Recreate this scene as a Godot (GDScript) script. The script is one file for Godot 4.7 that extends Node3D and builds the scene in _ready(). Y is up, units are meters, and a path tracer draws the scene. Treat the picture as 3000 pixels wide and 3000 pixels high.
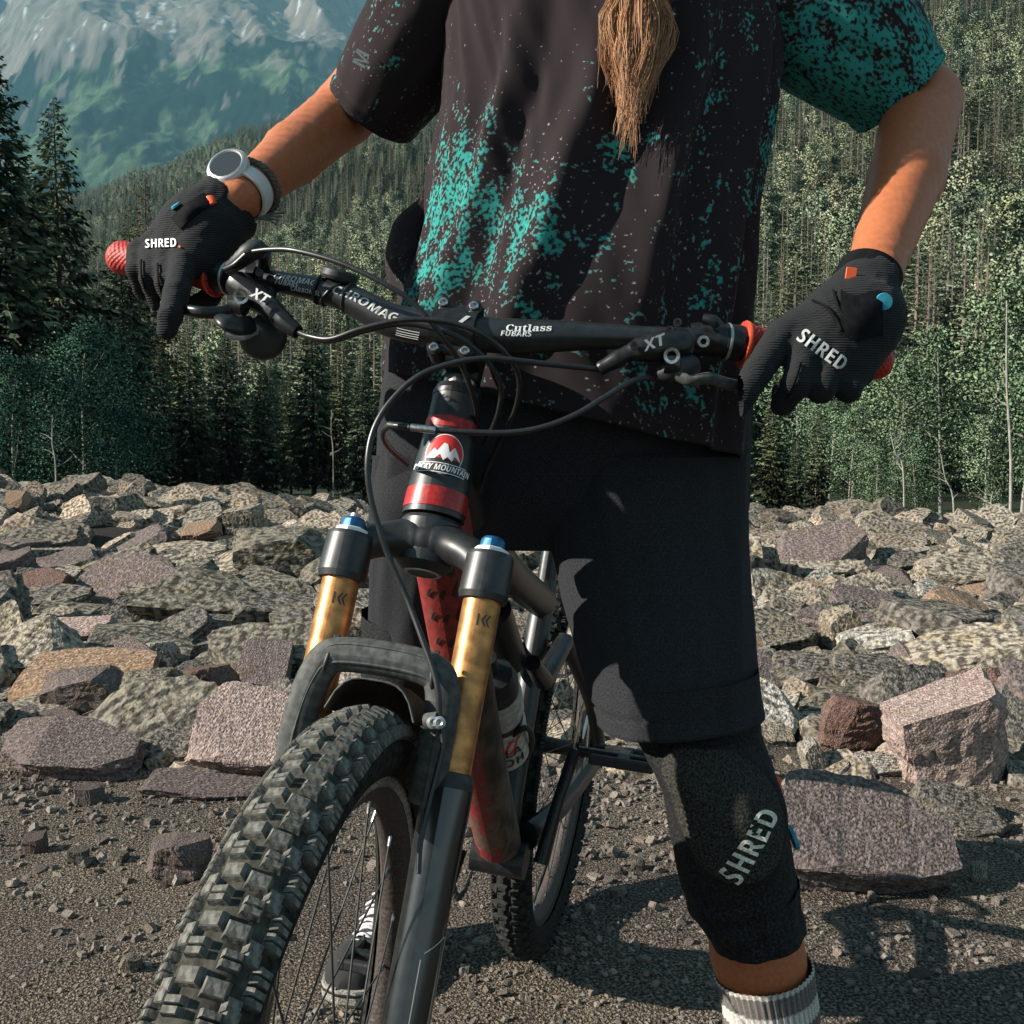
extends Node3D
# A rider astride a mountain bike at the edge of a talus field, forest and peaks behind.
# y is up, metres; the camera looks towards -z.

const EYE := Vector3(0, 0.98, 0)
const PITCH := 5.0
const FOV := 50.0
const FOCAL := 3216.76          # focal length in the photograph's own 3000-pixel units

# ---------------------------------------------------------------- geometry helper
class Geo:
	var v := PackedVector3Array()
	var uv := PackedVector2Array()
	var c := PackedColorArray()
	var ix := PackedInt32Array()
	var colored := false

	func add(p: Vector3, t := Vector2.ZERO, col := Color.WHITE) -> int:
		v.push_back(p); uv.push_back(t); c.push_back(col)
		return v.size() - 1

	func tri(a: int, b: int, d: int) -> void:      # counter-clockwise seen from outside
		ix.push_back(a); ix.push_back(d); ix.push_back(b)

	func quad(a: int, b: int, d: int, e: int) -> void:
		tri(a, b, d); tri(a, d, e)

	func join(o: Geo, t := Transform3D.IDENTITY) -> void:
		var at := v.size()
		for i in o.v.size():
			v.push_back(t * o.v[i]); uv.push_back(o.uv[i]); c.push_back(o.c[i])
		for i in o.ix:
			ix.push_back(i + at)
		colored = colored or o.colored

	func normals() -> PackedVector3Array:
		var n := PackedVector3Array(); n.resize(v.size())
		for k in range(0, ix.size(), 3):
			var a := v[ix[k]]
			var f := (v[ix[k + 2]] - a).cross(v[ix[k + 1]] - a)
			n[ix[k]] += f; n[ix[k + 1]] += f; n[ix[k + 2]] += f
		for i in n.size():
			n[i] = n[i].normalized() if n[i].length_squared() > 1e-20 else Vector3.UP
		return n

	func mesh(flat := false, given := PackedVector3Array()) -> ArrayMesh:
		var a := []; a.resize(Mesh.ARRAY_MAX)
		if flat:
			var fv := PackedVector3Array(); var fn := PackedVector3Array(); var fu := PackedVector2Array(); var fc := PackedColorArray()
			for k in range(0, ix.size(), 3):
				var p := v[ix[k]]
				var f := (v[ix[k + 2]] - p).cross(v[ix[k + 1]] - p).normalized()
				for j in 3:
					fv.push_back(v[ix[k + j]]); fn.push_back(f); fu.push_back(uv[ix[k + j]]); fc.push_back(c[ix[k + j]])
			a[Mesh.ARRAY_VERTEX] = fv; a[Mesh.ARRAY_NORMAL] = fn; a[Mesh.ARRAY_TEX_UV] = fu
			if colored: a[Mesh.ARRAY_COLOR] = fc
		else:
			a[Mesh.ARRAY_VERTEX] = v; a[Mesh.ARRAY_NORMAL] = given if given.size() == v.size() else normals(); a[Mesh.ARRAY_TEX_UV] = uv
			if colored: a[Mesh.ARRAY_COLOR] = c
			a[Mesh.ARRAY_INDEX] = ix
		var m := ArrayMesh.new()
		m.add_surface_from_arrays(Mesh.PRIMITIVE_TRIANGLES, a)
		return m

	# rings: Array of PackedVector3Array with equal counts, counter-clockwise seen from the far end
	func loft(rings: Array, cap0 := true, cap1 := true, close := true, tint: Array = []) -> void:
		var at := v.size()
		var k: int = rings[0].size()
		var w := k + (1 if close else 0)
		for r in rings.size():
			for i in w:
				var q: int = i % k
				add(rings[r][q], Vector2(float(i) / k, float(r) / maxf(1, rings.size() - 1)), tint[r] if tint.size() else Color.WHITE)
		for r in rings.size() - 1:
			for i in w - 1:
				quad(at + r * w + i, at + r * w + i + 1, at + (r + 1) * w + i + 1, at + (r + 1) * w + i)
		if cap0: _cap(rings[0], true, tint[0] if tint.size() else Color.WHITE)
		if cap1: _cap(rings[-1], false, tint[-1] if tint.size() else Color.WHITE)

	func _cap(ring, flip: bool, col: Color) -> void:
		var m := Vector3.ZERO
		for p in ring: m += p
		var mid := add(m / ring.size(), Vector2(0.5, 0.5), col)
		var at := v.size()
		for p in ring: add(p, Vector2(0.5, 0.5), col)
		for i in ring.size():
			var j: int = (i + 1) % ring.size()
			if flip: tri(mid, at + j, at + i)
			else: tri(mid, at + i, at + j)

	# tube along points; rad is a float or an array; squash flattens the section along "flatdir"
	func tube(pts: Array, rad, seg := 10, caps := true, squash := 1.0, ref := Vector3.ZERO) -> void:
		var rings := []
		var t0: Vector3 = (pts[1] - pts[0]).normalized()
		var s := ref if ref != Vector3.ZERO else (Vector3.UP if absf(t0.y) < 0.9 else Vector3.RIGHT)
		s = (s - t0 * s.dot(t0)).normalized()
		for i in pts.size():
			var t: Vector3 = (pts[mini(i + 1, pts.size() - 1)] - pts[maxi(i - 1, 0)]).normalized()
			s = (s - t * s.dot(t)).normalized()
			var b := t.cross(s)
			var r: float = rad[i] if rad is Array or rad is PackedFloat32Array else rad
			var ring := PackedVector3Array()
			for j in seg:
				var a := TAU * j / seg
				ring.push_back(pts[i] + s * (cos(a) * r * squash) + b * (sin(a) * r))
			rings.push_back(ring)
		loft(rings, caps, caps)

	# profile: points (radius, height) turned about the y axis, from bottom to top outside
	func lathe(profile: Array, seg := 24, hard := true) -> void:
		var run := [profile]
		if hard:
			run = []
			for i in profile.size() - 1: run.push_back([profile[i], profile[i + 1]])
		for part in run:
			var rings := []
			for p in part:
				var ring := PackedVector3Array()
				for j in seg:
					var a := -TAU * j / seg
					ring.push_back(Vector3(cos(a) * p.x, p.y, sin(a) * p.x))
				rings.push_back(ring)
			loft(rings, false, false)

	# box with chamfered edges
	func box(size: Vector3, bevel := 0.0, t := Transform3D.IDENTITY) -> void:
		var h := size * 0.5
		var b := minf(bevel, minf(h.x, minf(h.y, h.z)) * 0.95)
		if b <= 0.0: b = minf(h.x, minf(h.y, h.z)) * 0.04
		var g := Geo.new()
		var id := {}
		for sx in [-1, 1]:
			for sy in [-1, 1]:
				for sz in [-1, 1]:
					for ax in 3:
						var p := Vector3(sx * (h.x - b), sy * (h.y - b), sz * (h.z - b))
						p[ax] = [sx, sy, sz][ax] * h[ax]
						id[[sx, sy, sz, ax]] = p
		var face := func(pts: Array, n: Vector3) -> void:
			var k := []
			for p in pts: k.push_back(g.add(p))
			var f: Vector3 = (pts[1] - pts[0]).cross(pts[2] - pts[0])
			if f.dot(n) < 0: k.reverse()
			for i in range(1, k.size() - 1): g.tri(k[0], k[i], k[i + 1])
		for ax in 3:
			var u := (ax + 1) % 3; var w := (ax + 2) % 3
			for s in [-1, 1]:
				var pts := []
				for q in [[-1, -1], [1, -1], [1, 1], [-1, 1]]:
					var key := [0, 0, 0, ax]; key[ax] = s; key[u] = q[0]; key[w] = q[1]
					pts.push_back(id[key])
				var n := Vector3.ZERO; n[ax] = s
				face.call(pts, n)
			for q in [[-1, -1], [1, -1], [1, 1], [-1, 1]]:
				var pts2 := []
				for e in [[-1, u], [1, u], [1, w], [-1, w]]:
					var key2 := [0, 0, 0, e[1]]; key2[ax] = e[0]; key2[u] = q[0]; key2[w] = q[1]
					pts2.push_back(id[key2])
				var n2 := Vector3.ZERO; n2[u] = q[0]; n2[w] = q[1]
				face.call(pts2, n2)
		for sx in [-1, 1]:
			for sy in [-1, 1]:
				for sz in [-1, 1]:
					face.call([id[[sx, sy, sz, 0]], id[[sx, sy, sz, 1]], id[[sx, sy, sz, 2]]], Vector3(sx, sy, sz))
		join(g, t)

# ---------------------------------------------------------------- scene-tree helpers
var taken := {}

func numbered(called: String) -> String:
	taken[called] = taken.get(called, -1) + 1
	return called if taken[called] == 0 else "%s_%03d" % [called, taken[called]]

func tag(o: Node3D, label := "", category := "", group := "", kind := "") -> Node3D:
	if label: o.set_meta("label", label)
	if category: o.set_meta("category", category)
	if group: o.set_meta("group", group)
	if kind: o.set_meta("kind", kind)
	return o

func thing(called: String, label: String, category: String, t := Transform3D.IDENTITY, group := "") -> Node3D:
	var o := Node3D.new(); o.name = numbered(called); add_child(o)
	o.transform = t
	tag(o, label, category, group)
	return o

func part(called: String, m: Mesh, mat: Material, parent: Node3D, t := Transform3D.IDENTITY) -> MeshInstance3D:
	var o := MeshInstance3D.new(); o.name = called; o.mesh = m; o.material_override = mat; o.transform = t
	parent.add_child(o, true)
	return o

func single(called: String, m: Mesh, mat: Material, t := Transform3D.IDENTITY) -> MeshInstance3D:
	var o := MeshInstance3D.new(); o.name = numbered(called); o.mesh = m; o.material_override = mat; o.transform = t
	add_child(o)
	return o

func scatter(called: String, m: Mesh, mat: Material, places: Array, colors: Array = [], parent: Node3D = null) -> MultiMeshInstance3D:
	var mm := MultiMesh.new(); mm.transform_format = MultiMesh.TRANSFORM_3D; mm.use_colors = colors.size() > 0
	mm.mesh = m; mm.instance_count = places.size()
	for i in places.size():
		mm.set_instance_transform(i, places[i])
		if colors.size(): mm.set_instance_color(i, colors[i])
	var o := MultiMeshInstance3D.new(); o.name = numbered(called); o.multimesh = mm; o.material_override = mat
	(parent if parent else self).add_child(o, true)
	o.set_meta("kind", "stuff")
	return o

# measuring: a direction seen at (px, py) of the 3000-pixel photograph, taken to a depth along the view axis
func at(px: float, py: float, depth: float) -> Vector3:
	return EYE + (Vector3((px - 1500) / FOCAL, -(py - 1500) / FOCAL, -1) * depth).rotated(Vector3.RIGHT, -deg_to_rad(PITCH))

func to_px(p: Vector3) -> Vector3:
	var q := (p - EYE).rotated(Vector3.RIGHT, deg_to_rad(PITCH))
	return Vector3(1500 + FOCAL * q.x / -q.z, 1500 - FOCAL * q.y / -q.z, -q.z)

func spline(pts: Array, per := 8) -> Array:
	var out := []
	for i in pts.size() - 1:
		var a: Vector3 = pts[maxi(i - 1, 0)]; var b: Vector3 = pts[i]; var c: Vector3 = pts[i + 1]; var d: Vector3 = pts[mini(i + 2, pts.size() - 1)]
		for k in per:
			out.push_back(b.cubic_interpolate(c, a, d, float(k) / per))
	out.push_back(pts[-1])
	return out

func curve1(xs: Array, ys: Array, x: float) -> float:          # piecewise-linear lookup with eased joints
	if x <= xs[0]: return ys[0]
	for i in xs.size() - 1:
		if x <= xs[i + 1]:
			return lerpf(ys[i], ys[i + 1], (x - xs[i]) / (xs[i + 1] - xs[i]))
	return ys[-1]

func smin(a: float, b: float, k: float) -> float:
	var h := maxf(k - absf(a - b), 0.0) / k
	return minf(a, b) - h * h * k * 0.25

func capsule(p: Vector3, a: Vector3, b: Vector3, ra: float, rb: float) -> float:
	var d := b - a
	var t := clampf((p - a).dot(d) / d.length_squared(), 0.0, 1.0)
	return p.distance_to(a + d * t) - lerpf(ra, rb, t)

# surface nets: one vertex in each cell that the surface crosses, one quad round each crossed edge
func nets(lo: Vector3, hi: Vector3, cell: float, field: Callable) -> Geo:
	var B := 4
	var nx := int(ceil((hi.x - lo.x) / cell / B)) * B + 1
	var ny := int(ceil((hi.y - lo.y) / cell / B)) * B + 1
	var nz := int(ceil((hi.z - lo.z) / cell / B)) * B + 1
	var val := PackedFloat32Array(); val.resize(nx * ny * nz); val.fill(1e9)
	var blocks := []
	var reach := cell * B * 0.87 * 1.35
	for bz in range(0, nz - 1, B):
		for by in range(0, ny - 1, B):
			for bx in range(0, nx - 1, B):
				var m := lo + Vector3(bx + B * 0.5, by + B * 0.5, bz + B * 0.5) * cell
				if absf(field.call(m)) < reach:
					blocks.push_back(Vector3i(bx, by, bz))
					for z in range(bz, bz + B + 1):
						for y in range(by, by + B + 1):
							var row := (z * ny + y) * nx
							for x in range(bx, bx + B + 1):
								if val[row + x] > 1e8: val[row + x] = field.call(lo + Vector3(x, y, z) * cell)
	var g := Geo.new()
	var cellid := {}
	var off := [0, 1, nx, nx + 1, nx * ny, nx * ny + 1, nx * ny + nx, nx * ny + nx + 1]
	var edges := [[0, 1], [2, 3], [4, 5], [6, 7], [0, 2], [1, 3], [4, 6], [5, 7], [0, 4], [1, 5], [2, 6], [3, 7]]
	for b in blocks:
		for z in range(b.z, b.z + B):
			for y in range(b.y, b.y + B):
				for x in range(b.x, b.x + B):
					var i0: int = (z * ny + y) * nx + x
					var inside := 0
					for k in 8:
						if val[i0 + off[k]] < 0.0: inside += 1
					if inside == 0 or inside == 8: continue
					var s := Vector3.ZERO
					var cnt := 0
					for e in edges:
						var va := val[i0 + off[e[0]]]; var vb := val[i0 + off[e[1]]]
						if (va < 0.0) != (vb < 0.0):
							var t := va / (va - vb)
							var pa := Vector3(e[0] & 1, (e[0] >> 1) & 1, e[0] >> 2); var pb := Vector3(e[1] & 1, (e[1] >> 1) & 1, e[1] >> 2)
							s += pa.lerp(pb, t); cnt += 1
					cellid[i0] = g.add(lo + (Vector3(x, y, z) + s / cnt) * cell)
	var sx := 1; var sy := nx; var sz := nx * ny
	for i0 in cellid:
		for ax in [[sx, sy, sz], [sy, sz, sx], [sz, sx, sy]]:
			var va2 := val[i0]; var vb2 := val[i0 + ax[0]]
			if (va2 < 0.0) == (vb2 < 0.0): continue
			var q := [i0, i0 - ax[1], i0 - ax[1] - ax[2], i0 - ax[2]]
			if not (cellid.has(q[1]) and cellid.has(q[2]) and cellid.has(q[3])): continue
			if va2 < 0.0: g.quad(cellid[q[0]], cellid[q[1]], cellid[q[2]], cellid[q[3]])
			else: g.quad(cellid[q[0]], cellid[q[3]], cellid[q[2]], cellid[q[1]])
	return g

# lettering as geometry: the letters' flat faces laid on a surface by "lay" (x along the line, y up, both in metres)
func lettering(text: String, height: float, font: Font, lay: Callable, width := 1.0, slant := 0.0) -> ArrayMesh:
	var tm := TextMesh.new()
	tm.font = font; tm.text = text; tm.font_size = 64; tm.pixel_size = height / 46.0; tm.depth = 0.0; tm.curve_step = 1.0
	var s := tm.get_mesh_arrays()
	var g := Geo.new()
	for p in s[Mesh.ARRAY_VERTEX]:
		g.add(lay.call(p.x * width + p.y * slant, p.y))
	var index = s[Mesh.ARRAY_INDEX]
	if index == null or index.size() == 0: index = PackedInt32Array(range(g.v.size()))
	for i in index: g.ix.push_back(i)
	return g.mesh()

# ---------------------------------------------------------------- materials
var rng := RandomNumberGenerator.new()
var M := {}
var T := {}

func lin(r: float, g: float, b: float) -> Color:
	return Color(r, g, b).linear_to_srgb()

func noise_tex(size: int, freq: float, lo: float, hi: float, kind := FastNoiseLite.TYPE_SIMPLEX_SMOOTH, oct := 4, sd := 1, normal := 0.0, cut0 := 0.0, cut1 := 1.0) -> NoiseTexture2D:
	var n := FastNoiseLite.new(); n.seed = sd; n.noise_type = kind; n.frequency = freq
	n.fractal_type = FastNoiseLite.FRACTAL_FBM; n.fractal_octaves = oct
	var t := NoiseTexture2D.new(); t.width = size; t.height = size; t.seamless = true; t.generate_mipmaps = false; t.noise = n
	if normal > 0.0:
		t.as_normal_map = true; t.bump_strength = normal
	else:
		var g := Gradient.new()
		g.offsets = PackedFloat32Array([cut0, cut1]); g.colors = PackedColorArray([Color(lo, lo, lo), Color(hi, hi, hi)])
		t.color_ramp = g
	return t

func mat(col: Color, rough := 0.6, metal := 0.0, spec := 0.5) -> StandardMaterial3D:
	var m := StandardMaterial3D.new()
	m.albedo_color = col; m.roughness = rough; m.metallic = metal; m.metallic_specular = spec
	m.cull_mode = BaseMaterial3D.CULL_DISABLED
	return m

func grain(m: StandardMaterial3D, tex: Texture2D, scale: float, relief := 0.0, height: Texture2D = null, world := false) -> StandardMaterial3D:
	m.uv1_triplanar = true; m.uv1_scale = Vector3.ONE * scale; m.uv1_world_triplanar = world
	if tex: m.albedo_texture = tex
	if relief > 0.0:
		m.heightmap_enabled = true; m.heightmap_texture = height if height else tex; m.heightmap_scale = relief
	return m

func make_materials() -> void:
	T.soft = noise_tex(512, 0.012, 0.55, 1.0, FastNoiseLite.TYPE_SIMPLEX_SMOOTH, 5, 3, 0.0, 0.2, 0.8)
	T.speck = noise_tex(512, 0.05, 0.35, 1.0, FastNoiseLite.TYPE_SIMPLEX_SMOOTH, 5, 7, 0.0, 0.25, 0.75)
	T.rough = noise_tex(512, 0.02, 0.0, 1.0, FastNoiseLite.TYPE_SIMPLEX_SMOOTH, 6, 11)
	T.grit = noise_tex(512, 0.09, 0.0, 1.0, FastNoiseLite.TYPE_CELLULAR, 3, 5)
	T.pore = noise_tex(512, 0.03, 0.90, 1.0, FastNoiseLite.TYPE_SIMPLEX_SMOOTH, 4, 23, 0.0, 0.3, 0.7)
	T.dust = noise_tex(512, 0.014, 0.75, 1.0, FastNoiseLite.TYPE_SIMPLEX_SMOOTH, 5, 19, 0.0, 0.3, 0.7)
	var nc := FastNoiseLite.new(); nc.seed = 41; nc.noise_type = FastNoiseLite.TYPE_CELLULAR; nc.frequency = 0.016; nc.fractal_octaves = 4
	nc.cellular_return_type = FastNoiseLite.RETURN_DISTANCE2_SUB; nc.domain_warp_enabled = true; nc.domain_warp_amplitude = 20.0
	var tc := NoiseTexture2D.new(); tc.width = 512; tc.height = 512; tc.seamless = true; tc.generate_mipmaps = false; tc.noise = nc
	T.crag = tc
	T.stain = noise_tex(1024, 0.0045, 0.40, 1.0, FastNoiseLite.TYPE_SIMPLEX_SMOOTH, 9, 61, 0.0, 0.26, 0.66)
	# woven ribs for knitted and stretch cloth
	var im := Image.create(64, 64, false, Image.FORMAT_RGB8)
	for y in 64:
		for x in 64:
			var r := 0.5 + 0.42 * sin(TAU * y / 8.0) + 0.06 * sin(TAU * (x / 8.0 + 0.5 * floorf(y / 8.0)))
			im.set_pixel(x, y, Color(r, r, r))
	T.knit = ImageTexture.create_from_image(im)
	im = Image.create(64, 64, false, Image.FORMAT_RGB8)
	for y in 64:
		for x in 64:
			var r2 := 0.5 + 0.25 * sin(TAU * (x + y) / 8.0) + 0.25 * sin(TAU * (x - y) / 8.0)
			im.set_pixel(x, y, Color(r2, r2, r2))
	T.weave = ImageTexture.create_from_image(im)
	# bike
	M.black_paint = grain(mat(lin(0.020, 0.022, 0.024), 0.42, 0.0, 0.5), T.dust, 9.0)
	M.black_anodised = grain(mat(lin(0.030, 0.031, 0.033), 0.36, 0.55), T.dust, 12.0)
	M.black_plastic = grain(mat(lin(0.016, 0.018, 0.019), 0.55), T.dust, 10.0)
	M.dusty_black = grain(mat(lin(0.085, 0.092, 0.085), 0.75), T.soft, 14.0)
	M.carbon_bar = grain(mat(lin(0.016, 0.018, 0.020), 0.40), T.dust, 8.0)
	M.red_paint = grain(mat(lin(0.42, 0.018, 0.016), 0.35), T.dust, 20.0)
	M.red_muddy = grain(mat(Color.WHITE, 0.6), T.dust, 11.0, 0.03, T.rough)
	M.red_muddy.vertex_color_use_as_albedo = true
	M.red_grip = grain(mat(lin(0.48, 0.030, 0.018), 0.6), T.dust, 30.0, 0.12, T.weave)
	M.red_grip.uv1_scale = Vector3.ONE * 22
	M.steel = grain(mat(lin(0.55, 0.55, 0.53), 0.3, 1.0), T.dust, 30.0)
	M.gold = grain(mat(lin(0.56, 0.265, 0.095), 0.40, 0.75), T.dust, 6.0)
	M.blue_anodised = mat(lin(0.012, 0.10, 0.23), 0.45, 0.4)
	M.grey_anodised = mat(lin(0.35, 0.36, 0.36), 0.4, 0.6)
	M.hose = grain(mat(lin(0.018, 0.019, 0.020), 0.38), T.dust, 20.0)
	M.rubber = grain(mat(lin(0.160, 0.155, 0.138), 0.95, 0.0, 0.15), T.dust, 14.0, 0.04, T.rough)
	M.rubber_dark = grain(mat(lin(0.045, 0.047, 0.046), 0.85, 0.0, 0.25), T.soft, 14.0, 0.04, T.rough)
	M.leg_paint = grain(mat(lin(0.012, 0.013, 0.014), 0.24, 0.0, 0.75), T.dust, 9.0)
	M.sidewall = grain(mat(Color.WHITE, 0.95, 0.0, 0.15), T.soft, 14.0, 0.03, T.rough)
	M.sidewall.vertex_color_use_as_albedo = true
	M.rim_brown = grain(mat(lin(0.085, 0.062, 0.054), 0.7), T.speck, 9.0)
	M.rim_edge = grain(mat(lin(0.42, 0.36, 0.30), 0.6), T.speck, 9.0)  # pale tone: sunlight on the front rim's edge put into the colour
	M.spoke = mat(lin(0.035, 0.035, 0.034), 0.55, 0.2)
	M.print_white = mat(lin(0.72, 0.73, 0.72), 0.6)
	M.print_grey = mat(lin(0.40, 0.41, 0.40), 0.6)
	M.print_black = mat(lin(0.012, 0.011, 0.010), 0.5)
	M.print_red = mat(lin(0.55, 0.02, 0.018), 0.5)
	M.print_orange = mat(lin(0.75, 0.10, 0.02), 0.5)
	M.pad_print = grain(mat(lin(0.74, 0.72, 0.60), 0.7), T.dust, 40.0)
	M.bottle_clear = grain(mat(lin(0.50, 0.50, 0.46), 0.45), T.dust, 12.0)
	# person
	M.skin = grain(mat(lin(0.40, 0.128, 0.052), 0.5, 0.0, 0.4), T.pore, 9.0, 0.003, T.rough)
	M.skin.subsurf_scatter_enabled = true; M.skin.subsurf_scatter_strength = 0.15
	M.glove = grain(mat(lin(0.0145, 0.015, 0.0165), 0.85, 0.0, 0.3), null, 7.0, 0.10, T.knit)
	M.glove.uv1_scale = Vector3.ONE * 52
	M.glove.rim_enabled = true; M.glove.rim = 0.15
	M.glove_patch = grain(mat(lin(0.008, 0.0085, 0.0095), 0.8, 0.0, 0.2), T.dust, 12.0)
	M.shorts = grain(mat(lin(0.030, 0.031, 0.035), 0.95, 0.0, 0.2), T.dust, 40.0, 0.03, T.weave)
	M.shorts.rim_enabled = true; M.shorts.rim = 0.12
	M.pad = grain(mat(lin(0.026, 0.027, 0.028), 0.85, 0.0, 0.3), T.speck, 9.0, 0.05, T.rough)
	M.pad_dusty = grain(mat(lin(0.062, 0.060, 0.052), 0.9, 0.0, 0.25), T.speck, 12.0, 0.04, T.knit)
	M.white_band = grain(mat(lin(0.62, 0.60, 0.56), 0.5), T.dust, 20.0)
	M.canvas_black = grain(mat(lin(0.018, 0.018, 0.019), 0.9), T.dust, 40.0, 0.03, T.weave)
	M.canvas_white = grain(mat(lin(0.62, 0.58, 0.60), 0.8), T.dust, 40.0, 0.03, T.weave)
	M.sole = grain(mat(lin(0.50, 0.47, 0.41), 0.8), T.speck, 14.0)
	M.hair = mat(lin(0.26, 0.110, 0.045), 0.42, 0.0, 0.5)
	M.hair_light = mat(lin(0.52, 0.265, 0.115), 0.42, 0.0, 0.5)
	M.teal_badge = mat(lin(0.02, 0.25, 0.36), 0.5)
	M.glass_dark = mat(lin(0.03, 0.035, 0.04), 0.08)
	M.watch_white = mat(lin(0.55, 0.54, 0.52), 0.45)
	M.braid = grain(mat(lin(0.22, 0.20, 0.15), 0.9), T.speck, 60.0)

# ---------------------------------------------------------------- camera, sky, sun
func make_view() -> void:
	var cam := Camera3D.new(); cam.name = "camera"
	cam.position = EYE; cam.rotation_degrees = Vector3(-PITCH, 0, 0); cam.fov = FOV; cam.near = 0.05; cam.far = 20000.0
	add_child(cam); cam.current = true
	var e := Environment.new()
	e.background_mode = Environment.BG_SKY
	var sm := ProceduralSkyMaterial.new()
	sm.sky_top_color = Color(0.36, 0.46, 0.52); sm.sky_horizon_color = Color(0.68, 0.74, 0.73); sm.sky_curve = 0.12
	sm.ground_bottom_color = Color(0.16, 0.18, 0.16); sm.ground_horizon_color = Color(0.36, 0.42, 0.40)
	sm.sun_angle_max = 12.0; sm.energy_multiplier = SKY
	var sky := Sky.new(); sky.sky_material = sm; e.sky = sky
	e.tonemap_mode = Environment.TONE_MAPPER_LINEAR; e.tonemap_exposure = EXPOSURE
	e.sdfgi_enabled = true; e.ssao_enabled = true; e.ssil_enabled = true
	e.fog_enabled = true; e.fog_density = 0.000065; e.fog_light_color = Color(0.52, 0.74, 0.82)
	var we := WorldEnvironment.new(); we.name = "environment"; we.environment = e; add_child(we)
	var sun := DirectionalLight3D.new(); sun.name = "sun"
	sun.light_energy = 1.6; sun.light_color = Color(1.0, 0.97, 0.92); sun.light_angular_distance = 0.5; sun.shadow_enabled = true
	# from the photograph's left, a touch towards the camera
	var az := deg_to_rad(SUN_AZ); var el := deg_to_rad(SUN_EL)
	sun.basis = Basis.looking_at(-Vector3(-sin(az) * cos(el), sin(el), cos(az) * cos(el)))
	add_child(sun)

const SKY := 0.9
const EXPOSURE := 2.2
const SUN_AZ := 80.0
const SUN_EL := 29.0

# ---------------------------------------------------------------- ground
var N_hill := FastNoiseLite.new()
var N_fine := FastNoiseLite.new()

func ground_y(x: float, z: float) -> float:
	var d := -z
	var edge := 9.0 + 0.25 * absf(x)
	var y := 0.0
	if d > 2.4:
		var up := clampf((d - 2.4) / 6.0, 0, 1)
		y = up * up * (3 - 2 * up) * (0.10 + 0.24 * smoothstep(-0.5, -4.0, x) - 0.06 * smoothstep(1.0, 4.0, x))
		y += 0.05 * N_fine.get_noise_2d(x * 60.0, z * 60.0) * up
	if d > edge:
		var f := d - edge
		y -= 2.6 * (1.0 - exp(-f * 0.14)) + minf(f, 160.0) * 0.030
	return y

func on_ground(px: float, py: float) -> Vector3:
	var dir := (at(px, py, 1.0) - EYE)
	var t := 0.5
	while t < 60.0:
		var p := EYE + dir * t
		if p.y < ground_y(p.x, p.z): break
		t += 0.02 + t * 0.004
	return EYE + dir * t

func make_ground() -> void:
	N_hill.seed = 4; N_hill.frequency = 0.004; N_hill.fractal_octaves = 5
	N_fine.seed = 9; N_fine.frequency = 0.02; N_fine.fractal_octaves = 4
	var g := Geo.new()
	g.colored = true
	var zs := []
	var z := 3.0
	while z > -420.0:
		zs.push_back(z); z -= 0.05 + 0.035 * maxf(0.0, -z - 1.0) if z < -1.0 else 0.08
	var nx := 120
	for zi in zs:
		var half: float = 5.0 + maxf(0, -zi) * 1.1
		for i in nx + 1:
			var u := float(i) / nx * 2 - 1
			var x: float = half * (0.35 * u + 0.65 * u * u * u)
			var near := smoothstep(-6.0, -1.0, zi)
			var y := ground_y(x, zi) + near * (0.012 * N_fine.get_noise_2d(x * 260, zi * 260) + 0.02 * N_fine.get_noise_2d(x * 70 + 50, zi * 70))
			var dirt := 0.5 + 0.5 * N_fine.get_noise_2d(x * 90 - 300, zi * 90)
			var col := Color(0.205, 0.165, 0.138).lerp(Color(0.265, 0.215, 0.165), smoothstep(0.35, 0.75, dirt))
			if zi < -2.9: col = col.lerp(Color(0.075, 0.066, 0.056), smoothstep(-2.9, -3.5, zi))  # shade in the gaps between the rocks, painted into the soil colour
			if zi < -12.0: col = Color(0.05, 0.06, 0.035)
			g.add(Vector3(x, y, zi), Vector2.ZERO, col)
	for r in zs.size() - 1:
		for i in nx:
			var a := r * (nx + 1) + i
			g.quad(a, a + 1, a + nx + 2, a + nx + 1)
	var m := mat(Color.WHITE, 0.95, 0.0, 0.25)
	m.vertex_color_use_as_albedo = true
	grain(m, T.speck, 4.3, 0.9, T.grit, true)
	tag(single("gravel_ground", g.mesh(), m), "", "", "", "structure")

# ---------------------------------------------------------------- hillside, valley and far peaks
var hill_rows := []

func hill_point(px: float, t: float) -> Vector3:         # t 0 foot .. 1 ridge, for the column seen at px
	var u := clampf((px + 1500.0) / 6000.0, 0, 1)
	var k := clampf(px / 3000.0, -0.6, 1.6)
	var d0 := lerpf(110.0, 72.0, clampf(k, 0, 1)); var d1 := lerpf(1150.0, 620.0, clampf(k, -0.3, 1.2))
	var ridge := 690.0 - (px - 0.0) * 0.335 + 26.0 * N_hill.get_noise_2d(px * 0.9, 11.0)
	if px > 1500: ridge = 690 - 1500 * 0.335 - (px - 1500) * 0.30 + 26.0 * N_hill.get_noise_2d(px * 0.9, 11.0)
	var dist := lerpf(d0, d1, t)
	var top := (at(px, ridge, d1)).y
	var y0 := lerpf(-8.0, -5.5, clampf(k, 0, 1))
	var bend := pow(t, 1.12)
	var y := lerpf(y0, top, bend) + sin(t * PI) * 16.0 * N_hill.get_noise_2d(px * 0.22, dist * 0.8)
	var p := at(px, 1500, dist); p.y = y
	return p

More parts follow.
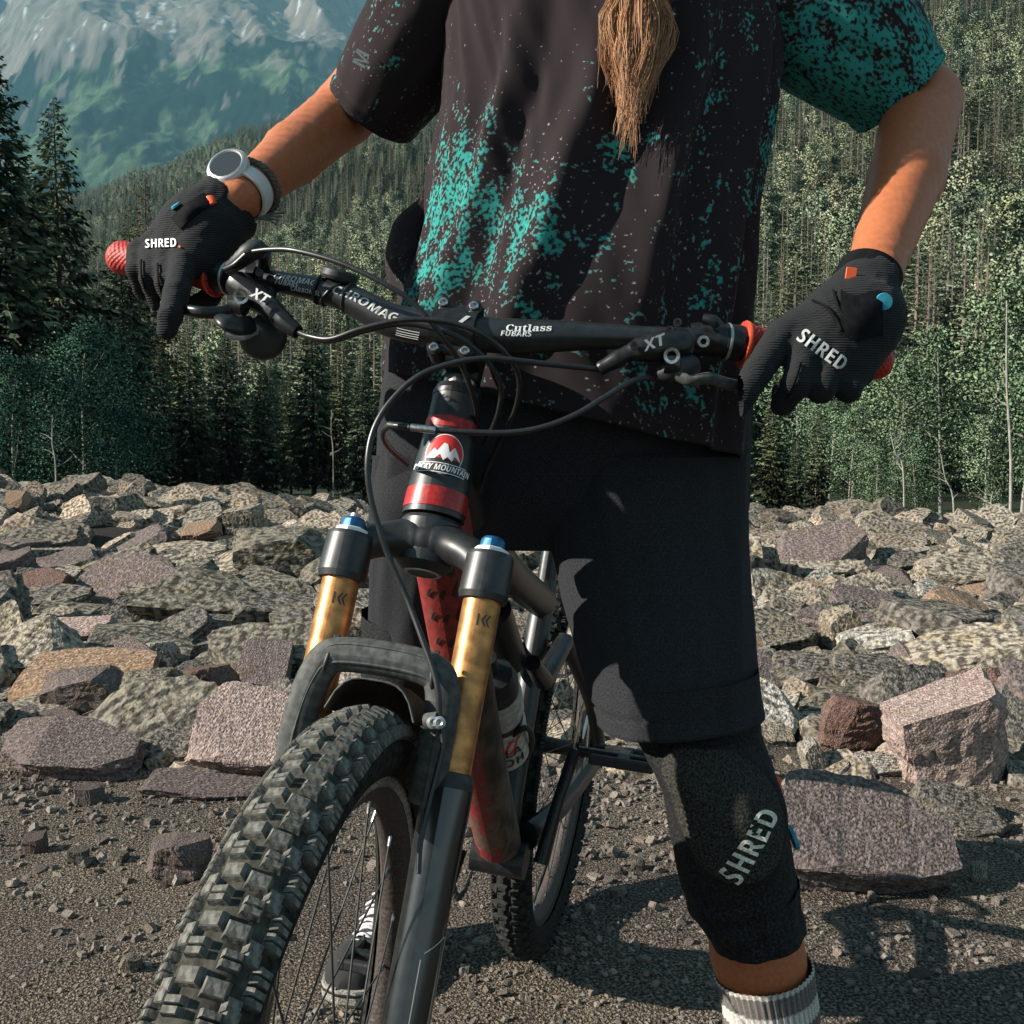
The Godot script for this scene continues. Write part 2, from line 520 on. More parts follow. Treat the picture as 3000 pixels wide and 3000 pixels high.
func make_hill() -> void:
	var g := Geo.new(); g.colored = true
	var cols := 110; var rows := 60
	for r in rows + 7:
		var t := float(r) / rows
		for i in cols + 1:
			var px := -1500.0 + 6400.0 * i / cols
			var p: Vector3
			if t <= 1.0: p = hill_point(px, t)
			else:
				p = hill_point(px, 1.0); var away := (p - EYE) * Vector3(1, 0, 1)
				p += away.normalized() * (t - 1.0) * 2600.0; p.y -= (t - 1.0) * 1000.0
			g.add(p, Vector2.ZERO, Color(0.075, 0.080, 0.045))
	for r in rows + 6:
		for i in cols:
			var a := r * (cols + 1) + i
			g.quad(a, a + 1, a + cols + 2, a + cols + 1)
	var m := mat(Color.WHITE, 1.0, 0.0, 0.1); m.vertex_color_use_as_albedo = true
	grain(m, T.speck, 0.05, 0.0, null, true)
	tag(single("hillside", g.mesh(), m), "", "", "", "structure")

func ridged(x: float, y: float) -> float:
	return 1.0 - 2.0 * absf(N_ridge.get_noise_2d(x, y))

var N_ridge := FastNoiseLite.new()

func peak_y(x: float, d: float) -> float:                # height of the far range; x across, d away
	var rise := clampf((d - 1900.0) / 3600.0, 0, 1.25)
	var wx := x + 160.0 * N_hill.get_noise_2d(x * 0.35, d * 0.35); var wd := d + 160.0 * N_hill.get_noise_2d(x * 0.35 + 500, d * 0.35)
	# spurs run down the slope: long in depth, short across
	var spur := ridged(wx * 0.00085 + wd * 0.00030, wd * 0.00026)
	var rib := ridged(wx * 0.0030 + wd * 0.0010 + 20.0, wd * 0.0010 + 7.0)
	var gully := ridged(wx * 0.0125 + 40.0, wd * 0.0050 + 3.0)
	var h := -90.0 + 2350.0 * pow(rise, 1.25)
	var grow := smoothstep(0.0, 0.35, rise)
	h += grow * (150.0 * spur + 40.0 * rib + 6.0 * gully) + 60.0 * smoothstep(0.35, 0.6, rise) * spur
	h += 14.0 * N_hill.get_noise_2d(x * 4.0, d * 4.0)
	return h

func make_peaks() -> void:
	N_ridge.seed = 31; N_ridge.frequency = 1.0; N_ridge.fractal_type = FastNoiseLite.FRACTAL_FBM; N_ridge.fractal_octaves = 2
	var g := Geo.new(); g.colored = true
	var nx := 420; var nd := 300
	for r in nd + 1:
		var d := 1500.0 + 4700.0 * pow(float(r) / nd, 1.1)
		for i in nx + 1:
			var x := lerpf(-0.80, 0.42, float(i) / nx) * d
			g.add(Vector3(x, peak_y(x, d), -d))
	for r in nd:
		for i in nx:
			var a := r * (nx + 1) + i
			g.quad(a, a + 1, a + nx + 2, a + nx + 1)
	var n := g.normals()
	for i in g.v.size():
		var p := g.v[i]
		var steep := 1.0 - n[i].y
		var d := -p.z
		var a1 := N_hill.get_noise_2d(p.x * 0.8, d * 0.5); var a2 := N_hill.get_noise_2d(p.x * 2.6 + 900, d * 1.6); var a3 := N_hill.get_noise_2d(p.x * 9.0 + 900, d * 7.0)
		var gully := ridged(p.x * 0.0110 + d * 0.0024 + 40.0, d * 0.0022 + 3.0)
		var wood := smoothstep(-0.06, 0.10, a1 + 0.5 * a2 + 0.35 * a3 + 0.00030 * (p.y - 820.0) + 0.5 * (steep - 0.24))
		var meadow := Color(0.150, 0.225, 0.115).lerp(Color(0.095, 0.155, 0.078), smoothstep(-0.2, 0.2, a2))
		var col := meadow.lerp(Color(0.010, 0.026, 0.020), wood) * (1.0 + 0.9 * a3)
		var rock := Color(0.34, 0.305, 0.26).lerp(Color(0.13, 0.125, 0.12), 0.18 * smoothstep(0.35, 0.85, gully) + 0.50 * smoothstep(0.02, 0.22, a2 + 0.6 * a3))
		var line := 1230.0 + 210.0 * a1 + 90.0 * a2 + 70.0 * gully
		col = col.lerp(rock, smoothstep(-25.0, 35.0, p.y - line))
		if p.y < line and steep > 0.36 and a2 > 0.26: col = col.lerp(rock, 0.75)
		if p.y > line + 110.0 and gully < 0.15 and a2 + a3 > 0.24: col = Color(0.78, 0.80, 0.82)
		g.c[i] = col
	var m := mat(Color.WHITE, 1.0, 0.0, 0.1); m.vertex_color_use_as_albedo = true
	grain(m, T.speck, 0.012, 0.0, null, true)
	tag(single("mountain_range", g.mesh(), m), "", "", "", "structure")

# ---------------------------------------------------------------- trees
func leaf(g: Geo, p: Vector3, along: Vector3, across: Vector3, col: Color) -> void:    # a kite-shaped leaf or spray of needles
	var a := g.add(p, Vector2.ZERO, col); var b := g.add(p + along * 0.45 + across * 0.5, Vector2.ZERO, col)
	var c := g.add(p + along, Vector2.ZERO, col); var d := g.add(p + along * 0.45 - across * 0.5, Vector2.ZERO, col)
	g.quad(a, b, c, d)

func conifer(sd: int, h: float, wide: float, branches: int, sprays: int, dead := 0.0, tone := Color(0.040, 0.062, 0.030)) -> Array:
	var r := RandomNumberGenerator.new(); r.seed = sd
	var crown := Geo.new(); crown.colored = true
	var trunk := Geo.new(); trunk.colored = true
	var bark := Color(0.135, 0.122, 0.102)
	var pts := []; var rad := []; var tint := []
	for i in 9:
		var t := i / 8.0
		pts.push_back(Vector3(0.05 * sin(t * 5.0 + sd) * h * 0.03, t * h * 0.985, 0.05 * cos(t * 4.0 + sd) * h * 0.03)); rad.push_back(lerpf(h * 0.014, 0.01, t)); 
	trunk.tube(pts, rad, 7)
	for i in trunk.c.size(): trunk.c[i] = bark
	var from := 0.06 + 0.10 * r.randf()
	for i in branches:
		var t := pow((i + r.randf()) / branches, 0.85)
		var y := lerpf(from, 0.985, t)
		var len := wide * (pow(1.0 - y, 0.80) * (0.62 + 0.52 * r.randf()) + 0.03)
		if r.randf() < 0.08: len *= 1.25
		var a := i * 2.399 + r.randf() * 0.9
		var out := Vector3(cos(a), 0, sin(a))
		var root := Vector3(0, y * h, 0)
		var droop := lerpf(-0.32, 0.35, y) + r.randf_range(-0.12, 0.12)
		var dir := (out + Vector3(0, droop, 0)).normalized()
		var bare := r.randf() < dead
		var bp := [root, root + dir * len * 0.55 + Vector3(0, -0.03 * len, 0), root + dir * len + Vector3(0, 0.05 * len, 0)]
		if len > 0.5:
			trunk.tube(bp, [0.012 + 0.012 * len, 0.010, 0.004], 4, false)
			for q in range(trunk.c.size() - 15, trunk.c.size()): trunk.c[q] = bark * 1.15
		if bare: continue
		var side := dir.cross(Vector3.UP).normalized()
		var n := int(sprays * (0.35 + 0.65 * len / wide)) + 3
		for k in n:
			var s := (k + r.randf()) / n
			var p := root + dir * len * (0.12 + 0.88 * s) + Vector3(0, -0.04 * len * sin(s * PI), 0)
			var sgn := 1.0 if k % 2 == 0 else -1.0
			var ln := (0.30 * (1.0 - s) + 0.20) * minf(len, 1.6) * (0.6 + 0.7 * r.randf()) + 0.05
			var al := (dir * (0.55 + s * 0.6) + side * sgn * (1.0 - 0.6 * s) + Vector3(0, r.randf_range(-0.55, 0.12), 0)).normalized() * ln
			var ac := al.cross(Vector3.UP + side * r.randf_range(-0.9, 0.9)).normalized() * ln * r.randf_range(0.30, 0.5)
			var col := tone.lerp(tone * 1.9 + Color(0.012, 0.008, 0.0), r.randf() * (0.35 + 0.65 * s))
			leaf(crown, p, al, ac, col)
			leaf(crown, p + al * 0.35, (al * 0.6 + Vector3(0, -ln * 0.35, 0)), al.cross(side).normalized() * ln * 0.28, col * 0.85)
	return [trunk, crown]

func aspen(sd: int, h: float, wide: float, leaves: int, size: float, tone := Color(0.075, 0.115, 0.045), low := 0.22) -> Array:
	var r := RandomNumberGenerator.new(); r.seed = sd
	var crown := Geo.new(); crown.colored = true
	var trunk := Geo.new(); trunk.colored = true
	var lean := Vector3(r.randf_range(-0.06, 0.06), 1, r.randf_range(-0.06, 0.06))
	var pts := []; var rad := []
	for i in 8:
		var t := i / 7.0
		pts.push_back(lean * t * h * 0.94 + Vector3(sin(t * 6 + sd), 0, cos(t * 5 + sd * 2)) * 0.018 * h * t); rad.push_back(lerpf(0.010 * h + 0.02, 0.02, t))
	trunk.tube(pts, rad, 8)
	for i in trunk.c.size():
		trunk.c[i] = Color(0.66, 0.64, 0.55) * (0.28 if r.randf() < 0.10 else r.randf_range(0.8, 1.0))
	var clumps := []
	var nl := 26
	for i in nl:
		var t := lerpf(low, 0.97, (i + r.randf()) / nl)
		var root: Vector3 = lean * t * h * 0.94
		var prof := sin(clampf((t - low) / (1.0 - low), 0, 1) * PI * 0.86 + 0.32)
		var a := i * 2.399 + r.randf()
		var reach := wide * 0.5 * prof * r.randf_range(0.45, 1.1)
		var tip := root + Vector3(cos(a) * reach, reach * r.randf_range(0.25, 0.8), sin(a) * reach)
		trunk.tube([root, root.lerp(tip, 0.5) + Vector3(0, -0.06 * reach, 0), tip], [0.010 + 0.006 * h * (1 - t), 0.012, 0.005], 5, false)
		for q in range(trunk.c.size() - 18, trunk.c.size()): trunk.c[q] = Color(0.42, 0.40, 0.33)
		for k in 3: clumps.push_back([root.lerp(tip, 0.45 + 0.28 * k), reach * 0.30 + 0.05 * wide, r.randf_range(0.70, 1.22)])
	for i in leaves:
		var c: Array = clumps[r.randi() % clumps.size()]
		var d: Vector3 = Vector3(r.randfn(), r.randfn() * 0.8, r.randfn()) * c[1] * 0.62
		var al := Vector3(r.randf_range(-1, 1), r.randf_range(-0.9, 0.6), r.randf_range(-1, 1)).normalized() * size * r.randf_range(0.7, 1.3)
		var ac := al.cross(Vector3(r.randf_range(-1, 1), r.randf_range(-1, 1), r.randf_range(-1, 1))).normalized() * size * 0.85
		leaf(crown, c[0] + d, al, ac, tone * (c[2] * r.randf_range(0.92, 1.08)))
	return [trunk, crown]

func leaf_mat(back := 0.35) -> StandardMaterial3D:
	var m := mat(Color.WHITE, 0.75, 0.0, 0.25); m.vertex_color_use_as_albedo = true
	m.backlight_enabled = true; m.backlight = Color(back, back, back)
	return m

func soft(g: Geo, h: float, k: float) -> ArrayMesh:      # leaves shaded partly as the rounded crown they make up
	var n := g.normals()
	for i in n.size():
		var p := g.v[i]
		var o := Vector3(p.x, (p.y - h * 0.55) * 0.45, p.z).normalized() + Vector3(0, 0.25, 0)
		if n[i].dot(o) < 0: n[i] = -n[i]
		n[i] = n[i].lerp(o, k).normalized()
	return g.mesh(false, n)

func one_mesh(pair: Array, h: float) -> ArrayMesh:
	var g := Geo.new(); g.join(pair[0]); g.join(pair[1])
	return soft(g, h, 0.78)

func make_forest() -> void:
	rng.seed = 21
	M.leaves = leaf_mat(0.4); M.needles = leaf_mat(0.25)
	M.bark = mat(Color.WHITE, 0.9, 0.0, 0.2); M.bark.vertex_color_use_as_albedo = true
	grain(M.bark, T.speck, 2.0)
	# the wood on the hillside: a mass nobody could count
	var far := []
	for k in 3: far.push_back(one_mesh(conifer(100 + k, 15.0, 2.3, 80, 9, 0.03, Color(0.120, 0.148, 0.098)), 15.0))
	for k in 2: far.push_back(one_mesh(conifer(110 + k, 14.0, 1.5, 56, 7, 0.35, Color(0.225, 0.225, 0.165)), 14.0))
	for k in 3: far.push_back(one_mesh(aspen(120 + k, 12.0, 3.5, 2200, 0.25, Color(0.235, 0.275, 0.185), 0.30), 12.0))
	var places := []; var colors := []
	for k in far.size(): places.push_back([]); colors.push_back([])
	for i in 26000:
		var px := rng.randf_range(-900, 3500)
		var t := pow(rng.randf(), 0.8) * 1.01
		var p := hill_point(px, t)
		var w := N_hill.get_noise_2d(p.x * 2.2, p.z * 1.6) + 0.55 * N_hill.get_noise_2d(p.x * 9.0, p.z * 7.0)
		var lower := 1.0 - t
		var kind := 0
		if w + rng.randf_range(-0.22, 0.22) > 0.13 - 0.10 * lower: kind = 5 + rng.randi() % 3
		elif rng.randf() < 0.30: kind = 3 + rng.randi() % 2
		else: kind = rng.randi() % 3
		var s := rng.randf_range(0.65, 1.25)
		places[kind].push_back(Transform3D(Basis(Vector3.UP, rng.randf() * TAU).scaled(Vector3(s * 1.05, s, s * 1.05)), p - Vector3(0, 0.3, 0)))
		var b := rng.randf_range(0.75, 1.45)
		colors[kind].push_back(Color(b * rng.randf_range(0.9, 1.12), b, b * rng.randf_range(0.85, 1.05)))
	var wood := Node3D.new(); wood.name = numbered("hillside_forest"); add_child(wood)
	tag(wood, "grey green conifers and pale aspens massed over the far hillside", "forest", "", "stuff")
	for k in far.size():
		scatter(["conifer_mass", "conifer_mass", "conifer_mass", "bare_conifer_mass", "bare_conifer_mass", "aspen_mass", "aspen_mass", "aspen_mass"][k], far[k], M.leaves, places[k], colors[k], wood)

func plant(called: String, kind: Array, px: float, apex: float, depth: float, label: String, category: String, group: String, tall: float, turn: float) -> void:
	var base := at(px, 1400, depth); base.y = ground_y(base.x, base.z) - 0.15
	var top := at(px, apex, depth).y
	var s := (top - base.y) / tall
	var w := s * rng.randf_range(0.9, 1.1)
	var t := thing(called, label, category, Transform3D(Basis(Vector3.UP, turn).scaled(Vector3(w, s, w)), base), group)
	part("trunk", kind[0], M.bark, t); part("crown", kind[1], kind[2], t)

func make_trees() -> void:
	rng.seed = 33
	var spruce := []
	for k in 4:
		var c := conifer(200 + k, 15.0, [3.5, 3.0, 3.3, 2.5][k], [210, 190, 200, 170][k], [20, 18, 19, 16][k], 0.04, [Color(0.072, 0.096, 0.056), Color(0.095, 0.116, 0.064), Color(0.064, 0.088, 0.056), Color(0.100, 0.116, 0.062)][k])
		spruce.push_back([c[0].mesh(), soft(c[1], 15.0, 0.35), M.needles])
	var brown := conifer(210, 12.0, 1.7, 130, 12, 0.15, Color(0.105, 0.072, 0.036))
	spruce.push_back([brown[0].mesh(), brown[1].mesh(), M.needles])
	var pale := []
	for k in 3:
		var a := aspen(220 + k, 10.0, [4.6, 4.0, 5.2][k], 7000, 0.125, [Color(0.175, 0.255, 0.145), Color(0.205, 0.280, 0.165), Color(0.145, 0.225, 0.128)][k], 0.12)
		pale.push_back([a[0].mesh(), soft(a[1], 10.0, 0.65), M.leaves])
	var dim := aspen(230, 8.0, 5.6, 15000, 0.095, Color(0.055, 0.125, 0.088), 0.05)  # shade on the left thicket, painted in as a darker leaf colour
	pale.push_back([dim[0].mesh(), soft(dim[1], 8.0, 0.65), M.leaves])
	# single conifers: kind, px, apex, depth, label
	var firs := [
		[0, 8, 120, 42, "tall dark conifer cut off by the left edge of the photo"],
		[1, 195, 295, 46, "tallest whole conifer, left of the gloved hand on the red grip"],
		[3, 118, 490, 52, "slim conifer between the two tallest ones on the left"],
		[4, 447, 515, 62, "small conifer with a brown top just above the left glove"],
		[3, 398, 600, 60, "small green conifer touching the brown topped one"],
		[0, 300, 820, 50, "dark conifer behind the rounded aspen thicket, below the red grip end"],
		[2, 372, 700, 54, "dark conifer directly beneath the left glove's fingers"],
		[1, 560, 950, 56, "dark conifer under the left brake lever"],
		[2, 668, 960, 60, "dark conifer under the round shifter pod"],
		[0, 778, 1060, 54, "dark conifer with bare lower trunk, left of the fork crown cap"],
		[1, 920, 890, 62, "tall conifer standing between brake hose and rider's shorts"],
		[3, 1000, 985, 66, "conifer nearest to the left edge of the rider's shorts"],
		[2, 1065, 1050, 60, "short conifer half hidden by the looping brake hose"],
		[0, 475, 1010, 58, "dark conifer below the left index finger"],
		[3, 2262, 1130, 40, "olive brown conifer standing right of the rider's hip"],
		[1, 2395, 1190, 44, "dark green conifer beside the olive brown one on the right"],
		[2, 2175, 1220, 47, "dark conifer half hidden by the rider's right hip side"],
		[0, 2330, 1290, 50, "short dark conifer in the gap before the aspens"]]
	for f in firs: plant("conifer", spruce[f[0]], f[1], f[2], f[3], f[4], "tree", "conifers beyond the rocks", 15.0 if f[0] < 4 else 12.0, rng.randf() * TAU)
	var aspens := [
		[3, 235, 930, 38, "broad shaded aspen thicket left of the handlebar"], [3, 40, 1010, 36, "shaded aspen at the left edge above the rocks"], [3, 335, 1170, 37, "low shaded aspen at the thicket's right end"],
		[0, 2490, 1170, 43, "aspen nearest the conifers on the right"], [1, 2620, 1030, 50, "tall aspen behind the middle of the right grove"], [2, 2760, 930, 52, "broad crowned aspen under the right glove's wrist side"],
		[1, 2890, 800, 50, "tallest aspen at the right with a long white trunk"], [0, 3000, 760, 47, "aspen cut by the right edge of the photo"], [2, 2690, 1260, 36, "low bushy aspen at the edge of the rocks"],
		[0, 2560, 1290, 35, "small aspen with a leaning white stem near the rocks"], [1, 2905, 1200, 35, "small aspen in front of the tallest one"], [2, 3080, 1000, 38, "aspen just beyond the right edge"]]
	for a in aspens: plant("aspen", pale[a[0]], a[1], a[2], a[3], a[4], "tree", "aspens beyond the rocks", 10.0 if a[0] < 3 else 8.0, rng.randf() * TAU)
	var stems := [[2962, 880, 1512, 30, 0.02, "tall white bare aspen stem at the right edge of the photo"], [2800, 1330, 1505, 30, 0.25, "short forked white stem left of the tall white one"], [2655, 1262, 1420, 31, 0.30, "leaning white stem in the middle of the right grove"], [2905, 1440, 1520, 29, -0.05, "low pale stump stem beside the tall white one"], [162, 1215, 1420, 33, 0.04, "thin pale stem in front of the shaded thicket at left"], [975, 1200, 1370, 50, 0.02, "pale dead trunk left of the looping brake hose"]]
	for s in stems:
		var p0 := at(s[0], s[2], s[3]); var p1 := at(s[0] - s[4] * (s[2] - s[1]), s[1], s[3])
		var foot := p0; foot.y = minf(ground_y(p0.x, p0.z), p0.y)
		var g := Geo.new(); g.colored = true
		var line := spline([foot, p0.lerp(p1, 0.25) + Vector3(0.03, 0, 0), p0.lerp(p1, 0.6) - Vector3(0.04, 0, 0), p1], 8)
		var rad := []
		for k in line.size(): rad.push_back(lerpf(0.055, 0.018, float(k) / (line.size() - 1)) * (0.6 if s[2] - s[1] < 300 else 1.0))
		g.tube(line, rad, 7)
		for k in 5:
			var q: Vector3 = line[8 + k * 3]
			var a := rng.randf() * TAU
			g.tube([q, q + Vector3(cos(a) * 0.25, 0.12, sin(a) * 0.2), q + Vector3(cos(a) * 0.5, 0.16 + rng.randf() * 0.2, sin(a) * 0.3)], [0.014, 0.010, 0.005], 5)
		for k in g.c.size(): g.c[k] = Color(0.66, 0.63, 0.54) * (0.35 if rng.randf() < 0.12 else rng.randf_range(0.8, 1.05))
		for k in g.v.size(): g.v[k] -= foot
		tag(single("bare_stem", g.mesh(), M.bark, Transform3D(Basis(), foot)), s[5], "tree trunk", "bare pale stems before the trees")
	# the darker rank behind, counted from the left
	var ones := ["first", "second", "third", "fourth", "fifth", "sixth", "seventh", "eighth", "ninth", "tenth", "eleventh", "twelfth", "thirteenth", "fourteenth", "fifteenth", "sixteenth", "seventeenth", "eighteenth", "nineteenth", "twentieth", "twenty-first", "twenty-second", "twenty-third", "twenty-fourth", "twenty-fifth", "twenty-sixth"]
	for i in 26:
		var px := -60 + i * 48.0 + rng.randf_range(-16, 16)
		plant("conifer", spruce[rng.randi() % 4], px, rng.randf_range(1030, 1230), rng.randf_range(68, 105), "dark conifer, %s from the left in the rank behind the nearer trees" % ones[i], "tree", "dark conifers in the rank behind", 15.0, rng.randf() * TAU)
	for i in 14:
		plant("aspen", pale[rng.randi() % 3], 2330 + i * 56 + rng.randf_range(-20, 20), rng.randf_range(900, 1180), rng.randf_range(54, 80), "pale aspen, %s from the left in the rank behind the right grove" % ones[i], "tree", "aspens in the rank behind", 10.0, rng.randf() * TAU)

# ---------------------------------------------------------------- rocks
func clip(faces: Array, n: Vector3, d: float) -> Array:       # cuts a convex body by a plane
	var out := []; var rim := []
	for f in faces:
		var poly := []
		for i in f.size():
			var a: Vector3 = f[i]; var b: Vector3 = f[(i + 1) % f.size()]
			var da := a.dot(n) - d; var db := b.dot(n) - d
			if da <= 0: poly.push_back(a)
			if (da < 0) != (db < 0) and absf(da - db) > 1e-9:
				var p := a.lerp(b, da / (da - db)); poly.push_back(p); rim.push_back(p)
		if poly.size() >= 3: out.push_back(poly)
	if rim.size() >= 3:
		var m := Vector3.ZERO
		for p in rim: m += p
		m /= rim.size()
		var u: Vector3 = (rim[0] - m).normalized(); var w: Vector3 = n.cross(u)
		rim.sort_custom(func(p, q): return atan2((p - m).dot(w), (p - m).dot(u)) < atan2((q - m).dot(w), (q - m).dot(u)))
		var cap := []
		for p in rim:
			if cap.is_empty() or p.distance_to(cap[-1]) > 1e-4: cap.push_back(p)
		if cap.size() > 2: out.push_back(cap)
	return out

var N_rock := FastNoiseLite.new()

func rock(sd: int, detail: int, slab: float, lichen: float, chips := 9) -> ArrayMesh:      # about one metre wide, sitting on its base at y = 0
	var r := RandomNumberGenerator.new(); r.seed = sd
	var h := Vector3(0.5, 0.5 * slab, 0.40)
	var faces := []
	for ax in 3:
		for s in [-1, 1]:
			var u := (ax + 1) % 3; var w := (ax + 2) % 3
			var f := []
			for q in ([[-1, -1], [1, -1], [1, 1], [-1, 1]] if s > 0 else [[-1, -1], [-1, 1], [1, 1], [1, -1]]):
				var p := Vector3.ZERO; p[ax] = s * h[ax]; p[u] = q[0] * h[u]; p[w] = q[1] * h[w]
				f.push_back(p)
			faces.push_back(f)
	for i in chips:
		var n := Vector3(r.randf_range(-1, 1), r.randf_range(-0.25, 0.38) if i < chips - 2 else r.randf_range(0.5, 1.2), r.randf_range(-1, 1)).normalized()
		var sup := absf(n.x) * h.x + absf(n.y) * h.y + absf(n.z) * h.z
		faces = clip(faces, n, sup * r.randf_range(0.56, 0.88))
	# many small chips knocked off edges and corners
	for i in 16:
		var n2 := Vector3(r.randf_range(-1, 1) * h.x * 2.0, r.randf_range(-1, 1) * 0.7, r.randf_range(-1, 1) * h.z * 2.0).normalized()
		var sup2 := 0.0
		for f in faces:
			for p in f: sup2 = maxf(sup2, p.dot(n2))
		faces = clip(faces, n2, sup2 * r.randf_range(0.90, 0.975))
	# a bedding plane tilts the top
	var tilt := Vector3(r.randf_range(-0.25, 0.25), 1, r.randf_range(-0.10, 0.25)).normalized()
	faces = clip(faces, tilt, (absf(tilt.x) * h.x + tilt.y * h.y + absf(tilt.z) * h.z) * r.randf_range(0.62, 0.80))
	var g := Geo.new(); g.colored = true
	N_rock.seed = sd % 1000
	for f in faces:
		var m := Vector3.ZERO
		for p in f: m += p
		m /= f.size()
		for i in f.size():
			_facet(g, m, f[i], f[(i + 1) % f.size()], detail)
	# weathering: a displacement that depends on place alone keeps the facets closed
	var lo := 1e9
	for i in g.v.size():
		var p := g.v[i]
		var d := 0.045 * N_rock.get_noise_3dv(p * 190.0) + 0.035 * N_rock.get_noise_3dv(p * 520.0 + Vector3(70, 0, 0)) + 0.022 * N_rock.get_noise_3dv(p * 1500.0 + Vector3(0, 0, 90))
		# bedding: thin ledges that stand out or weather back
		var bed := p.y * 9.0 + 0.9 * p.x + 1.5 * N_rock.get_noise_3dv(p * 120.0)
		d += 0.026 * smoothstep(0.25, 0.0, absf(fposmod(bed, 1.0) - 0.5)) * N_rock.get_noise_3dv(p * 150.0 + Vector3(11, 5, 0)) * 3.0
		# layers split along the bedding: each stands out or back a little
		var layer := floorf(p.y * 15.0 / maxf(slab, 0.2) * 0.45 + 1.2 * p.x + 0.8 * N_rock.get_noise_3dv(p * 160.0))
		var out := (fposmod(sin(layer * 12.9898 + sd) * 43758.5453, 1.0) - 0.5) * 0.11
		g.v[i] = p * (1.0 + d) + Vector3(p.x, 0, p.z) * out * smoothstep(0.5, 0.3, p.y / (0.5 * slab))
		lo = minf(lo, g.v[i].y)
	for i in g.v.size():
		var p := g.v[i]
		var k := N_rock.get_noise_3dv(p * 330.0 + Vector3(0, 400, 0)) + 0.5 * N_rock.get_noise_3dv(p * 900.0)
		var l := smoothstep(0.22 - lichen, 0.46 - lichen, k)
		var b := 1.12 + 0.42 * N_rock.get_noise_3dv(p * 140.0 - Vector3(0, 0, 300))
		var dark := smoothstep(0.18, 0.42, N_rock.get_noise_3dv(p * 420.0 + Vector3(900, 0, 0)) + 0.5 * N_rock.get_noise_3dv(p * 1300.0 + Vector3(0, 77, 0)))
		g.c[i] = Color(b, b, b).lerp(Color(1.0, 0.93, 0.78) * (0.85 + 0.4 * k), l).lerp(Color(0.30, 0.285, 0.26), dark * (0.22 + 2.0 * maxf(0.0, lichen)))
		g.v[i].y -= lo
	return g.mesh()

func _facet(g: Geo, a: Vector3, b: Vector3, c: Vector3, depth: int) -> void:
	if depth == 0:
		# facets keep their own corners so that the edges stay crisp
		var i := g.add(a); var j := g.add(b); var k := g.add(c)
		if (b - a).cross(c - a).dot(a + b + c) > 0: g.tri(i, j, k)
		else: g.tri(i, k, j)
		return
	var ab := (a + b) * 0.5; var bc := (b + c) * 0.5; var ca := (c + a) * 0.5
	_facet(g, a, ab, ca, depth - 1); _facet(g, ab, b, bc, depth - 1); _facet(g, ca, bc, c, depth - 1); _facet(g, ab, bc, ca, depth - 1)

func rock_mat(c: Color) -> StandardMaterial3D:
	var m := mat(c, 0.93, 0.0, 0.25); m.vertex_color_use_as_albedo = true
	grain(m, T.stain, 1.6, 0.55, T.rough)
	m.uv1_scale = Vector3(2.0, 2.7, 2.0)
	return m

func dusty_rock_mat(c: Color) -> StandardMaterial3D:      # cleaner, freshly broken faces
	var m := mat(c, 0.93, 0.0, 0.25); m.vertex_color_use_as_albedo = true
	grain(m, T.soft, 1.6, 0.5, T.rough)
	m.uv1_scale = Vector3(3.4, 4.4, 3.4)
	return m

